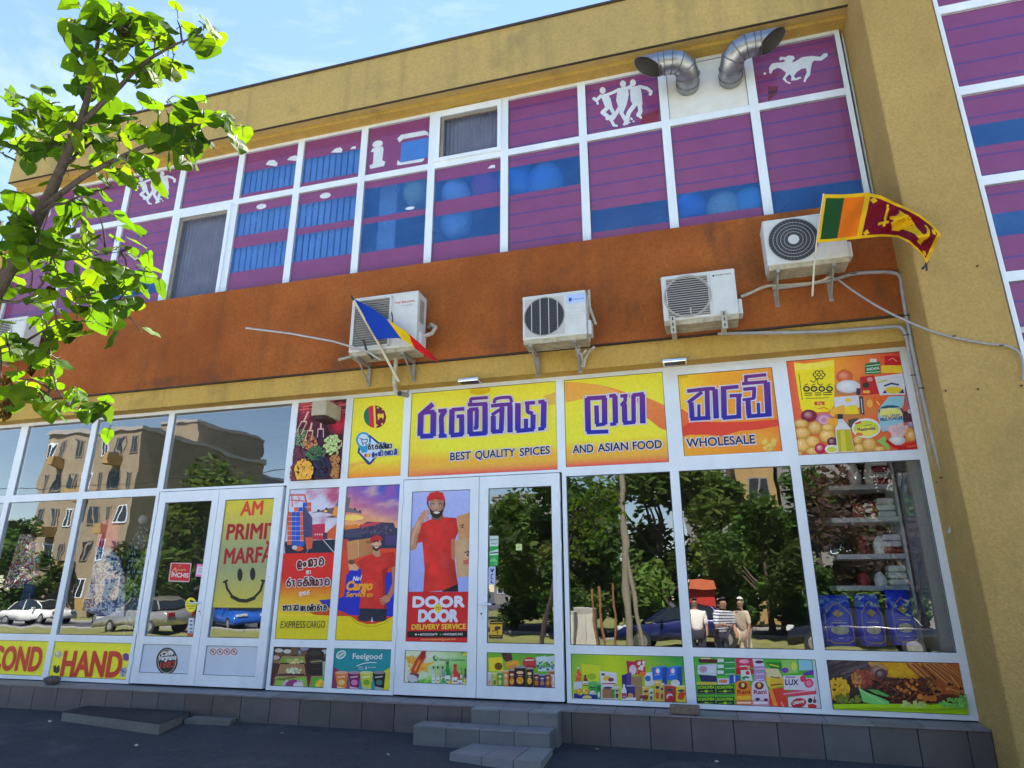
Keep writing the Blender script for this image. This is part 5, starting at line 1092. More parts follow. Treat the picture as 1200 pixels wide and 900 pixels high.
zc = P(515, 693.5).z; A.raw([(x0, z0), (x1, z0), (x1, zc), (x0, zc)], rgb(214, 28, 34)); A.up(); A.grid(lambda u, v: mixc(rgb(222, 40, 42), rgb(208, 22, 32), v), 3, 3, (x0, x1, z0, zc)); A.view(465, 680, 6)
A.poly([(75,358),(510,356),(510,402),(73,402)], rgb(28, 22, 24)); A.build('printed_sheet', t)
A = Art(rc, -.024); A.view(465, 680, 6); WB = rgb(225, 222, 240)
A.text('DOOR', (115,186), (472,184), 72, WB, .06, 0, 1.05); A.text('DOOR', (155,288), (425,288), 80, WB, .06); A.ell(290, 196, 28, 28, rgb(240, 215, 50)); A.text('TO', (274,206), (308,206), 20, (.04,.03,.02), .02)
A.text('DELIVERY', (105,345), (300,343), 36, rgb(248, 205, 60), .03); A.text('SERVICE', (315,343), (485,341), 36, rgb(248, 205, 60), .03); A.text('+40752332679', (148,389), (285,387), 16, (.75,.75,.75), .02); A.ell(135, 381, 7, 8, (.6,.7,.6)); A.text('+94750601045', (322,388), (463,386), 16, (.75,.75,.75), .02); A.ell(308, 381, 7, 8, rgb(60, 150, 80)); A.text('romanialabakade@gmail.com', (170,422), (415,420), 15, rgb(246, 200, 120), .01); A.build('lettering', t, TEXT)
# 9 second hand
rc = CELL[1, 'b']; t, A = panel('shop_sign', 'yellow SECOND sign in red capitals, left of the HAND sign', 'sign', rc); A.grid(lambda u, v: rgb(248, 242, 48), 3, 3); A.build('printed_sheet', t)
A = Art(rc, -.009); A.uv(); A.text('SECOND', (.03, .12), (.94, .14), .72, rgb(215, 62, 40), .03); A.build('lettering', t, TEXT)
rc = CELL[2, 'b']; t, A = panel('shop_sign', 'yellow HAND sign in red capitals with small clothes pictures', 'sign', rc); A.grid(lambda u, v: rgb(248, 243, 52), 3, 3); A.view(0, 660, 6)
A.ell(410, 640, 26, 24, rgb(195, 180, 175)); A.ell(402, 632, 12, 12, rgb(225, 215, 210)); A.poly([(375,725),(390,715),(398,735),(410,715),(420,725),(418,765),(400,775),(375,765)], rgb(50, 46, 48)); A.poly([(865,640),(885,630),(905,640),(908,680),(890,688),(865,680)], rgb(115, 70, 150)); A.poly([(845,720),(860,735),(880,735),(888,720),(892,760),(875,800),(850,800),(845,770)], rgb(170, 175, 195)); A.line([(850,750),(885,770)], 6, rgb(60,70,110)); A.line([(860,740),(865,795)], 5, rgb(90,100,140))
A.build('printed_sheet', t); A = Art(rc, -.009); A.view(0, 660, 6); A.text('HAND', (425,788), (838,798), 178, rgb(216, 60, 38), .032); A.build('lettering', t, TEXT)
# 10 jars
rc = CELL[4, 'b']; t, A = panel('picture_panel', 'low picture panel of jars and dark pots left of the teal one', 'picture panel', rc); A.grid(lambda u, v: mixc(rgb(96, 50, 45), rgb(60, 40, 35), v), 4, 4); A.view(305, 745, 6.667)
for x, y_, c in ((145,115,(.6,.55,.5)), (212,122,(.62,.58,.55)), (318,130,rgb(120,160,205)), (270,105,rgb(110,80,60)), (120,170,(.5,.42,.38)), (505,125,(.55,.55,.6)), (345,100,rgb(150,150,190))): A.box(x-30, y_, x+30, y_+45, jit(rgb(120, 95, 60), .3, r5)); A.ell(x, y_, 33, 16, c)
for x0_, y0_, x1_, y1_, c, d in ((150,165,350,215,rgb(120,170,60),rgb(205,190,120)), (140,228,350,300,rgb(170,130,85),rgb(210,205,170)), (105,318,370,410,rgb(140,195,70),rgb(205,190,215)), (385,318,520,410,rgb(100,180,60),rgb(235,190,60))):
    A.line([(x0_,y1_),(x0_+20,y0_),(x1_-10,y0_),(x1_,y1_)], 9, rgb(185, 140, 100)); A.poly([(x0_+8,y1_-4),(x0_+24,y0_+6),(x1_-14,y0_+6),(x1_-6,y1_-4)], c); heap(A, (x0_+x1_)/2+20, (y0_+y1_)/2+8, (x1_-x0_)*.3, (y1_-y0_)*.25, d, 26, 11, int(x0_), .3)
A.ell(245, 370, 50, 26, rgb(160, 60, 120), 16, -.4); A.ell(300, 385, 40, 24, rgb(225, 215, 220)); A.text('Mangosteen', (135,350), (275,330), 20, rgb(110, 60, 70), .02); A.text('Avocado', (110,338), (150,325), 10, (.7,.7,.6))
A.poly([(368,110),(455,100),(500,130),(490,300),(400,308),(365,290)], rgb(36, 32, 30)); A.ell(425, 135, 55, 24, rgb(58, 52, 48)); A.ell(440, 200, 56, 20, rgb(70, 64, 48)); A.line([(400,205),(480,195)], 6, rgb(190, 180, 110)); A.line([(410,260),(480,255)], 5, rgb(70,60,40)); A.box(490, 200, 525, 310, rgb(170, 180, 150)); A.build('printed_sheet', t)
# 11 feelgood
rc = CELL[5, 'b']; t, A = panel('picture_panel', 'teal picture panel with four snack cups, right of the jars picture', 'picture panel', rc); A.grid(lambda u, v: rgb(20, 148, 158), 3, 3); A.view(305, 745, 6.667)
A.poly([(560,240),(600,255),(680,300),(700,430),(555,430)], rgb(150, 55, 100)); A.poly([(1020,245),(960,280),(880,300),(900,440),(1020,440)], rgb(225, 220, 40)); A.poly([(600,262),(760,285),(890,280),(960,268),(900,300),(660,300)], rgb(20,148,158))
for i, (x, c, l_) in enumerate(((635,rgb(228,130,45),rgb(240,205,120)), (735,rgb(130,30,95),rgb(215,130,180)), (830,rgb(205,205,50),rgb(120,160,50)), (930,rgb(32,34,40),rgb(70,120,110)))): A.poly([(x-52,290),(x+50,282),(x+34,428),(x-30,428)], c); A.ell(x, 288, 50, 12, mixc(c, (1,1,1), .25)); A.ell(x, 365, 26, 22, l_); A.line([(x-28,325),(x+24,318)], 9, mixc(c, (1,1,1), .55)); A.poly([(x-30,428),(x-36,395),(x+34,410),(x+34,428)], mixc(l_, (1,1,1), .3))
A.ell(632, 148, 42, 30, (.72, .80, .78), 20, -.6); A.ell(632, 148, 32, 20, rgb(100, 160, 150), 20, -.6); A.line([(612,162),(650,136)], 9, (.75,.82,.8)); A.build('printed_sheet', t)
A = Art(rc, -.009); A.view(305, 745, 6.667); A.text('Feelgood', (722,180), (950,182), 44, (.82, .86, .86), .012, 0, 1, .73); A.line([(755,236),(800,218),(860,208),(905,210)], 6, (.8,.85,.85)); A.text('Snack', (768,252), (802,250), 12, (.8,.85,.85)); A.text('&', (818,262), (836,262), 22, (.8,.85,.85)); A.text('fruit cup', (842,252), (900,250), 12, (.8,.85,.85)); A.line([(770,262),(806,262)], 3, (.7,.8,.8)); A.build('lettering', t, TEXT)
# 12 natural drinks
rc = CELL['G', 'b']; t, A = panel('picture_panel', 'pale green picture panel of a splashing bottle and juices on the poster door', 'picture panel', rc, y=-.016); A.grid(lambda u, v: mixc(rgb(228, 238, 205), rgb(125, 205, 70), max(0, min(1, u*1.2-.2+(.4-v)*.4+.25*noise.noise((u*3, v*3, 1))))), 12, 8); A.view(465, 680, 6)
r6 = random.Random(6)
for i in range(40): a = r6.uniform(-.6, 2.6); l_ = r6.uniform(20, 90); x_, y_ = 130+r6.uniform(-50, 60), 620+r6.uniform(-50, 40); A.line([(x_, y_), (x_+math.cos(a)*l_, y_-math.sin(a)*l_*.8)], r6.uniform(5, 18), jit(rgb(245, 180, 55), .15, r6))
A.line([(125,640),(150,580),(182,535)], 50, rgb(210, 75, 35)); A.line([(176,540),(190,508)], 34, rgb(170, 40, 40)); A.line([(130,630),(160,570)], 14, rgb(240,150,80)); A.poly([(95,650),(160,660),(140,730),(80,715)], rgb(120, 70, 80)); A.ell(110, 690, 40, 26, rgb(205, 200, 210), 14, .3); A.ell(200, 715, 50, 26, rgb(140, 205, 90)); A.ell(240, 700, 30, 30, rgb(180, 225, 110)); heap(A, 190, 720, 60, 20, rgb(90,180,60), 18, 9, 2)
for x, b_, w, h_, c, cp in ((260,735,26,130,(.66,.7,.66),(.02,.03,.03)), (290,735,26,130,rgb(205,215,130),(.02,.03,.02)), (324,735,26,130,(.35,.35,.38),(.03,.03,.03)), (358,740,44,170,rgb(40,150,80),rgb(20,110,60)), (412,745,50,155,rgb(215,70,45),rgb(190,40,35)), (445,748,38,110,rgb(205,50,45),(.7,.5,.4)), (378,748,34,50,rgb(225,205,50),rgb(190,160,40)), (330,748,46,60,rgb(50,170,80),rgb(30,130,60)), (484,740,26,120,(.14,.08,.08),(.05,.03,.03)), (455,700,16,85,rgb(120,170,50),(.1,.2,.05)), (482,748,32,55,rgb(230,210,70),rgb(200,150,50))): bottle(A, x, b_, w, h_, c, cp)
A.poly([(452,512),(470,505),(500,512),(495,525),(470,520)], rgb(80, 130, 60)); A.ell(482, 520, 16, 12, rgb(225, 215, 80)); A.ell(272, 548, 16, 20, rgb(60, 130, 60), 16, -.4); A.ell(278, 545, 9, 13, rgb(190, 225, 150), 12, -.4); A.line([(282,565),(290,545)], 4, rgb(60, 130, 60)); A.text('Natural Goodness', (302,566), (480,568), 20, rgb(95, 150, 85), .01, .15); A.build('printed_sheet', t)
# 13 snack bags on the glass door
rc = CELL['H', 'b']; t, A = panel('picture_panel', 'green picture panel of crisp bags and spice packets on the glass door', 'picture panel', rc, y=-.016); A.grid(lambda u, v: mixc(rgb(150, 205, 60), rgb(60, 160, 50), u*.5+v*.4), 4, 4); A.view(465, 680, 6)
A.box(640, 748, 1115, 775, rgb(36, 28, 26)); A.poly([(645,545),(740,540),(750,640),(650,640)], rgb(242, 215, 45)); A.ell(715, 605, 28, 26, rgb(110, 75, 40)); A.poly([(735,512),(805,506),(815,560),(765,575),(745,545)], rgb(90, 50, 55)); A.poly([(770,575),(855,562),(865,605),(770,622)], rgb(238, 165, 55)); A.ell(932, 580, 48, 40, rgb(200, 60, 60)); A.box(890, 600, 980, 618, rgb(170, 40, 45)); A.line([(905,562),(960,560)], 10, rgb(235,200,190))
for x in (1000, 1060): A.poly([(x-25,540),(x+50,530),(x+50,640),(x-5,640)], (.60, .72, .72)); heap(A, x+15, 600, 30, 32, rgb(50, 110, 150), 9, 9, x, .5); heap(A, x+15, 600, 30, 32, rgb(120, 180, 60), 7, 9, x+1, .5)
heap(A, 810, 610, 45, 14, rgb(236,150,50), 18, 9, 4, .2)
for x, w, h_, c, l_ in ((655,32,105,(.62,.6,.55),(.7,.4,.3)), (690,32,105,rgb(225,205,60),rgb(90,130,50)), (728,34,110,rgb(90,160,60),rgb(215,215,120)), (768,38,120,rgb(235,130,55),(.7,.5,.3)), (812,46,128,rgb(95,32,40),rgb(235,170,60)), (1088,34,120,rgb(190,90,50),(.6,.4,.3)), (1104,20,90,(.7,.7,.65),(.6,.5,.4)), (870,78,150,rgb(40,24,30),rgb(240,165,45)), (936,48,140,rgb(60,36,30),rgb(240,190,60)), (985,44,100,rgb(90,40,40),rgb(200,120,60)), (1025,44,90,rgb(40,50,130),rgb(180,130,70)), (1065,38,98,rgb(150,60,45),rgb(220,150,70))): pack(A, x, 752, w, h_, c, l_, mixc(l_, (1,1,1), .3))
A.build('printed_sheet', t)
# 14 groceries with blue boxes
rc = CELL[7, 'b']; t, A = panel('picture_panel', 'green picture panel of groceries with two big blue boxes', 'picture panel', rc); A.grid(lambda u, v: mixc(rgb(205, 222, 30), rgb(40, 165, 70), min(1, abs(u-.38)*1.3*(.4+v))), 16, 6); A.view(660, 745, 7.5)
bottle(A, 135, 410, 54, 135, rgb(225, 100, 50), (.6,.6,.6), rgb(225,120,70)); A.poly([(160,245),(325,262),(320,410),(230,420),(165,330)], rgb(215, 222, 45)); A.ell(250, 360, 40, 28, rgb(160, 190, 50)); bottle(A, 195, 440, 46, 95, rgb(140, 50, 35), rgb(90,40,30))
A.poly([(95,405),(165,400),(165,470),(95,470)], (.6,.66,.7)); pack(A, 265, 560, 90, 160, rgb(60, 170, 70), (.7,.75,.7)); A.ell(265, 425, 40, 26, rgb(90, 190, 90)); pack(A, 315, 565, 34, 150, rgb(40,150,75), (.75,.78,.75)); A.poly([(95,505),(300,520),(300,565),(95,560)], rgb(40, 45, 130)); A.ell(210, 545, 40, 22, rgb(225, 205, 120)); heap(A, 170, 490, 60, 22, rgb(235, 180, 80), 18, 12, 5)
A.poly([(318,310),(470,325),(475,420),(330,420)], (.74, .74, .72)); A.ell(385, 375, 32, 22, rgb(235, 190, 50)); A.ell(420, 385, 26, 18, rgb(140, 60, 90)); A.box(335, 330, 365, 350, rgb(90,70,60)); pack(A, 398, 565, 130, 155, (.72,.70,.68), rgb(150, 90, 70)); A.box(338, 415, 460, 425, rgb(190, 40, 60)); A.poly([(345,465),(420,465),(430,550),(345,550)], rgb(170,110,80)); A.poly([(420,470),(460,470),(450,550),(425,550)], rgb(60,140,70)); pack(A, 475, 565, 44, 120, rgb(205, 200, 150), rgb(60,70,50))
A.poly([(515,345),(560,335),(565,560),(525,560)], rgb(55, 40, 110)); A.poly([(555,220),(640,228),(650,340),(570,355)], rgb(195, 40, 75)); A.ell(612, 300, 32, 44, (.72,.6,.68)); A.poly([(632,215),(725,212),(722,320),(660,345)], rgb(205, 60, 50)); heap(A, 690, 265, 30, 42, (.75,.68,.65), 9, 13, 3, .1); A.poly([(595,360),(695,355),(695,570),(600,570)], rgb(160, 125, 90)); A.poly([(558,330),(598,320),(600,450),(560,470)], rgb(80, 60, 140)); pack(A, 595, 572, 74, 140, rgb(62, 45, 130), rgb(225, 160, 90)); bottle(A, 535, 572, 44, 165, (.72,.72,.78), rgb(50, 60, 140), rgb(190,60,80)); A.box(552, 542, 640, 572, (.74,.74,.76))
A.poly([(715,325),(790,318),(795,440),(720,440)], (.66, .74, .74)); A.ell(745, 375, 26, 26, rgb(60, 110, 180)); A.ell(700, 335, 30, 20, rgb(235,120,50))
for x in (780, 912):
    A.poly([(x,280),(x+88,262),(x+92,380),(x+8,392)], rgb(30, 110, 215)); A.poly([(x+88,262),(x+132,272),(x+134,440),(x+94,430)], rgb(20, 78, 170)); A.poly([(x,280),(x+88,262),(x+132,272),(x+50,282)], rgb(70, 140, 225)); A.ell(x+48, 310, 22, 26, rgb(220, 80, 110)); A.ell(x+52, 308, 17, 22, (.75,.78,.85)); A.line([(x+26,345),(x+70,338)], 7, rgb(160,190,235))
for x, w, h_, c, l_ in ((730,66,140,rgb(226,190,60),rgb(110,70,40)), (775,40,120,(.6,.62,.55),rgb(70,120,60)), (690,36,70,rgb(150,50,45),(.7,.66,.6)), (830,56,190,rgb(235,185,60),rgb(200,90,50)), (870,36,170,rgb(205,190,110),rgb(150,60,60)), (940,92,160,rgb(195,55,50),(.66,.62,.72)), (1040,96,150,rgb(225,205,50),rgb(205,60,50))): pack(A, x, 585, w, h_, c, l_)
A.ell(945, 545, 28, 20, rgb(190, 40, 60)); A.ell(1045, 510, 32, 18, rgb(205,50,45)); A.ell(985, 415, 40, 30, (.7,.72,.68)); A.ell(780, 415, 26, 20, (.66,.66,.7)); A.build('printed_sheet', t)
# 15 soaps
rc = CELL[8, 'b']; t, A = panel('picture_panel', 'picture panel of soap and toothpaste packets between the groceries and the spices', 'picture panel', rc); A.grid(lambda u, v: rgb(80, 185, 55), 3, 3); A.view(800, 745, 6.667)
GRN = rgb(40, 150, 70)
A.poly([(120,180),(270,185),(270,215),(130,212)], rgb(90, 35, 35)); A.box(140, 172, 215, 182, rgb(235,210,170)); A.poly([(118,230),(265,218),(265,312),(118,300)], (.62,.62,.76)); A.ell(160, 262, 30, 26, rgb(190,150,170)); A.box(195, 240, 255, 290, (.7,.7,.8)); A.poly([(125,305),(265,315),(268,362),(145,358)], rgb(45, 35, 95)); A.box(110, 362, 268, 382, rgb(215, 190, 80))
for i in range(3): y_ = 180+i*46; A.poly([(270,y_),(410,y_-4),(410,y_+38),(275,y_+42)], GRN); A.poly([(270,y_),(320,y_),(322,y_+26),(275,y_+28)], (.68,.74,.7)); A.line([(330,y_+30),(408,y_+26)], 5, (.6,.8,.6), False)
A.poly([(412,175),(545,178),(555,250),(420,265)], rgb(215, 50, 90)); A.ell(480, 200, 40, 16, rgb(240,170,190)); A.line([(450,240),(500,236)], 9, (.75,.7,.7)); A.ell(515, 243, 10, 10, rgb(240,180,60)); A.poly([(415,250),(555,262),(555,300),(415,302)], rgb(195,35,45)); A.poly([(545,178),(625,182),(640,240),(560,250)], (.72,.70,.78)); A.ell(598, 205, 34, 12, rgb(70, 30, 70))
for i in range(3): y_ = 238+i*42; A.poly([(558,y_),(640,y_-4),(648,y_+32),(560,y_+38)], rgb(190, 140, 205)); A.line([(575,y_+22),(630,y_+18)], 7, (.7,.66,.76))
A.poly([(272,332),(362,330),(362,380),(275,380)], (.64,.60,.75)); A.ell(315, 355, 36, 14, rgb(220,130,90)); A.poly([(365,308),(445,308),(450,352),(370,378)], rgb(50, 80, 180)); A.box(400, 310, 410, 360, (.7,.7,.8)); A.poly([(452,270),(525,265),(548,352),(462,350)], (.74,.72,.76)); heap(A, 495, 330, 24, 14, rgb(50, 140, 60), 9, 8, 2); A.ell(508, 290, 16, 16, rgb(200,40,60))
A.poly([(650,205),(780,210),(770,270),(690,260)], rgb(45, 130, 45)); A.line([(680,225),(750,240)], 9, rgb(215,215,60)); A.poly([(770,190),(890,185),(905,290),(780,300)], rgb(150, 205, 100)); A.ell(800, 270, 28, 22, rgb(120, 60, 170)); A.ell(870, 240, 22, 34, rgb(215,220,90)); A.poly([(905,190),(1005,190),(1015,270),(910,270)], rgb(150, 205, 225)); A.poly([(940,290),(1020,262),(1030,305),(950,310)], rgb(105,60,165)); A.poly([(1015,190),(1048,195),(1095,580),(1050,575)], (.64,.66,.76))
A.poly([(640,255),(745,258),(785,335),(670,345)], rgb(228, 210, 160)); A.poly([(645,300),(680,330),(690,420),(660,380)], rgb(238, 200, 60)); A.poly([(680,330),(785,332),(785,390),(690,415)], rgb(236,185,50)); A.line([(690,322),(760,330)], 9, rgb(110,90,60)); A.line([(690,385),(770,378)], 12, rgb(150,90,40))
LG = rgb(150, 215, 40)
for (a, b_) in ((115,385), (262,385), (115,478), (262,478)): A.poly([(a,b_),(a+138,b_-2),(a+142,b_+72),(a+4,b_+74)], (.018,.022,.02)); A.text('KOHOMBA', (a+8,b_+30), (a+134,b_+26), 24, LG, .03, .1); A.line([(a+20,b_+50),(a+120,b_+46)], 6, mixc(LG, (0,0,0), .35)); A.ell(a+70, b_+48, 14, 10, LG); A.line([(a+6,b_+66),(a+138,b_+64)], 3, (.3,.33,.3), False)
for x, c in ((412, rgb(240, 140, 30)), (540, (.74,.62,.74))):
    A.poly([(x,372),(x+20,352),(x+105,355),(x+128,420),(x+135,500),(x,500)], c); A.poly([(x+4,500),(x+135,500),(x+135,552),(x+6,545)], mixc(c, (.5,.1,.1), .5)); A.ell(x+58, 390, 36, 30, rgb(120, 50, 30)); A.ell(x+58, 385, 14, 18, rgb(240,200,120)); A.text('Rani', (x+18,455), (x+115,452), 34, rgb(160, 40, 40), .03); A.box(x+14, 515, x+122, 530, mixc(c, (1,1,1), .5))
A.ell(585, 495, 18, 12, rgb(60,40,90)); A.ell(650, 500, 18, 12, rgb(140,40,90)); A.box(422, 470, 530, 498, rgb(245,190,40))
A.poly([(670,420),(800,400),(830,580),(680,565)], rgb(228, 65, 45)); A.poly([(670,420),(700,415),(750,575),(720,572)], rgb(240,150,50)); A.poly([(760,440),(1040,400),(1045,470),(800,470)], rgb(222, 70, 95)); A.line([(790,455),(1030,425)], 6, rgb(250,190,200)); A.line([(770,520),(800,575)], 10, rgb(245,160,150))
A.poly([(785,310),(935,308),(960,330),(1030,330),(1040,395),(1035,430),(790,420)], (.74,.70,.76)); A.ell(985, 370, 36, 36, rgb(225, 70, 105)); A.ell(985, 370, 22, 22, rgb(240,130,160)); A.ell(940, 335, 24, 26, rgb(220,60,95)); A.box(800, 318, 880, 328, rgb(150, 110, 160)); A.text('LUX', (802,382), (905,384), 44, rgb(70, 40, 90), .03, .1)
A.poly([(820,480),(1045,455),(1050,580),(830,575)], (.74,.72,.74)); A.ell(905, 525, 60, 38, rgb(195, 35, 50), 20, -.2); A.text('Lifebuoy', (862,538), (950,518), 26, (.8,.75,.75), .03); A.ell(995, 505, 18, 20, (.03,.02,.02)); A.ell(1030, 510, 14, 16, rgb(120,70,55)); A.poly([(975,535),(1015,530),(1045,540),(1045,580),(985,580)], rgb(205,45,40)); A.line([(1025,500),(1030,475)], 9, rgb(160,100,80)); A.build('printed_sheet', t)
# 16 spice still life
rc = CELL[9, 'b']; t, A = panel('picture_panel', 'picture panel of cinnamon sticks, cloves and cardamom on a lime green base', 'picture panel', rc); A.grid(lambda u, v: mixc(rgb(60, 48, 55), rgb(120, 60, 35), u), 14, 6); A.view(960, 760, 6)
for i in range(26): x_, y_ = r5.uniform(80, 340), r5.uniform(85, 190); A.line([(x_-30, y_+12), (x_+35, y_-14)], r5.uniform(10, 22), jit(rgb(85, 75, 80), .35, r5))
A.poly([(340,95),(720,100),(720,215),(560,210),(420,190)], rgb(225, 160, 20)); heap(A, 590, 150, 100, 50, rgb(232, 178, 25), 150, 9, 5, .14); A.ball(415, 165, 66, 62, rgb(150, 95, 66), .25, .4); A.ball(430, 182, 44, 40, rgb(95, 58, 60), .25, .3); A.poly([(345,110),(400,95),(480,130),(470,150),(400,115),(370,130)], rgb(195, 145, 90))
A.box(820, 98, 1060, 320, rgb(170, 82, 38)); A.poly([(860,98),(1040,100),(1055,290),(980,270)], rgb(190, 95, 45))
for pts, w in (([(640,100),(760,210),(830,300)],66), ([(740,100),(860,200),(920,250)],56), ([(800,100),(920,180),(1000,280)],50), ([(900,285),(1000,320)],40), ([(880,110),(1000,200),(1050,270)],44)):
    A.line(pts, w, rgb(165, 95, 45)); A.line([(a-w*.12, b-w*.1) for a, b in pts], w*.5, rgb(205, 132, 70)); A.line([(a+w*.25, b+w*.15) for a, b in pts], w*.14, rgb(110, 55, 28)); e = pts[-1]; A.ell(e[0], e[1], w*.5, w*.42, rgb(185, 115, 60)); A.ell(e[0]-w*.15, e[1], w*.24, w*.22, rgb(70, 32, 18)); A.ell(e[0]+w*.2, e[1]+4, w*.18, w*.16, rgb(85, 40, 20))
A.ball(300, 215, 86, 74, rgb(125, 55, 40), .2, .5); heap(A, 300, 210, 76, 62, rgb(165, 75, 52), 70, 11, 8, .4); heap(A, 260, 220, 40, 50, rgb(200, 140, 70), 22, 9, 9, .25)
heap(A, 130, 285, 75, 80, rgb(232, 178, 40), 190, 10, 3, .15); A.box(70, 385, 1100, 480, rgb(168, 215, 18))
for i in range(130): x_, y_ = r5.uniform(400, 800), r5.uniform(205, 375); a = r5.uniform(0, 3.1); y_ -= 30*(abs(x_-600)/200)**2*0; c = jit(r5.choice([rgb(85, 42, 30), rgb(60, 32, 26), rgb(120, 62, 40), rgb(48, 28, 26)]), .3, r5); A.line([(x_-20*math.cos(a), y_-14*math.sin(a)), (x_+20*math.cos(a), y_+14*math.sin(a))], r5.uniform(7, 13), c); A.ell(x_+20*math.cos(a), y_+14*math.sin(a), 9, 8, jit(rgb(130, 70, 45), .3, r5))
heap(A, 600, 270, 90, 60, rgb(205, 120, 40), 12, 13, 4, .2); heap(A, 740, 350, 70, 30, rgb(200, 115, 45), 8, 18, 5, .2); heap(A, 200, 350, 90, 30, rgb(110, 120, 40), 40, 16, 7, .3, .6)
A.line([(110,400),(400,395),(800,405),(1090,385)], 30, rgb(168, 215, 18)); heap(A, 640, 385, 100, 16, rgb(185, 205, 110), 26, 17, 6, .12, .6); A.poly([(265,265),(320,300),(400,330),(480,365),(480,388),(380,385),(300,370)], rgb(120, 205, 110)); A.poly([(330,280),(400,285),(480,325),(470,335),(380,310)], rgb(95, 170, 80)); A.line([(280,285),(440,375)], 4, rgb(180, 235, 160)); heap(A, 950, 375, 115, 34, rgb(120, 200, 90), 90, 14, 12, .25, .45); heap(A, 1020, 345, 60, 22, rgb(110, 185, 90), 30, 13, 13, .25, .45); A.build('printed_sheet', t)
# 17 paper poster behind the door glass
gx = CELL['D', 'm']; rcp = (gx[0]+.004, gx[1]-.004, P(280, 712).z, gx[3]-.004); t, A = panel('poster', 'yellow AM PRIMIT MARFĂ paper poster with a smiling face on the door glass', 'poster', rcp, y=-.0155, th=.002)
A.grid(lambda u, v: mixc(rgb(214, 198, 62), rgb(158, 165, 118), max(0, min(1, 1.25-abs(v-.45)*2.6))), 8, 14); A.view(150, 570, 6.667); DR = rgb(165, 25, 40)  # sheet greyed across its middle: pale glass reflections put into the colour
A.build('paper_sheet', t); A = Art(rcp, -.018); A.view(150, 570, 6.667)
[word(rcp, -.018, (150, 570, 6.667), *q, t) for q in (('AM', (878,226), (1046,218), 110, rgb(215, 70, 45)), ('PRIMIT', (768,414), (1168,404), 122, DR), ('MARFĂ', (748,604), (1122,588), 122, DR))]
A.ell(874, 690, 21, 50, (.012,.012,.012)); A.build('eye', t, TEXT); A = Art(rcp, -.0181); A.view(150, 570, 6.667); A.ell(974, 684, 21, 50, (.012,.012,.012)); A.build('eye', t, TEXT); A = Art(rcp, -.0182); A.view(150, 570, 6.667); A.line([(762,745),(775,800),(812,855),(870,885),(925,890),(985,868),(1035,815),(1060,738)], 18, (.012,.012,.012)); A.line([(748,748),(775,735)], 16, (.012,.012,.012)); A.line([(1045,735),(1078,742)], 16, (.012,.012,.012)); A.line([(812,862),(870,892),(925,896),(985,874)], 26, (.012,.012,.012)); A.build('mouth', t, TEXT)
# 18 stickers and door cards
def sticker(label, rcx, cat, y, fn, group=None):
    t = thing('sticker', label, cat, (rcx[0], y, rcx[2]), group); A = Art(rcx, y); fn(A); A.build('printed_face', t); return t
def round_logo(A):
    A.view(150, 690, 6.667); A.ell(304, 565, 84, 106, (.02,.02,.022), 32, .06); A.ell(304, 565, 72, 94, rgb(205, 195, 180), 32, .06); A.ell(304, 565, 68, 90, (.022,.02,.02), 32, .06)
    A.poly([(240,520),(275,490),(330,480),(360,500),(335,496),(285,500)], rgb(190, 170, 160)); A.text('Caffè', (262,524), (350,518), 34, (.8,.78,.78), .03, .2); A.text('Vergnano', (240,560), (376,552), 40, (.82,.8,.8), .03, .15); A.text('1882', (246,620), (362,612), 50, rgb(215, 60, 45), .0, .1)
sticker('oval black coffee logo sticker on the white lower panel of the left door', rect((180,758), (210,758), (210,794), (180,794)), 'sticker', -.0165, round_logo)
def signs4(A):
    A.view(150, 690, 6.667)
    A.poly([(640,462),(855,465),(852,525),(638,520)], (.72,.74,.78))
    for i in range(4): x = 664+i*55; A.ell(x, 492, 26, 26, rgb(185, 60, 75), 20); A.ell(x, 492, 20, 20, (.74,.76,.8), 20); A.line([(x-8,500),(x,480),(x+8,500)], 6, (.1,.1,.12)); A.line([(x-16,478),(x+16,508)], 5, rgb(185, 60, 75))
sticker('strip of four round prohibition symbols on the white lower door panel', rect((244,758), (280,758.5), (280,771), (243,769)), 'sticker', -.0165, signs4)
def closed(A):
    A.view(150, 570, 6.667); A.poly([(335,595),(497,600),(480,748),(315,742)], rgb(225, 195, 200)); A.poly([(341,601),(490,606),(475,741),(322,735)], rgb(200, 35, 48)); A.line([(350,655),(375,635),(372,668),(395,650),(420,655),(440,648),(452,656)], 5, rgb(240, 180, 110)); A.line([(395,622),(415,616)], 5, rgb(230,150,110)); A.text('ÎNCHIS', (336,705), (470,712), 34, (.8,.78,.78), .02)
sticker('small red ÎNCHIS card hanging behind the door glass', rect((196,659), (226,660), (222,683), (196,682)), 'door card', -.0150, closed)
def hours(A):
    A.view(150, 570, 6.667); A.poly([(540,606),(595,608),(588,708),(526,704)], rgb(235, 130, 190)); A.poly([(544,625),(590,628),(586,690),(532,686)], (.72,.68,.76)); A.line([(555,640),(580,642)], 4, rgb(120,90,150)); A.line([(548,670),(578,672)], 4, rgb(120,90,150)); A.line([(550,655),(576,657)], 4, rgb(150,110,170))
sticker('small pink notice behind the door glass beside the handle', rect((228,660), (240,660), (240,677), (228,676)), 'notice', -.0150, hours)
def cctv(A):
    A.view(150, 690, 6.667); A.ell(492, 126, 45, 58, rgb(238, 226, 40), 24); A.poly([(478,95),(492,84),(518,98),(512,112),(490,108)], (.03,.03,.03)); A.line([(470,118),(482,115)], 4, (.05,.05,.03)); A.line([(462,135),(525,135)], 5, (.05,.05,.03)); A.line([(475,152),(510,152)], 5, (.1,.1,.05))
sticker('round yellow camera-warning sticker on the left door glass', rect((216,699), (232,699), (230,720), (215,718)), 'sticker', -.0150, cctv)
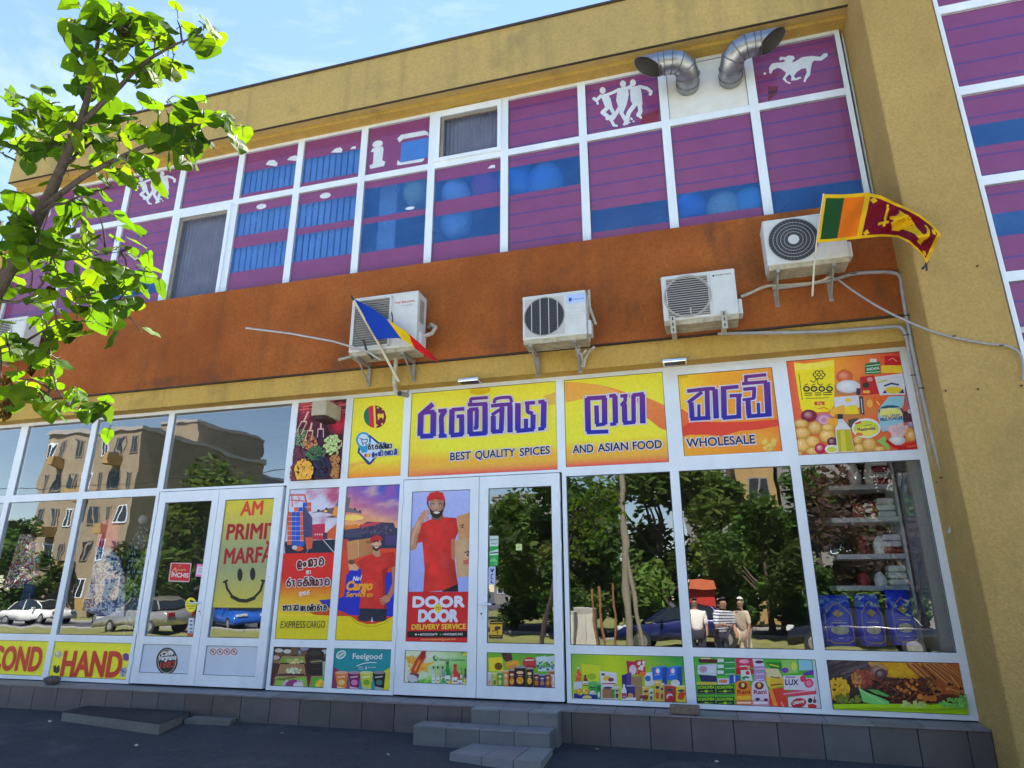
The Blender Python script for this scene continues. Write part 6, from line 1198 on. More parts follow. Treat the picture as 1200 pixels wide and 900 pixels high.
def strip1(A):
    A.view(150, 690, 6.667); A.poly([(475,228),(518,228),(512,348),(465,345)], (.60,.66,.76)); A.poly([(465,345),(512,348),(510,378),(458,376)], rgb(190, 90, 60))
    for y_ in (245, 275, 305, 330): A.box(482, y_, 504, y_+14, rgb(90, 120, 170))
sticker('narrow blue and orange strip sticker low on the left door glass', rect((220,723), (228,723), (228,748), (218,748)), 'sticker', -.0150, strip1)
def green(A):
    A.view(465, 560, 6); A.poly([(652,408),(715,407),(714,480),(652,482)], (.58,.68,.66)); A.poly([(652,482),(714,480),(713,618),(650,622)], rgb(45, 165, 75)); A.poly([(652,520),(714,500),(714,540),(652,545)], (.62,.74,.70)); A.line([(658,436),(708,432)], 8, rgb(120,150,160)); A.line([(658,530),(710,524)], 9, rgb(60, 80, 90)); A.line([(664,465),(676,458),(690,466),(704,460)], 6, rgb(140, 160, 160)); A.poly([(660,575),(680,560),(700,575),(710,590),(655,590)], rgb(120,205,130)); A.box(684, 595, 706, 612, rgb(110,170,120))
sticker('tall white and green sticker on the right door glass', rect((573,627), (585,627), (585,664), (573,664)), 'sticker', -.0150, green)
def pull(A):
    A.view(465, 560, 6); A.poly([(643,625),(696,622),(694,750),(642,752)], rgb(190, 200, 235)); A.line([(660,640),(672,662),(680,645)], 7, rgb(40, 50, 130)); A.line([(680,640),(664,658)], 6, rgb(40,50,130)); A.line([(665,680),(662,705),(678,712)], 6, rgb(40, 50, 130)); A.line([(676,676),(664,684)], 6, rgb(40,50,130)); A.line([(664,735),(678,740)], 7, rgb(40,50,130)); A.line([(664,720),(664,738)], 6, rgb(40,50,130))
sticker('pale blue push-pull sticker above the right door handle', rect((572,664), (581,663), (581,685), (572,685)), 'sticker', -.0150, pull)
def cctv2(A):
    A.view(465, 680, 6); A.poly([(653,288),(745,287),(742,410),(650,410)], (.02,.018,.015)); A.poly([(656,310),(743,309),(740,385),(654,385)], rgb(225, 175, 45)); A.poly([(668,345),(700,322),(728,325),(732,340),(700,355),(672,360)], (.05,.04,.03)); A.line([(705,350),(710,375)], 7, (.05,.04,.03)); A.line([(660,298),(738,297)], 7, rgb(190,150,50)); A.line([(662,397),(735,396)], 6, rgb(170,130,40)); A.ell(680, 345, 10, 9, rgb(225,175,45))
sticker('yellow and black camera warning sticker low on the right door glass', rect((573,727), (589,727), (589,749), (573,749)), 'sticker', -.0150, cctv2)
def note(A): A.uv(); A.box(0, 0, 1, 1, rgb(205, 225, 150)); A.line([(.3,.6),(.7,.6)], .1, rgb(150,170,110)); A.line([(.3,.4),(.6,.4)], .1, rgb(150,170,110))
sticker('small square yellow-green note in the middle of the right door glass', rect((605,637.5), (612,637.5), (612,645), (605,645)), 'note', -.0150, note)
def pw(A):
    A.view(465, 560, 6); A.line([(785,628),(945,622),(945,700),(790,708)], 4, (.35,.42,.33), closed=True); A.line([(835,640),(905,632),(908,690),(840,696)], 4, (.30,.36,.26), closed=True); A.line([(800,650),(815,690)], 9, (.3,.35,.36)); A.line([(925,650),(930,685)], 9, (.3,.35,.34))
# ================================================================== INSIDE THE SHOPS
def garment(label, pts, y, cf, m, name='dress', cat='garment', th=.10):
    """hung clothes: outline at depth y, puffed and folded"""
    q = [P(a, b, y) for a, b in pts]; xs = [p.x for p in q]; zs = [p.z for p in q]; x0, x1, z0, z1 = min(xs), max(xs), min(zs), max(zs)
    t = thing(name, label, cat, ((x0+x1)/2, y, z0)); poly = [(p.x, p.z) for p in q]; mb = MB(); nu, nv = 36, 48; r = random.Random(len(pts)*7+int(x0*10))
    ph = r.uniform(0, 6)
    for sgn in (-1, 1):
        idx = {}; 
        for j in range(nv):
            z = z0+(z1-z0)*(j+.5)/nv; ins = []
            for i in range(len(poly)):
                a, b = poly[i], poly[(i+1) % len(poly)]
                if (a[1] > z) != (b[1] > z): ins.append(a[0]+(b[0]-a[0])*(z-a[1])/(b[1]-a[1]))
            if len(ins) >= 2: idx[j] = (min(ins), max(ins), z)
        ks = sorted(idx); vs = []
        for j in ks:
            a, b, z = idx[j]
            for i in range(nu+1):
                u = i/nu; x = a+(b-a)*u; bul = math.sqrt(max(0, 1-(2*u-1)**2)); fold = .35*math.sin(u*19+ph+.8*math.sin(z*3))*min(1, (z1-z)/(z1-z0)*2)
                vs.append((x, y+sgn*th*bul*(.65+fold*.5), z))
        n = nu+1; fs = []; 
        for j in range(len(ks)-1):
            for i in range(nu):
                f = (j*n+i, j*n+i+1, (j+1)*n+i+1, (j+1)*n+i); x, _, z = vs[f[0]]
                mb.add([vs[k] for k in f], [(0, 1, 2, 3)] if sgn < 0 else [(3, 2, 1, 0)], 0, cf((x-x0)/(x1-x0), (z-z0)/(z1-z0)), True)
    o = mb.build('cloth', m, t); bm = bmesh.new(); bm.from_mesh(o.data); bmesh.ops.remove_doubles(bm, verts=bm.verts, dist=1e-5); bm.to_mesh(o.data); bm.free()
    for p in o.data.polygons: p.use_smooth = True
    hk = MB(); top = Vector(((x0+x1)/2, y, z1)); hk.tube([top, top+Vector((0, 0, .10)), top+Vector((.03, 0, .14)), top+Vector((.05, 0, .1))], .006, 6); hk.build('hanger_hook', GREYM, t)
    return t
FAB = vcol('garment_fabric', .9, .1, .06, 20)
def ns(u, v, s, k=0): return noise.noise((u*s, v*s*1.4, k))
garment('white summer dress with a blue leaf print hanging in the shop window', [(113,640),(128,642),(141,655),(146,668),(147,700),(145,722),(132,720),(127,700),(118,722),(98,716),(97,706),(106,680),(110,660)], .35,
        lambda u, v: mixc(rgb(228, 232, 240), (rgb(50, 90, 190) if ns(u, v, 13, 8) > 0 else rgb(60, 75, 120)), 1 if abs(ns(u, v, 15, 2)) > .22 else 0), FAB)
garment('bright pink blouse above the white blue-print dress', [(121,612),(131,608),(140,616),(138,640),(130,650),(113,646),(115,630)], .5, lambda u, v: mixc(rgb(240, 50, 120), rgb(245, 120, 110), v), FAB, 'blouse')
garment('multicoloured floral blouse hanging in the left shop window', [(24,627),(40,626),(47,640),(46,665),(42,690),(20,690),(4,690),(14,660),(20,640)], .35,
        lambda u, v: (rgb(205, 60, 110), rgb(90, 70, 150), rgb(220, 190, 60), rgb(70, 130, 90), rgb(225, 225, 220))[int((ns(u, v, 11, 4)+1)*4.9) % 5], FAB, 'blouse')
garment('dark speckled long dress on a pale-headed display stand', [(167,614),(175,620),(182,640),(186,690),(180,740),(150,740),(148,690),(152,640),(160,622)], .4,
        lambda u, v: mixc(rgb(40, 48, 56), rgb(150, 165, 170), 1 if ns(u, v, 22, 9) > .22 else 0), FAB)
p = P(168, 609, .4); t = thing('display_stand', 'pale round knob on top of the stand holding the dark speckled dress', 'display stand', (p.x, p.y, .3)); mb = MB()
bm = bmesh.new(); bmesh.ops.create_uvsphere(bm, u_segments=16, v_segments=10, radius=.07)
for v_ in bm.verts: v_.co = v_.co+p
mb.bm(bm, 0, None, True); bm.free(); mb.build('knob', mat('pale_plastic', (.55, .53, .5), .5), t); mb = MB(); mb.tube([(p.x, p.y, .3), (p.x, p.y, p.z)], .015); mb.build('pole', GREYM, t)
garment('faded denim trousers folded beside the floral blouse', [(30,684),(41,686),(40,696),(33,712),(25,710),(28,696)], .25, lambda u, v: rgb(70, 95, 135), FAB, 'trousers')
# shelves with bags in the right shop
SH = mat('white_shelf', (.62, .63, .64), .4)
t = thing('shelf_rack', 'white shelf rack standing in the right-hand shop window', 'shelf rack', (1.9, 1.0, .3))
shelves = [(P(1000, 574, .8), P(1043, 571, .8)), (P(1004, 612, .8), P(1049, 608, .8)), (P(1010, 655, .8), P(1056, 650, .8)), (P(1010, 690, .8), P(1060, 688, .8))]
for a, b in shelves: mb = MB(); mb.box(a.x-.3, b.x, .62, 1.05, (a.z+b.z)/2-.03, (a.z+b.z)/2+.025); mb.build('shelf', SH, t)
mb = MB(); xb = P(1056, 650, .8).x; mb.box(xb, xb+.03, .62, 1.05, .3, 3.3); mb.build('upright', SH, t)
BAG = vcol('bag_film', .35, .5, .10, 9, .15)
kb = 0
for k, (a, b) in enumerate(shelves):
    zt = (a.z+b.z)/2+.026; nl = 3 if k else 2
    hgt = (shelves[k-1][0].z-zt-.10) if k else .46
    for c in range(2):
        n = max(3, int(hgt*.85/.075)) if c else 1
        for i in range(n if c else 2):
            red = rnd.random() < (.25 if c else .35); col = rgb(150, 40, 40) if red else rgb(232, 232, 228)
            mb = MB()
            if c: mb.bbox(xb-.20+rnd.uniform(-.01, .01), xb-.012, .64, .84, zt+i*.075, zt+i*.075+.068, .02, 0, jit(col, .12))
            else:
                x = a.x+.02+i*.17; hh = min(hgt*.75, .30); mb.tube([(x, .72, zt), (x, .72, zt+hh*.45), (x, .72, zt+hh*.8), (x+.01, .72, zt+hh)], [.062, .07, .045, .012], 12, 0, jit(col, .15))
            o = mb.build('food_bag', BAG); kb += 1
            tag(o, 'pale flour bag lying in the neat stack at the right of a shelf' if c and not red else ('red-printed flour bag lying in a stack on a shelf' if c else ('red pouch standing on a white shelf' if red else 'white pouch standing upright on a white shelf')), 'food bag', 'food bags on the white shelves')
col_ = stucco('grey_blue_column', (.30, .35, .42), (.36, .41, .48), (.60, .62, .64), .5, .2, True, seed=77); mb = MB(); a = P(1056, 560, .6); mb.box(xb+.06, 2.48, .16, .9, .3, 4.2); mb.build('window_column', col_, BLD)
# blue rice bags on the sill
for i, (tl, tr_, br, bl) in enumerate((((958,698),(1001,697),(1003,757),(966,757)), ((1003,697),(1034,696),(1040,757),(1008,757)), ((1038,692),(1070,690),(1078,755),(1046,757)))):
    q = rect(tl, tr_, br, bl, y=.2); w = q[1]-q[0]; cx, z0_, H = (q[0]+q[1])/2, q[2], q[3]-q[2]
    t = thing('rice_bag', ['large blue rice bag at the left of the three in the window', 'large blue rice bag standing between the other two', 'large blue rice bag at the right, next to the grey column'][i], 'rice bag', (cx, .28, z0_), 'blue rice bags in the window')
    mb = MB(); n = 20; vs = []; R0 = random.Random(i)
    for j in range(15):
        v_ = j/14; ww = w*.5*(1-.10*abs(v_-.45)*2*(v_ > .45)-.05*(v_ < .1)); dd = .13*(1-v_**4*.85)
        for k in range(n):
            a = 2*math.pi*k/n; ca, sa = math.cos(a), math.sin(a); vs.append((cx+ww*abs(ca)**.6*(1 if ca > 0 else -1), .30+dd*abs(sa)**.8*(1 if sa > 0 else -1)+.008*R0.uniform(-1, 1), z0_+H*v_))
    mb.add(vs, [(j*n+k, j*n+(k+1) % n, (j+1)*n+(k+1) % n, (j+1)*n+k) for j in range(14) for k in range(n)]+[tuple(range(14*n, 15*n))], 0, rgb(36, 55, 215), True)
    mb.build('bag', BAG, t); A = Art((cx-w/2, cx+w/2, z0_, z0_+H), .155); A.uv(); gd = rgb(190, 160, 90)
    A.line([(.12,.12),(.12,.62),(.3,.76),(.5,.86),(.7,.76),(.88,.62),(.88,.12),(.7,.06),(.3,.06)], .022, gd, closed=True); A.poly([(.32,.64),(.5,.72),(.68,.64),(.5,.56)], gd); A.ell(.5, .31, .26, .085, rgb(215, 205, 165)); heap(A, .5, .31, .22, .07, rgb(205, 195, 150), 40, .022, i); A.box(.28, .445, .72, .465, (.6,.6,.6)); A.box(.36, .49, .64, .50, gd); A.box(.42, .15, .58, .165, (.55,.55,.6)); A.build('front_print', t)
# balloons and blinds in the upper rooms
BAL = vcol('balloon_rubber', .25, .5, .03, 3, coat=.2)
for (x, y_, r_, c, lab) in ((573,217,.28,rgb(255,90,160),'pink balloon behind the blue film'), (605,212,.34,rgb(120,190,250),'pale blue balloon behind the blue film of the window right of the pink one'), (640,215,.3,rgb(150,200,250),'pale blue balloon low behind the blue film'), (535,228,.24,rgb(225,240,250),'white balloon behind the blue film, left of the pink one'), (535,260,.26,rgb(200,225,250),'white balloon lower down behind the blue film'), (805,243,.28,rgb(90,170,250),'light blue balloon behind the low blue band under the ducts'), (848,246,.24,rgb(240,235,190),'cream balloon behind the low blue band'), (880,242,.26,rgb(160,225,240),'aqua balloon behind the low blue band at the mullion'), (490,225,.24,rgb(235,235,170),'pale yellow balloon behind the blue film')):
    p = P(x, y_, r_+.05); bm = bmesh.new(); bmesh.ops.create_uvsphere(bm, u_segments=24, v_segments=16, radius=r_)
    for v_ in bm.verts: v_.co = Vector((v_.co.x+p.x, v_.co.y+p.y, v_.co.z*1.12*(1 if v_.co.z > 0 else 1.1)+p.z))
    mb = MB(); mb.bm(bm, 0, c, True); bm.free(); tag(mb.build('balloon', BAL), lab, 'balloon', 'balloons in the upper rooms')
BLI = vcol('blind_fabric', .8, .1, .06, 6)
for k, lab in ((4, 'vertical blind behind the blue bands, left of the flag'), (5, 'vertical blind behind the blue bands, right of the other blind')):
    t = thing('vertical_blind', lab, 'blind', ((UX[k]+UX[k+1])/2, .2, UZB), 'vertical blinds upstairs'); n = 9
    for i in range(n):
        x = UX[k]+.08+(UX[k+1]-UX[k]-.16)*i/n; mb = MB(); mb.add([(x, .06, UZB), (x+.075, .075, UZB), (x+.075, .075, UZTOP-.1), (x, .06, UZTOP-.1), (x, .065, UZB), (x+.075, .08, UZB), (x+.075, .08, UZTOP-.1), (x, .065, UZTOP-.1)], [(0, 1, 2, 3), (7, 6, 5, 4)], 0, jit((.88, .9, .92), .08)); mb.build('slat', BLI, t)
p = P(447, 232, .3); t = thing('curtain', 'white curtain edge behind the blue film beside the blind', 'curtain', (p.x, .3, UZB)); mb = MB(); mb.box(p.x, p.x+.30, .25, .30, UZB+.4, UZT, 0, (.75,.78,.8)); mb.build('cloth', BLI, t)

# ================================================================== ACROSS THE STREET (what the shop glass mirrors)
def block(label, x0, x1, y0, y1, z1, m, rows, cols, m2=None, side=True, wk=1):
    t = thing('apartment_block', label, 'apartment block', ((x0+x1)/2, (y0+y1)/2, GZ)); mb = MB(); mb.box(x0, x1, y0, y1, GZ-.3, z1); mb.build('wall', m, t)
    mb = MB(); mb.box(x0-.15, x1+.15, y0-.15, y1+.15, z1+.002, z1+.35); mb.build('roof_edge', KERB, t)
    for j in range(rows):
        for i in range(cols):
            w = (x1-x0)/cols; cx, z = x0+w*(i+.5), 1.2+j*2.8; ww = min(1.4, w*.5)*(wk if (i+j) % 2 else 1)
            if z+1.5 > z1: continue
            mb = MB(); mb.box(cx-ww/2-.08, cx+ww/2+.08, y1+.003, y1+.06, z-.08, z+1.38); f = mb.build('window', PVC if (i*3+j) % 4 == 0 else BRNF, t); mb = MB(); mb.box(cx-ww/2, cx-.04, y1+.05, y1+.07, z, z+1.3); mb.box(cx+.04, cx+ww/2, y1+.05, y1+.07, z, z+1.3); mb.build('pane', DKG, f)
            if (i+j*2) % 4 == 1:
                mb = MB(); mb.box(cx-ww*.9, cx+ww*.9, y1+.08, y1+1.0, z-.95, z-.1); mb.build('balcony', m2 or KERB, t)
    return t
DKG = mat('dark_window_glass', (.03, .04, .05), .08, var=.2)
BEI = stucco('beige_block_render', (.30, .245, .17), (.36, .30, .21), (.18, .145, .10), .6, .2, seed=40)
GRB = stucco('grey_block_render', (.23, .22, .21), (.28, .27, .26), (.18, .17, .16), .5, .2, seed=41)
ORB = stucco('orange_block_render', (.40, .27, .11), (.45, .31, .13), (.22, .15, .08), .5, .2, seed=42)
block('tall beige apartment block mirrored in the left shop windows', -53, -43.4, -50, -34, 14.3, BEI, 5, 7, ORB, wk=.55)
block('beige apartment tower with a long dark side wall, mirrored above the left doors', -57.5, -52, -61, -50, 19.4, BEI, 6, 2)
block('long grey apartment wing behind the beige tower', -60, -52.3, -120, -61.2, 15.5, GRB, 4, 4)
block('ochre apartment block with white windows mirrored in the shelf-side glass', 2.2, 4.4, -46, -34, 11.5, ORB, 4, 1)
block('pale grey apartment block right of the ochre one', 4.6, 14, -45, -33.5, 10.2, GRB, 3, 5, BEI)
block('low grey building left of the ochre block', -1.2, 1.5, -46, -36, 8.7, GRB, 3, 1)
block('distant grey apartment row behind the trees', -34, -14, -110, -100, 17, GRB, 5, 8)
# trees over the road: trunk, limbs and leaf clumps
BARK = stucco('bark', (.09, .07, .055), (.13, .10, .075), (.04, .035, .03), .5, 1.2, True, seed=3)
def leafmat(name, a, b, tr=.35, rough=.5):
    m, n, bs = nodes(name); l = n.links.new; oi = n.nodes.new('ShaderNodeAttribute'); oi.attribute_name = 'Col'; bs.inputs['Roughness'].default_value = rough; bs.inputs['Specular IOR Level'].default_value = .04
    l(oi.outputs['Color'], bs.inputs['Base Color']); o = n.nodes['Material Output']; t = n.nodes.new('ShaderNodeBsdfTranslucent'); x = n.nodes.new('ShaderNodeVectorMath'); x.operation = 'MULTIPLY'; x.inputs[1].default_value = b
    l(oi.outputs['Color'], x.inputs[0]); l(x.outputs[0], t.inputs[0]); ms = n.nodes.new('ShaderNodeMixShader'); ms.inputs[0].default_value = tr; l(bs.outputs[0], ms.inputs[1]); l(t.outputs[0], ms.inputs[2]); l(ms.outputs[0], o.inputs[0]); return m
LEAFM = leafmat('street_tree_leaf', None, (1.3, 1.5, .6))
def leafcloud(seed, W, H, base, n, col, size=.2):
    r = random.Random(seed); mb = MB(); cl = []
    for _ in range(26):
        a, q = r.uniform(0, 6.28), math.sqrt(r.random()); h = r.random(); k = math.sin(math.pi*min(1, .18+h*.8))
        cl.append((math.cos(a)*q*W*k, math.sin(a)*q*W*k, base+h*H, r.uniform(.35, .75)*W*.5, jit(col, .35, r)))
    for _ in range(n):
        c = r.choice(cl); d = Vector((r.gauss(0, 1), r.gauss(0, 1), r.gauss(0, .75))); d.normalize(); p = Vector(c[:3])+d*c[3]*r.random()**.4
        u = Vector((r.uniform(-1, 1), r.uniform(-1, 1), r.uniform(-.5, .5))).normalized(); w = u.cross(Vector((r.uniform(-1, 1), r.uniform(-1, 1), r.uniform(-1, 1)))).normalized(); s_ = size*r.uniform(.6, 1.3)
        mb.add([p-u*s_, p-w*s_*.45, p+u*s_, p+w*s_*.45], [(0, 1, 2, 3)], 0, jit(c[4], .25, r))
    return mb, cl
def tree(seed, label, x, y, W, H, base, n, col, size=.2, grp='trees across the street'):
    t = thing('street_tree', label, 'tree', (0, 0, 0), grp); mb, cl = leafcloud(seed, W, H, base, n, col, size); mb.build('crown', LEAFM, t)
    mb = MB(); mb.tube([(0, 0, -.3), (.05, 0, base*.6), (.0, .05, base+H*.35), (0, 0, base+H*.8)], [.16, .13, .08, .03], 9); mb.build('trunk', BARK, t)
    lb = MB()
    for c in cl[:9]: lb.tube([(0, .03, max(.8, base+(c[2]-base)*.3)), (c[0]*.5, c[1]*.5, base+(c[2]-base)*.75), c[:3]], [.06, .04, .015], 6)
    lb.build('limbs', BARK, t); t.location = (x, y, GZ); return t
def dup(src, label, x, y, rz, s=1):
    c = copy_tree(src); c.location = (x, y, GZ); c.rotation_euler = (0, 0, rz); c.scale = (s, s, s); c['label'] = label; return c
GR1, GR2, PUR = (.085, .135, .032), (.06, .105, .028), (.065, .042, .038)
ta = tree(1, 'broad green street tree mirrored in the glass of the delivery door', -9.2, -24.5, 3.3, 5.2, .7, 9000, GR1, .17)
tb = tree(2, 'bushy dark green street tree mirrored in the middle of the right windows', 2.3, -22, 2.5, 4.5, .8, 8000, GR2, .16)
tp = tree(3, 'dark plum-leaved street tree mirrored in the shelf window', 6.4, -16.5, 3.0, 6.6, .9, 10000, PUR, .14)
dup(ta, 'green street tree right behind the concrete pole', -2.0, -27, 1.9, 1.45); dup(tb, 'green street tree left of the grey utility boxes', -6.6, -22.5, .7, 1.35)
dup(ta, 'green street tree behind the blue hatchback', -28.5, -26, 2.6, 1.45); dup(tb, 'dark bushy tree behind the silver car', -33, -29, 1.2, 1.4); dup(tb, 'dark tree in front of the beige block', -49.5, -30.5, 4.0, 1.25); dup(ta, 'green tree at the far left by the beige block', -58, -31, 5.0, 1.1)
dup(ta, 'tall tree far behind the delivery door reflection', -15.5, -33, 3.3, 1.35); dup(tb, 'bushy tree in front of the pale grey block', 9.5, -28, 2.2, 1.15); dup(tp, 'plum tree at the far right of the street', 11, -22, 1.1, .9)
dup(tb, 'bushy tree in front of the ochre block', 5.2, -27, 1.0, 1.35); dup(ta, 'dense green tree left of the ochre block', .2, -29, 4.4, 1.3)
for i, x in enumerate((-40, -31, -23, -12, -5, 16, 24)): dup(ta if i % 2 else tb, 'background tree in the row beyond the lawn', x, -47-(i % 3)*4, i*1.1, 1.2)
# cars
def carpaint(name, c, met=.35): return mat(name, c, .22, met, var=.04, coat=.9, scale=2)
TYRE = mat('tyre_rubber', (.02, .02, .02), .85); RIM = mat('alloy_rim', (.5, .5, .52), .35, .8); CGL = mat('car_glass', (.015, .02, .025), .04, var=.1); HL = mat('headlight_lens', (.6, .62, .65), .1); TLL = mat('tail_light_lens', (.35, .01, .015), .2)
def car(label, name, x, y, rz, paint, body='sedan', L_=4.4, W_=1.76):
    t = thing('parked_car', label, 'car', (0, 0, 0), 'cars parked across the street'); h_ = 1.42 if body != 'suv' else 1.62
    if body == 'sedan': roof = [(-.10, .92), (.14, h_-.06), (.30, h_), (.52, h_-.02), (.70, h_-.12), (.86, .98)]
    elif body == 'suv': roof = [(-.06, 1.04), (.16, h_-.06), (.30, h_), (.66, h_-.03), (.86, h_-.22), (.96, 1.12)]
    else: roof = [(-.04, .95), (.18, h_-.05), (.32, h_), (.70, h_-.03), (.90, h_-.2), (.97, 1.0)]
    top = .92 if body == 'sedan' else (1.04 if body == 'suv' else .96); l0 = -L_/2
    prof = [(0, .42), (.01, .62), (.05, .72), (.16, top-.12), (.27, top-.02), (.60, top+.03), (.93, top+.02), (.985, top-.08), (1, .60), (.99, .36), (.0, .30)]
    mb = MB(); cs = [(1, 0), (.97, .0), (.82, .0)]
    for sg in (1, -1): pass
    secs = [(-1, .86, .05), (-.93, .97, .0), (0, 1, 0), (.93, .97, 0), (1, .86, .05)]; vs = []; n = len(prof)
    for (k, sx, dz) in secs:
        for (u, z) in prof: vs.append((l0+L_*(.5+(u-.5)*(sx*.05+.95)), k*W_/2, z if z < .5 else z-dz*1.2))
    mb.add(vs, [(s_*n+i, s_*n+(i+1) % n, (s_+1)*n+(i+1) % n, (s_+1)*n+i) for s_ in range(4) for i in range(n)]+[tuple(range(n))[::-1], tuple(range(4*n, 5*n))], 0, None, True)
    mb.build('body', paint, t)
    rx = [(l0+L_*(.28+.62*u), z) for u, z in roof]; gb = MB(); m_ = len(rx); vs = []
    for k in (-1, -.55, .55, 1):
        for (a, z) in rx: f = (z-top)/(h_-top); vs.append((a, k*(W_/2-.06-.17*max(0, f)), z+(.012 if abs(k) < 1 else 0)))
    gb.add(vs, [(s_*m_+i, s_*m_+i+1, (s_+1)*m_+i+1, (s_+1)*m_+i) for s_ in range(3) for i in range(m_-1)]+[tuple(range(m_))[::-1], tuple(range(3*m_, 4*m_))], 0); gb.build('windows', CGL, t)
    rb = MB(); r3 = rx[1:-1]; vs = []
    for k in (-1, -.5, .5, 1):
        for (a, z) in r3[:] : vs.append((a, k*(W_/2-.215), z+(.03 if abs(k) < 1 else .012)))
    q = len(r3); rb.add(vs, [(s_*q+i, s_*q+i+1, (s_+1)*q+i+1, (s_+1)*q+i) for s_ in range(3) for i in range(q-1)], 0, None, True)
    for sg in (-1, 1):
        for (i, j) in ((0, 1), (m_-1, m_-2)):
            a, b = rx[i], rx[j]; rb.tube([(a[0], sg*(W_/2-.055), a[1]), (b[0], sg*(W_/2-.21), b[1]+.01)], .035, 6)
        mid = L_*.07; rb.tube([(mid, sg*(W_/2-.05), top), (mid-.05, sg*(W_/2-.21), h_-.02)], .035, 6)
    rb.build('roof', paint, t)
    for ux in (.18, .81):
        for sg in (-1, 1):
            wx = l0+L_*ux; wb = MB(); wb.tube([(wx, sg*(W_/2-.2), .32), (wx, sg*(W_/2+.005), .32)], .32, 22); w = wb.build('wheel', TYRE, t)
            fb_ = MB(); fb_.tube([(wx, sg*(W_/2+.006), .32), (wx, sg*(W_/2+.014), .32)], .205, 20); fb_.build('rim', RIM, w)
    for sg in (-1, 1):
        mb = MB(); mb.bbox(l0+.0, l0+.22, sg*(W_/2-.30)-.18, sg*(W_/2-.30)+.18, .63, .76, .02); mb.build('headlight', HL, t); mb = MB(); mb.bbox(-l0-.14, -l0+.006, sg*(W_/2-.22)-.17, sg*(W_/2-.22)+.17, top-.26, top-.06, .02); mb.build('tail_light', TLL, t)
        mb = MB(); mb.bbox(l0+L_*.33, l0+L_*.36, sg*(W_/2+.08)-.09, sg*(W_/2+.08)+.09, top+.02, top+.14, .02); mb.build('mirror', paint, t)
    t.location = (x, y, GZ); t.rotation_euler = (0, 0, rz); return t
car('white saloon car parked by the beige block', 'parked_car', -40.2, -25.4, math.pi, carpaint('white_paint', (.72, .72, .70), .0), 'sedan', 4.3)
car('dark grey hatchback parked beyond the silver car', 'parked_car', -35.6, -27.6, math.pi, carpaint('dark_paint', (.05, .055, .06)), 'hatch', 4.1)
car('silver four-by-four mirrored in the left door', 'parked_car', -25.0, -18.4, 0.05, carpaint('silver_paint', (.42, .40, .38), .6), 'suv', 4.5)
car('bright blue hatchback mirrored under the smiling poster', 'parked_car', -24.0, -23.6, math.pi+.5, carpaint('blue_paint', (.02, .12, .55)), 'hatch', 4.0)
car('dark blue car parked next to the concrete pole', 'parked_car', -.9, -17.2, .05, carpaint('dark_blue_paint', (.012, .018, .10)), 'sedan', 4.4)
car('red car parked before the pale grey block', 'parked_car', 5.2, -27.2, .1, carpaint('red_paint', (.55, .02, .025)), 'hatch', 4.1)
car('black car parked beside the group of people', 'parked_car', 4.4, -15.6, .12, carpaint('black_paint', (.012, .012, .018)), 'hatch', 4.2)
# pole, boxes, posts, red stall and a wire
CPOLE = stucco('pole_concrete', (.22, .19, .15), (.27, .24, .19), (.12, .10, .08), .5, .4, seed=50)
t = thing('utility_pole', 'thick concrete utility pole with a forked foot', 'utility pole', (-2.55, -15.2, GZ)); mb = MB(); mb.tube([(-2.55, -15.2, GZ-.1), (-2.56, -15.2, 3), (-2.6, -15.2, 9)], [.125, .12, .10], 10); mb.build('shaft', CPOLE, t)
mb = MB(); mb.tube([(-2.15, -15.2, GZ-.1), (-2.4, -15.2, 2.2), (-2.52, -15.2, 3.0)], [.07, .065, .05], 8); mb.build('strut', CPOLE, t)
for i, x in enumerate((-4.85, -4.2)):
    t = thing('utility_box', ['pale grey utility cabinet with scribbles, left one', 'grey utility cabinet half behind the scribbled one'][i], 'utility cabinet', (x, -15.8-i*.5, GZ)); mb = MB(); mb.bbox(x-.38, x+.38, -16-i*.5, -15.6-i*.5, GZ, GZ+1.25+.08*i, .02); mb.build('cabinet', KERB, t)
    mb = MB(); mb.bbox(x-.35, x-.01, -15.598-i*.5, -15.585-i*.5, GZ+.1, GZ+1.15, .004); mb.bbox(x+.01, x+.35, -15.598-i*.5, -15.585-i*.5, GZ+.1, GZ+1.15, .004); d = mb.build('cabinet_doors', mat('cabinet_door', (.5, .49, .45), .6), t)
    if not i: A = Art((x-.38, x+.38, GZ, GZ+1.25), -15.58, -5e-5); A.uv(); r7 = random.Random(4); [A.line([(r7.uniform(.1,.9), r7.uniform(.4,.8)) for _ in range(4)], .012, (.08,.08,.1)) for _ in range(7)]; A.build('scribbles', t)
RUST = mat('rusty_post', (.22, .10, .04), .8, var=.4)
for i, (x, h_) in enumerate(((-3.75, 2.0), (-3.5, 2.1), (-3.05, 2.2))): tag(MB().tube([(x, -15.6, GZ-.1), (x-.06, -15.6, GZ+h_)], .045, 8, 0).build('rusty_post', RUST), 'rusty leaning post between the grey cabinet and the concrete pole', 'post', 'rusty posts by the cabinets')
REDF = mat('red_awning_cloth', (.5, .03, .02), .8, var=.2)
t = thing('market_stall', 'red cloth-covered stall behind the dark blue car', 'stall', (.1, -21, GZ)); mb = MB(); mb.bbox(-.75, .25, -21.6, -20.4, GZ+.1, GZ+2.0, .05); mb.build('cloth_sides', REDF, t); mb = MB(); mb.prism([(-.8, GZ+2.0), (.3, GZ+2.0), (.2, GZ+2.25), (-.7, GZ+2.35)], -20.2, -21.8); mb.build('awning', mat('orange_awning', (.6, .14, .06), .8), t)
t = thing('overhead_wire', 'thin dark wire strung over the street', 'wire', (-30, -20, 7)); mb = MB(); mb.tube([(-70+i*5, -22, 9.0-1.5*math.sin(math.pi*i/14)) for i in range(15)], .02, 6); mb.build('wire', DARK, t)
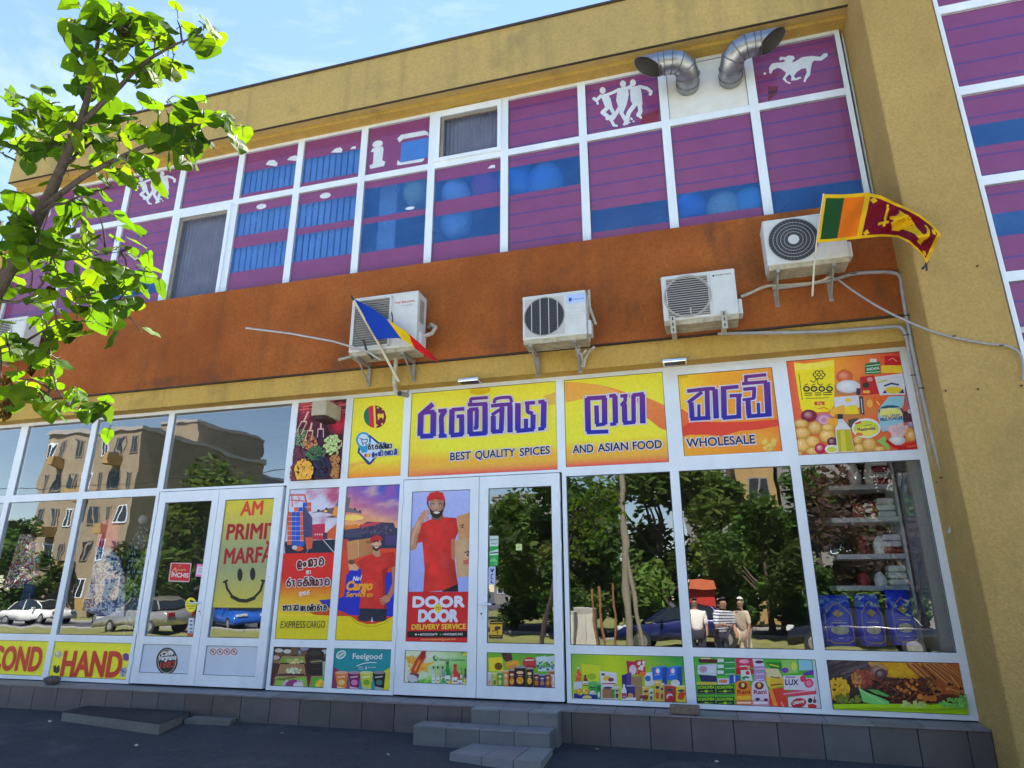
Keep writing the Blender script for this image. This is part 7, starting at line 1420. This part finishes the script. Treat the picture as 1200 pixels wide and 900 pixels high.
# people standing over the road
def skin(pts, edges, rad, name, m, par, sub=2, off=Vector((0,0,0))):
    me = bpy.data.meshes.new(name); me.from_pydata([tuple(Vector(p)+off) for p in pts], edges, []); o = bpy.data.objects.new(name, me); COL.objects.link(o)
    md = o.modifiers.new('s', 'SKIN'); 
    for v_, r_ in zip(me.skin_vertices[0].data, rad): v_.radius = (r_, r_) if not isinstance(r_, tuple) else r_
    me.skin_vertices[0].data[0].use_root = True; o.modifiers.new('d', 'SUBSURF').levels = sub
    dg = bpy.context.evaluated_depsgraph_get(); e = bpy.data.meshes.new_from_object(o.evaluated_get(dg)); o.modifiers.clear(); o.data = e; e.materials.clear(); e.materials.append(m)
    for p_ in e.polygons: p_.use_smooth = True
    o.parent = par; return o
SKINM = mat('skin', (.30, .16, .10), .55, var=.06); HAIRM = mat('dark_hair', (.012, .010, .009), .6)
def person(label, x, y, rz, shirt, trous, lean=0, arm=0, hat=None, glasses=False):
    t = thing('person', label, 'person', (0, 0, 0), None); ln = lean
    P_ = [(0,0,.93),(0,-.02-ln*.2,1.12),(0,-.02-ln*.5,1.34),(0,-.01-ln*.62,1.46),(0,-.02-ln*.7,1.54),(0,-.03-ln*.75,1.64),(0,-.03-ln*.78,1.73),
          (.10,0,.90),(.11,-.01,.50),(.11,.02,.09),(.12,-.12,.03),(-.10,0,.90),(-.11,-.01,.50),(-.11,.02,.09),(-.12,-.12,.03),
          (.19,-.01-ln*.58,1.40),(.25,-.02-ln*.5-arm*.1,1.12),(.22,-.14-ln*.6-arm*.2,.92+arm*.25),(.21,-.2-ln*.6-arm*.3,.84+arm*.32),(-.19,-.01-ln*.58,1.40),(-.25,-.02-ln*.5,1.12),(-.23,-.12-ln*.6,.90),(-.22,-.15-ln*.6,.81)]
    E_ = [(0,1),(1,2),(2,3),(3,4),(4,5),(5,6),(0,7),(7,8),(8,9),(9,10),(0,11),(11,12),(12,13),(13,14),(2,15),(15,16),(16,17),(17,18),(2,19),(19,20),(20,21),(21,22)]
    R_ = [.14,(.14,.11),(.16,.11),.07,.06,(.085,.10),(.07,.08),.10,.065,.045,.035,.10,.065,.045,.035,.065,.048,.036,.032,.065,.048,.036,.032]
    skin(P_, E_, R_, 'body', SKINM, t)
    si = [0,1,2,3,15,16,19,20]; mp_ = {k: i for i, k in enumerate(si)}; skin([P_[k] for k in si], [(mp_[a], mp_[b]) for a, b in E_ if a in mp_ and b in mp_], [.165,(.17,.14),(.19,.14),.085,.088,.075,.088,.075], 'shirt', shirt, t)
    ti = [0,7,8,9,11,12,13]; mp_ = {k: i for i, k in enumerate(ti)}; skin([P_[k] for k in ti], [(mp_[a], mp_[b]) for a, b in E_ if a in mp_ and b in mp_], [.155,.12,.085,.07,.12,.085,.07], 'trousers', trous, t)
    hc = Vector(P_[5])+Vector((0, .01, .03)); bm = bmesh.new(); bmesh.ops.create_uvsphere(bm, u_segments=16, v_segments=10, radius=.105)
    bmesh.ops.delete(bm, geom=[v_ for v_ in bm.verts if v_.co.z < .035 and v_.co.y < .045], context='VERTS')
    for v_ in bm.verts: v_.co = Vector((v_.co.x*.92, v_.co.y*1.08+.012, v_.co.z*1.12+.03))+hc
    mb = MB(); mb.bm(bm, 0, None, True); bm.free(); mb.build('hat' if hat else 'hair', hat or HAIRM, t)
    if glasses: mb = MB(); [mb.bbox(sx-.028, sx+.028, hc.y-.125, hc.y-.105, hc.z-.03, hc.z, .008) for sx in (-.04, .04)]; mb.build('sunglasses', DARK, t)
    t.location = (x, y, GZ); t.rotation_euler = (0, 0, rz); t.scale = (.94, .94, .94); return t
def stripes():
    m, n, b = nodes('blue_white_striped_cotton'); w = n.nodes.new('ShaderNodeTexWave'); w.bands_direction = 'Z'; w.inputs['Scale'].default_value = 5; g = n.nodes.new('ShaderNodeNewGeometry'); r = n.nodes.new('ShaderNodeValToRGB'); r.color_ramp.elements[0].position = .45; r.color_ramp.elements[1].position = .55; r.color_ramp.elements[0].color = (.10, .11, .2, 1); r.color_ramp.elements[1].color = (.7, .7, .72, 1)
    n.links.new(g.outputs['Position'], w.inputs[0]); n.links.new(w.outputs[0], r.inputs[0]); n.links.new(r.outputs[0], b.inputs['Base Color']); b.inputs['Roughness'].default_value = .9; return m
JEAN = mat('dark_trousers', (.03, .03, .05), .9); WSH = mat('white_cotton', (.72, .70, .64), .9); BSH = mat('beige_cotton', (.50, .42, .32), .9)
person('person in a white shirt and sunglasses facing the shops', -.34, -9.5, math.pi, WSH, JEAN, 0, 0, None, True)
person('person in a blue and white striped shirt bending forward', .20, -9.3, math.pi-.5, stripes(), JEAN, .3, 1)
person('person in a beige shirt with a pale cap turned aside', .74, -9.6, math.pi+.6, BSH, BSH, .15, .5, WSH)
sheet('added_bounce_sheet', -60, 60, -12.0, -3.6, -.155, mat('pale_bounce_concrete', (.52, .50, .46), .9, var=.12, scale=2, bump=.3), 'structure')  # unseen pale sheet, added to bounce sunlight onto the shaded facade
# ================================================================== THE TREE IN FRONT
FL = leafmat('broad_heart_leaf', None, (2.9, 2.6, .30), .48, .6)
TWIG = stucco('grey_brown_branch', (.06, .048, .045), (.10, .082, .076), (.06, .05, .05), .5, .9, False, seed=61)
def PF(px, py, d): return PD(px, py, d)
TT = thing('broadleaf_tree', 'young tree with large heart-shaped green leaves reaching in at the left', 'tree', tuple(PF(-120, 760, 3.6)))
base = Vector((PF(-150, 700, 3.7).x-.25, PF(-150, 700, 3.7).y, gz(-4, -5)-.1))
mb = MB(); mb.tube([base, base+Vector((.05, .02, .9)), PF(-75, 480, 3.55), PF(-35, 405, 3.5), PF(0, 335, 3.45), PF(40, 265, 3.4), PF(62, 220, 3.4), PF(80, 178, 3.4), PF(95, 142, 3.4), PF(104, 110, 3.4), PF(111, 75, 3.42), PF(116, 40, 3.45), PF(122, -10, 3.5), PF(126, -60, 3.5)],
                     [.055, .05, .042, .034, .027, .023, .020, .017, .014, .011, .009, .007, .005, .003], 12)
mb.build('trunk', TWIG, TT)
BR = [([(97,143,3.4),(118,122,3.35),(140,102,3.3),(160,80,3.25),(180,66,3.2),(205,52,3.15),(238,40,3.1)], .017),
      ([(50,243,3.4),(72,226,3.3),(98,207,3.2),(125,192,3.15),(150,180,3.1),(180,166,3.05),(208,155,3.0),(238,143,2.95),(268,150,2.95)], .018),
      ([(68,205,3.4),(90,180,3.5),(110,165,3.55),(150,165,3.6),(182,156,3.6)], .011), ([(45,252,3.4),(62,240,3.3),(78,238,3.3),(100,226,3.3),(130,220,3.3)], .012),
      ([(-10,352,3.45),(20,354,3.4),(38,347,3.35),(50,332,3.3),(62,300,3.3)], .013), ([(-30,400,3.5),(0,406,3.4),(30,400,3.35),(50,388,3.3),(72,378,3.25)], .013),
      ([(50,388,3.3),(58,410,3.3),(60,440,3.3),(55,470,3.3)], .008), ([(58,420,3.25),(66,455,3.2),(88,484,3.15),(118,492,3.1)], .006), ([(35,345,3.35),(38,320,3.3),(30,300,3.3),(25,290,3.3)], .006),
      ([(62,300,3.3),(95,305,3.2),(115,298,3.2),(150,294,3.15)], .007), ([(72,226,3.3),(60,240,3.25),(50,270,3.25),(40,290,3.2)], .006), ([(80,175,3.4),(60,170,3.45),(30,185,3.5),(5,165,3.5)], .011), ([(95,142,3.4),(70,150,3.5),(45,135,3.5),(20,120,3.5)], .009),
      ([(108,95,3.4),(102,70,3.4),(98,45,3.35),(90,25,3.35)], .007), ([(111,75,3.42),(125,60,3.35),(132,40,3.3),(140,15,3.3)], .007), ([(140,102,3.3),(133,75,3.3),(130,50,3.3)], .005), ([(180,66,3.2),(182,45,3.2),(178,30,3.2)], .004), ([(160,80,3.25),(180,88,3.2),(205,95,3.2)], .005), ([(104,110,3.4),(90,95,3.4),(85,80,3.35)], .005), ([(62,300,3.3),(70,330,3.25),(90,350,3.2),(110,360,3.2)], .006), ([(90,350,3.2),(120,340,3.1),(150,375,3.05)], .005), ([(0,335,3.45),(-5,290,3.4),(0,260,3.4),(-10,230,3.4)], .009)]
for pts, r_ in BR:
    mb = MB(); q = [PF(*p) for p in pts]; mb.tube(q, [r_*.72*(1-.75*i/(len(q)-1)) for i in range(len(q))], 7); mb.build('branch', TWIG, TT)
r8 = random.Random(21)
def leaf_shape():
    pts = [(0,0),(.18,-.12),(.42,-.08),(.55,.12),(.54,.36),(.42,.60),(.22,.82),(.0,1.0)]
    return pts
def add_leaf(mb, stem, d, s_, col, petiole):
    """heart-shaped leaf: folded along its midrib, edges curled; hangs from stem point on a petiole"""
    d = d.normalized(); tip0 = stem+d*petiole
    hang = (d*.55+Vector((r8.uniform(-.5, .5), r8.uniform(-.5, .5), r8.uniform(-1.0, -.25)))).normalized()
    side = hang.cross(Vector((r8.uniform(-.5, .5), r8.uniform(-.5, .5), 1))).normalized(); nrm = side.cross(hang).normalized()
    fold = r8.uniform(.05, .45); curl = r8.uniform(-.35, .5); R_ = leaf_shape(); vs = []; n = len(R_)
    mid = [tip0+hang*(y*s_)+nrm*(curl*s_*y*y) for x, y in R_]
    for sg in (-1, 1):
        b = []
        for i, (x, y) in enumerate(R_):
            wob = .04*s_*math.sin(i*2.1+sg+stem.x*9)
            half = mid[i]+side*(sg*x*s_*.5)+nrm*(fold*x*s_*.42+wob*.6*(x > .2)); full = mid[i]+side*(sg*x*s_)+nrm*(fold*x*s_+wob*(x > .2)-.22*s_*x*x)
            b.append((mid[i], half, full))
        vv = [p for t3 in b for p in t3]
        for i in range(n-1):
            for k in (0, 1):
                f = (i*3+k, i*3+k+1, (i+1)*3+k+1, (i+1)*3+k); mb.add([vv[q] for q in f], [(0, 1, 2, 3) if sg > 0 else (3, 2, 1, 0)], 0, jit(col, .05, r8), True)
    mb.tube([stem, stem+d*petiole*.6+Vector((0, 0, .01)), tip0, tip0+hang*s_*.5], [.0028, .002, .002, .0012], 4, 1, mixc(col, rgb(150, 160, 60), .5), False)
CLU = [(108,12,15,5),(128,6,14,4),(95,28,12,4),(84,30,10,2),(140,25,14,5),(128,34,14,4),(150,42,12,3),(112,55,14,5),(135,58,14,4),(90,38,10,2),(100,75,14,5),(125,78,12,4),(150,68,14,5),(88,88,10,3),(95,100,12,4),(115,105,12,3),(120,120,10,3),
 (172,35,10,3),(178,50,8,2),(195,45,12,4),(208,30,6,1),(205,60,12,4),(235,42,8,3),(245,55,10,4),(225,60,5,1),(182,95,14,5),(200,80,10,3),(205,92,8,2),(170,92,12,4),(182,105,8,2),(160,95,8,2),
 (15,130,10,4),(22,140,8,2),(52,125,14,5),(65,135,12,4),(40,145,8,1),(3,175,10,4),(10,185,8,2),(30,165,14,5),(45,180,14,5),(30,195,12,3),(62,160,16,6),(85,150,16,5),(100,150,12,4),(75,175,14,4),(95,170,14,4),(80,200,12,3),(110,180,16,5),(125,165,12,3),
 (140,150,12,4),(150,165,14,4),(165,150,12,3),(195,135,14,5),(190,160,12,4),(205,150,12,4),(215,165,12,5),(225,180,10,4),(200,180,10,4),(238,135,8,3),(235,155,8,2),(255,150,10,4),(270,155,8,5),(275,165,6,3),(220,195,6,2),
 (150,195,14,5),(130,205,14,4),(160,210,12,4),(170,195,8,2),(120,235,14,4),(135,225,12,3),(85,265,10,3),(80,245,10,3),(105,255,12,3),(118,262,10,2),
 (45,290,16,7),(60,305,16,7),(30,310,16,6),(75,295,14,5),(90,310,14,6),(20,290,14,4),(45,330,16,6),(70,335,14,5),(100,290,12,4),(125,300,14,5),(140,310,14,6),(160,300,10,3),(150,325,14,6),(165,330,10,3),(125,340,14,5),(105,345,14,5),(85,360,14,5),(60,360,14,4),(135,360,14,5),(150,370,10,3),(140,380,8,2),(165,395,4,1),
 (50,380,12,4),(70,385,10,4),(95,390,12,5),(110,380,10,3),(60,415,6,3),(70,425,6,2),(25,420,6,2),(5,300,14,5),(10,330,14,4),(5,265,14,5),(25,255,12,4),(3,230,8,2),(5,395,12,3),(12,425,8,2),
 (58,440,5,2),(60,462,8,2),(65,435,4,1),(0,460,10,3),(15,470,10,3),(32,462,12,4),(45,478,12,4),(55,490,10,3),(80,480,10,4),(90,470,6,2),(102,492,8,3),(118,490,8,3),(130,500,7,3),(22,450,8,2)]
segs = []
for pts, r_ in BR:
    for a, b in zip(pts, pts[1:]):
        for k in range(4): q = k/4; segs.append(tuple(a[i]+(b[i]-a[i])*q for i in range(3)))
for a, b in zip([(0,335,3.45),(40,265,3.4),(62,220,3.4),(80,178,3.4),(95,142,3.4),(104,110,3.4),(111,75,3.42),(116,40,3.45)], [(40,265,3.4),(62,220,3.4),(80,178,3.4),(95,142,3.4),(104,110,3.4),(111,75,3.42),(116,40,3.45),(122,-10,3.5)]):
    for k in range(4): q = k/4; segs.append(tuple(a[i]+(b[i]-a[i])*q for i in range(3)))
mb = MB(); nleaf = 0; tw = MB()
for (cx, cy, r_, n) in CLU:
    near = min(segs, key=lambda s_: (s_[0]-cx)**2+(s_[1]-cy)**2); d0 = near[2]+r8.uniform(-.15, .12)
    a = PF(*near); c0 = PF(cx, cy-6, d0); tw.tube([a, (a+c0)/2+Vector((0, 0, .015)), c0], [.0045, .0035, .002], 5)
    for _ in range(max(1, round(n*.92))):
        a_ = r8.uniform(0, 6.28); rr = r_*math.sqrt(r8.random()); p = PF(cx+math.cos(a_)*rr, cy-8+math.sin(a_)*rr, d0+r8.uniform(-.12, .12)); dr = (p-c0)+Vector((r8.uniform(-.03, .03), r8.uniform(-.03, .03), r8.uniform(-.01, .03)))
        col = jit(r8.choice([(.045, .10, .010), (.035, .08, .012), (.06, .125, .012), (.075, .13, .012), (.028, .06, .014)]), .16, r8)
        add_leaf(mb, p, dr, r8.uniform(.050, .094), col, r8.uniform(.02, .05)); nleaf += 1
r9 = random.Random(5)
for (cx, cy, n) in ((188,38,5),(152,41,4),(85,193,3),(10,462,9),(12,440,6),(8,480,6),(60,335,3),(35,430,3)):     # withered brown leaf tufts and seed pods
    for _ in range(n):
        p = PF(cx+r9.uniform(-5, 5), cy+r9.uniform(-7, 7), 3.25); add_leaf(mb, p, Vector((r9.uniform(-1, 1), r9.uniform(-1, 1), -1)), r9.uniform(.018, .032), jit(rgb(62, 46, 34), .4, r9), .01)
TW2 = mat('leaf_stalk', (.10, .12, .03), .6)
mb.add(tw.v, tw.f, 2, None, True); mb.build('crown', [FL, TW2, TWIG], TT)

r10 = random.Random(12); LIT = vcol('litter', .8, .2, .1, 20)
for i, (px, py, c, lab) in enumerate(((58,848,(.6,.6,.58),'tiny white scrap of paper on the asphalt by the large concrete slab'), (160,873,(.55,.55,.5),'small white fleck of litter on the open asphalt'), (330,862,(.20,.17,.12),'dry leaf on the asphalt before the picture panels'), (455,884,(.30,.28,.25),'pale pebble on the asphalt left of the broken tiles'), (700,880,(.22,.17,.10),'dry leaf on the asphalt right of the steps'), (840,893,(.4,.4,.38),'pale pebble on the asphalt under the soap pictures'))):
    d = ray(px, py); t_ = (gz(-3, -1)-CAM.z)/d.z; p = CAM+d*t_; bm = bmesh.new(); bmesh.ops.create_icosphere(bm, subdivisions=2, radius=.018)
    for v_ in bm.verts: k = 1+.5*noise.noise(v_.co*60+Vector((i*7, 0, 0))); v_.co = Vector((p.x+v_.co.x*k*1.2, p.y+v_.co.y*k, gz(p.x, p.y)+.006+max(-.008, v_.co.z*k*.6)))
    mb = MB(); mb.bm(bm, 0, c, True); bm.free(); tag(mb.build('litter', LIT), lab, 'litter')
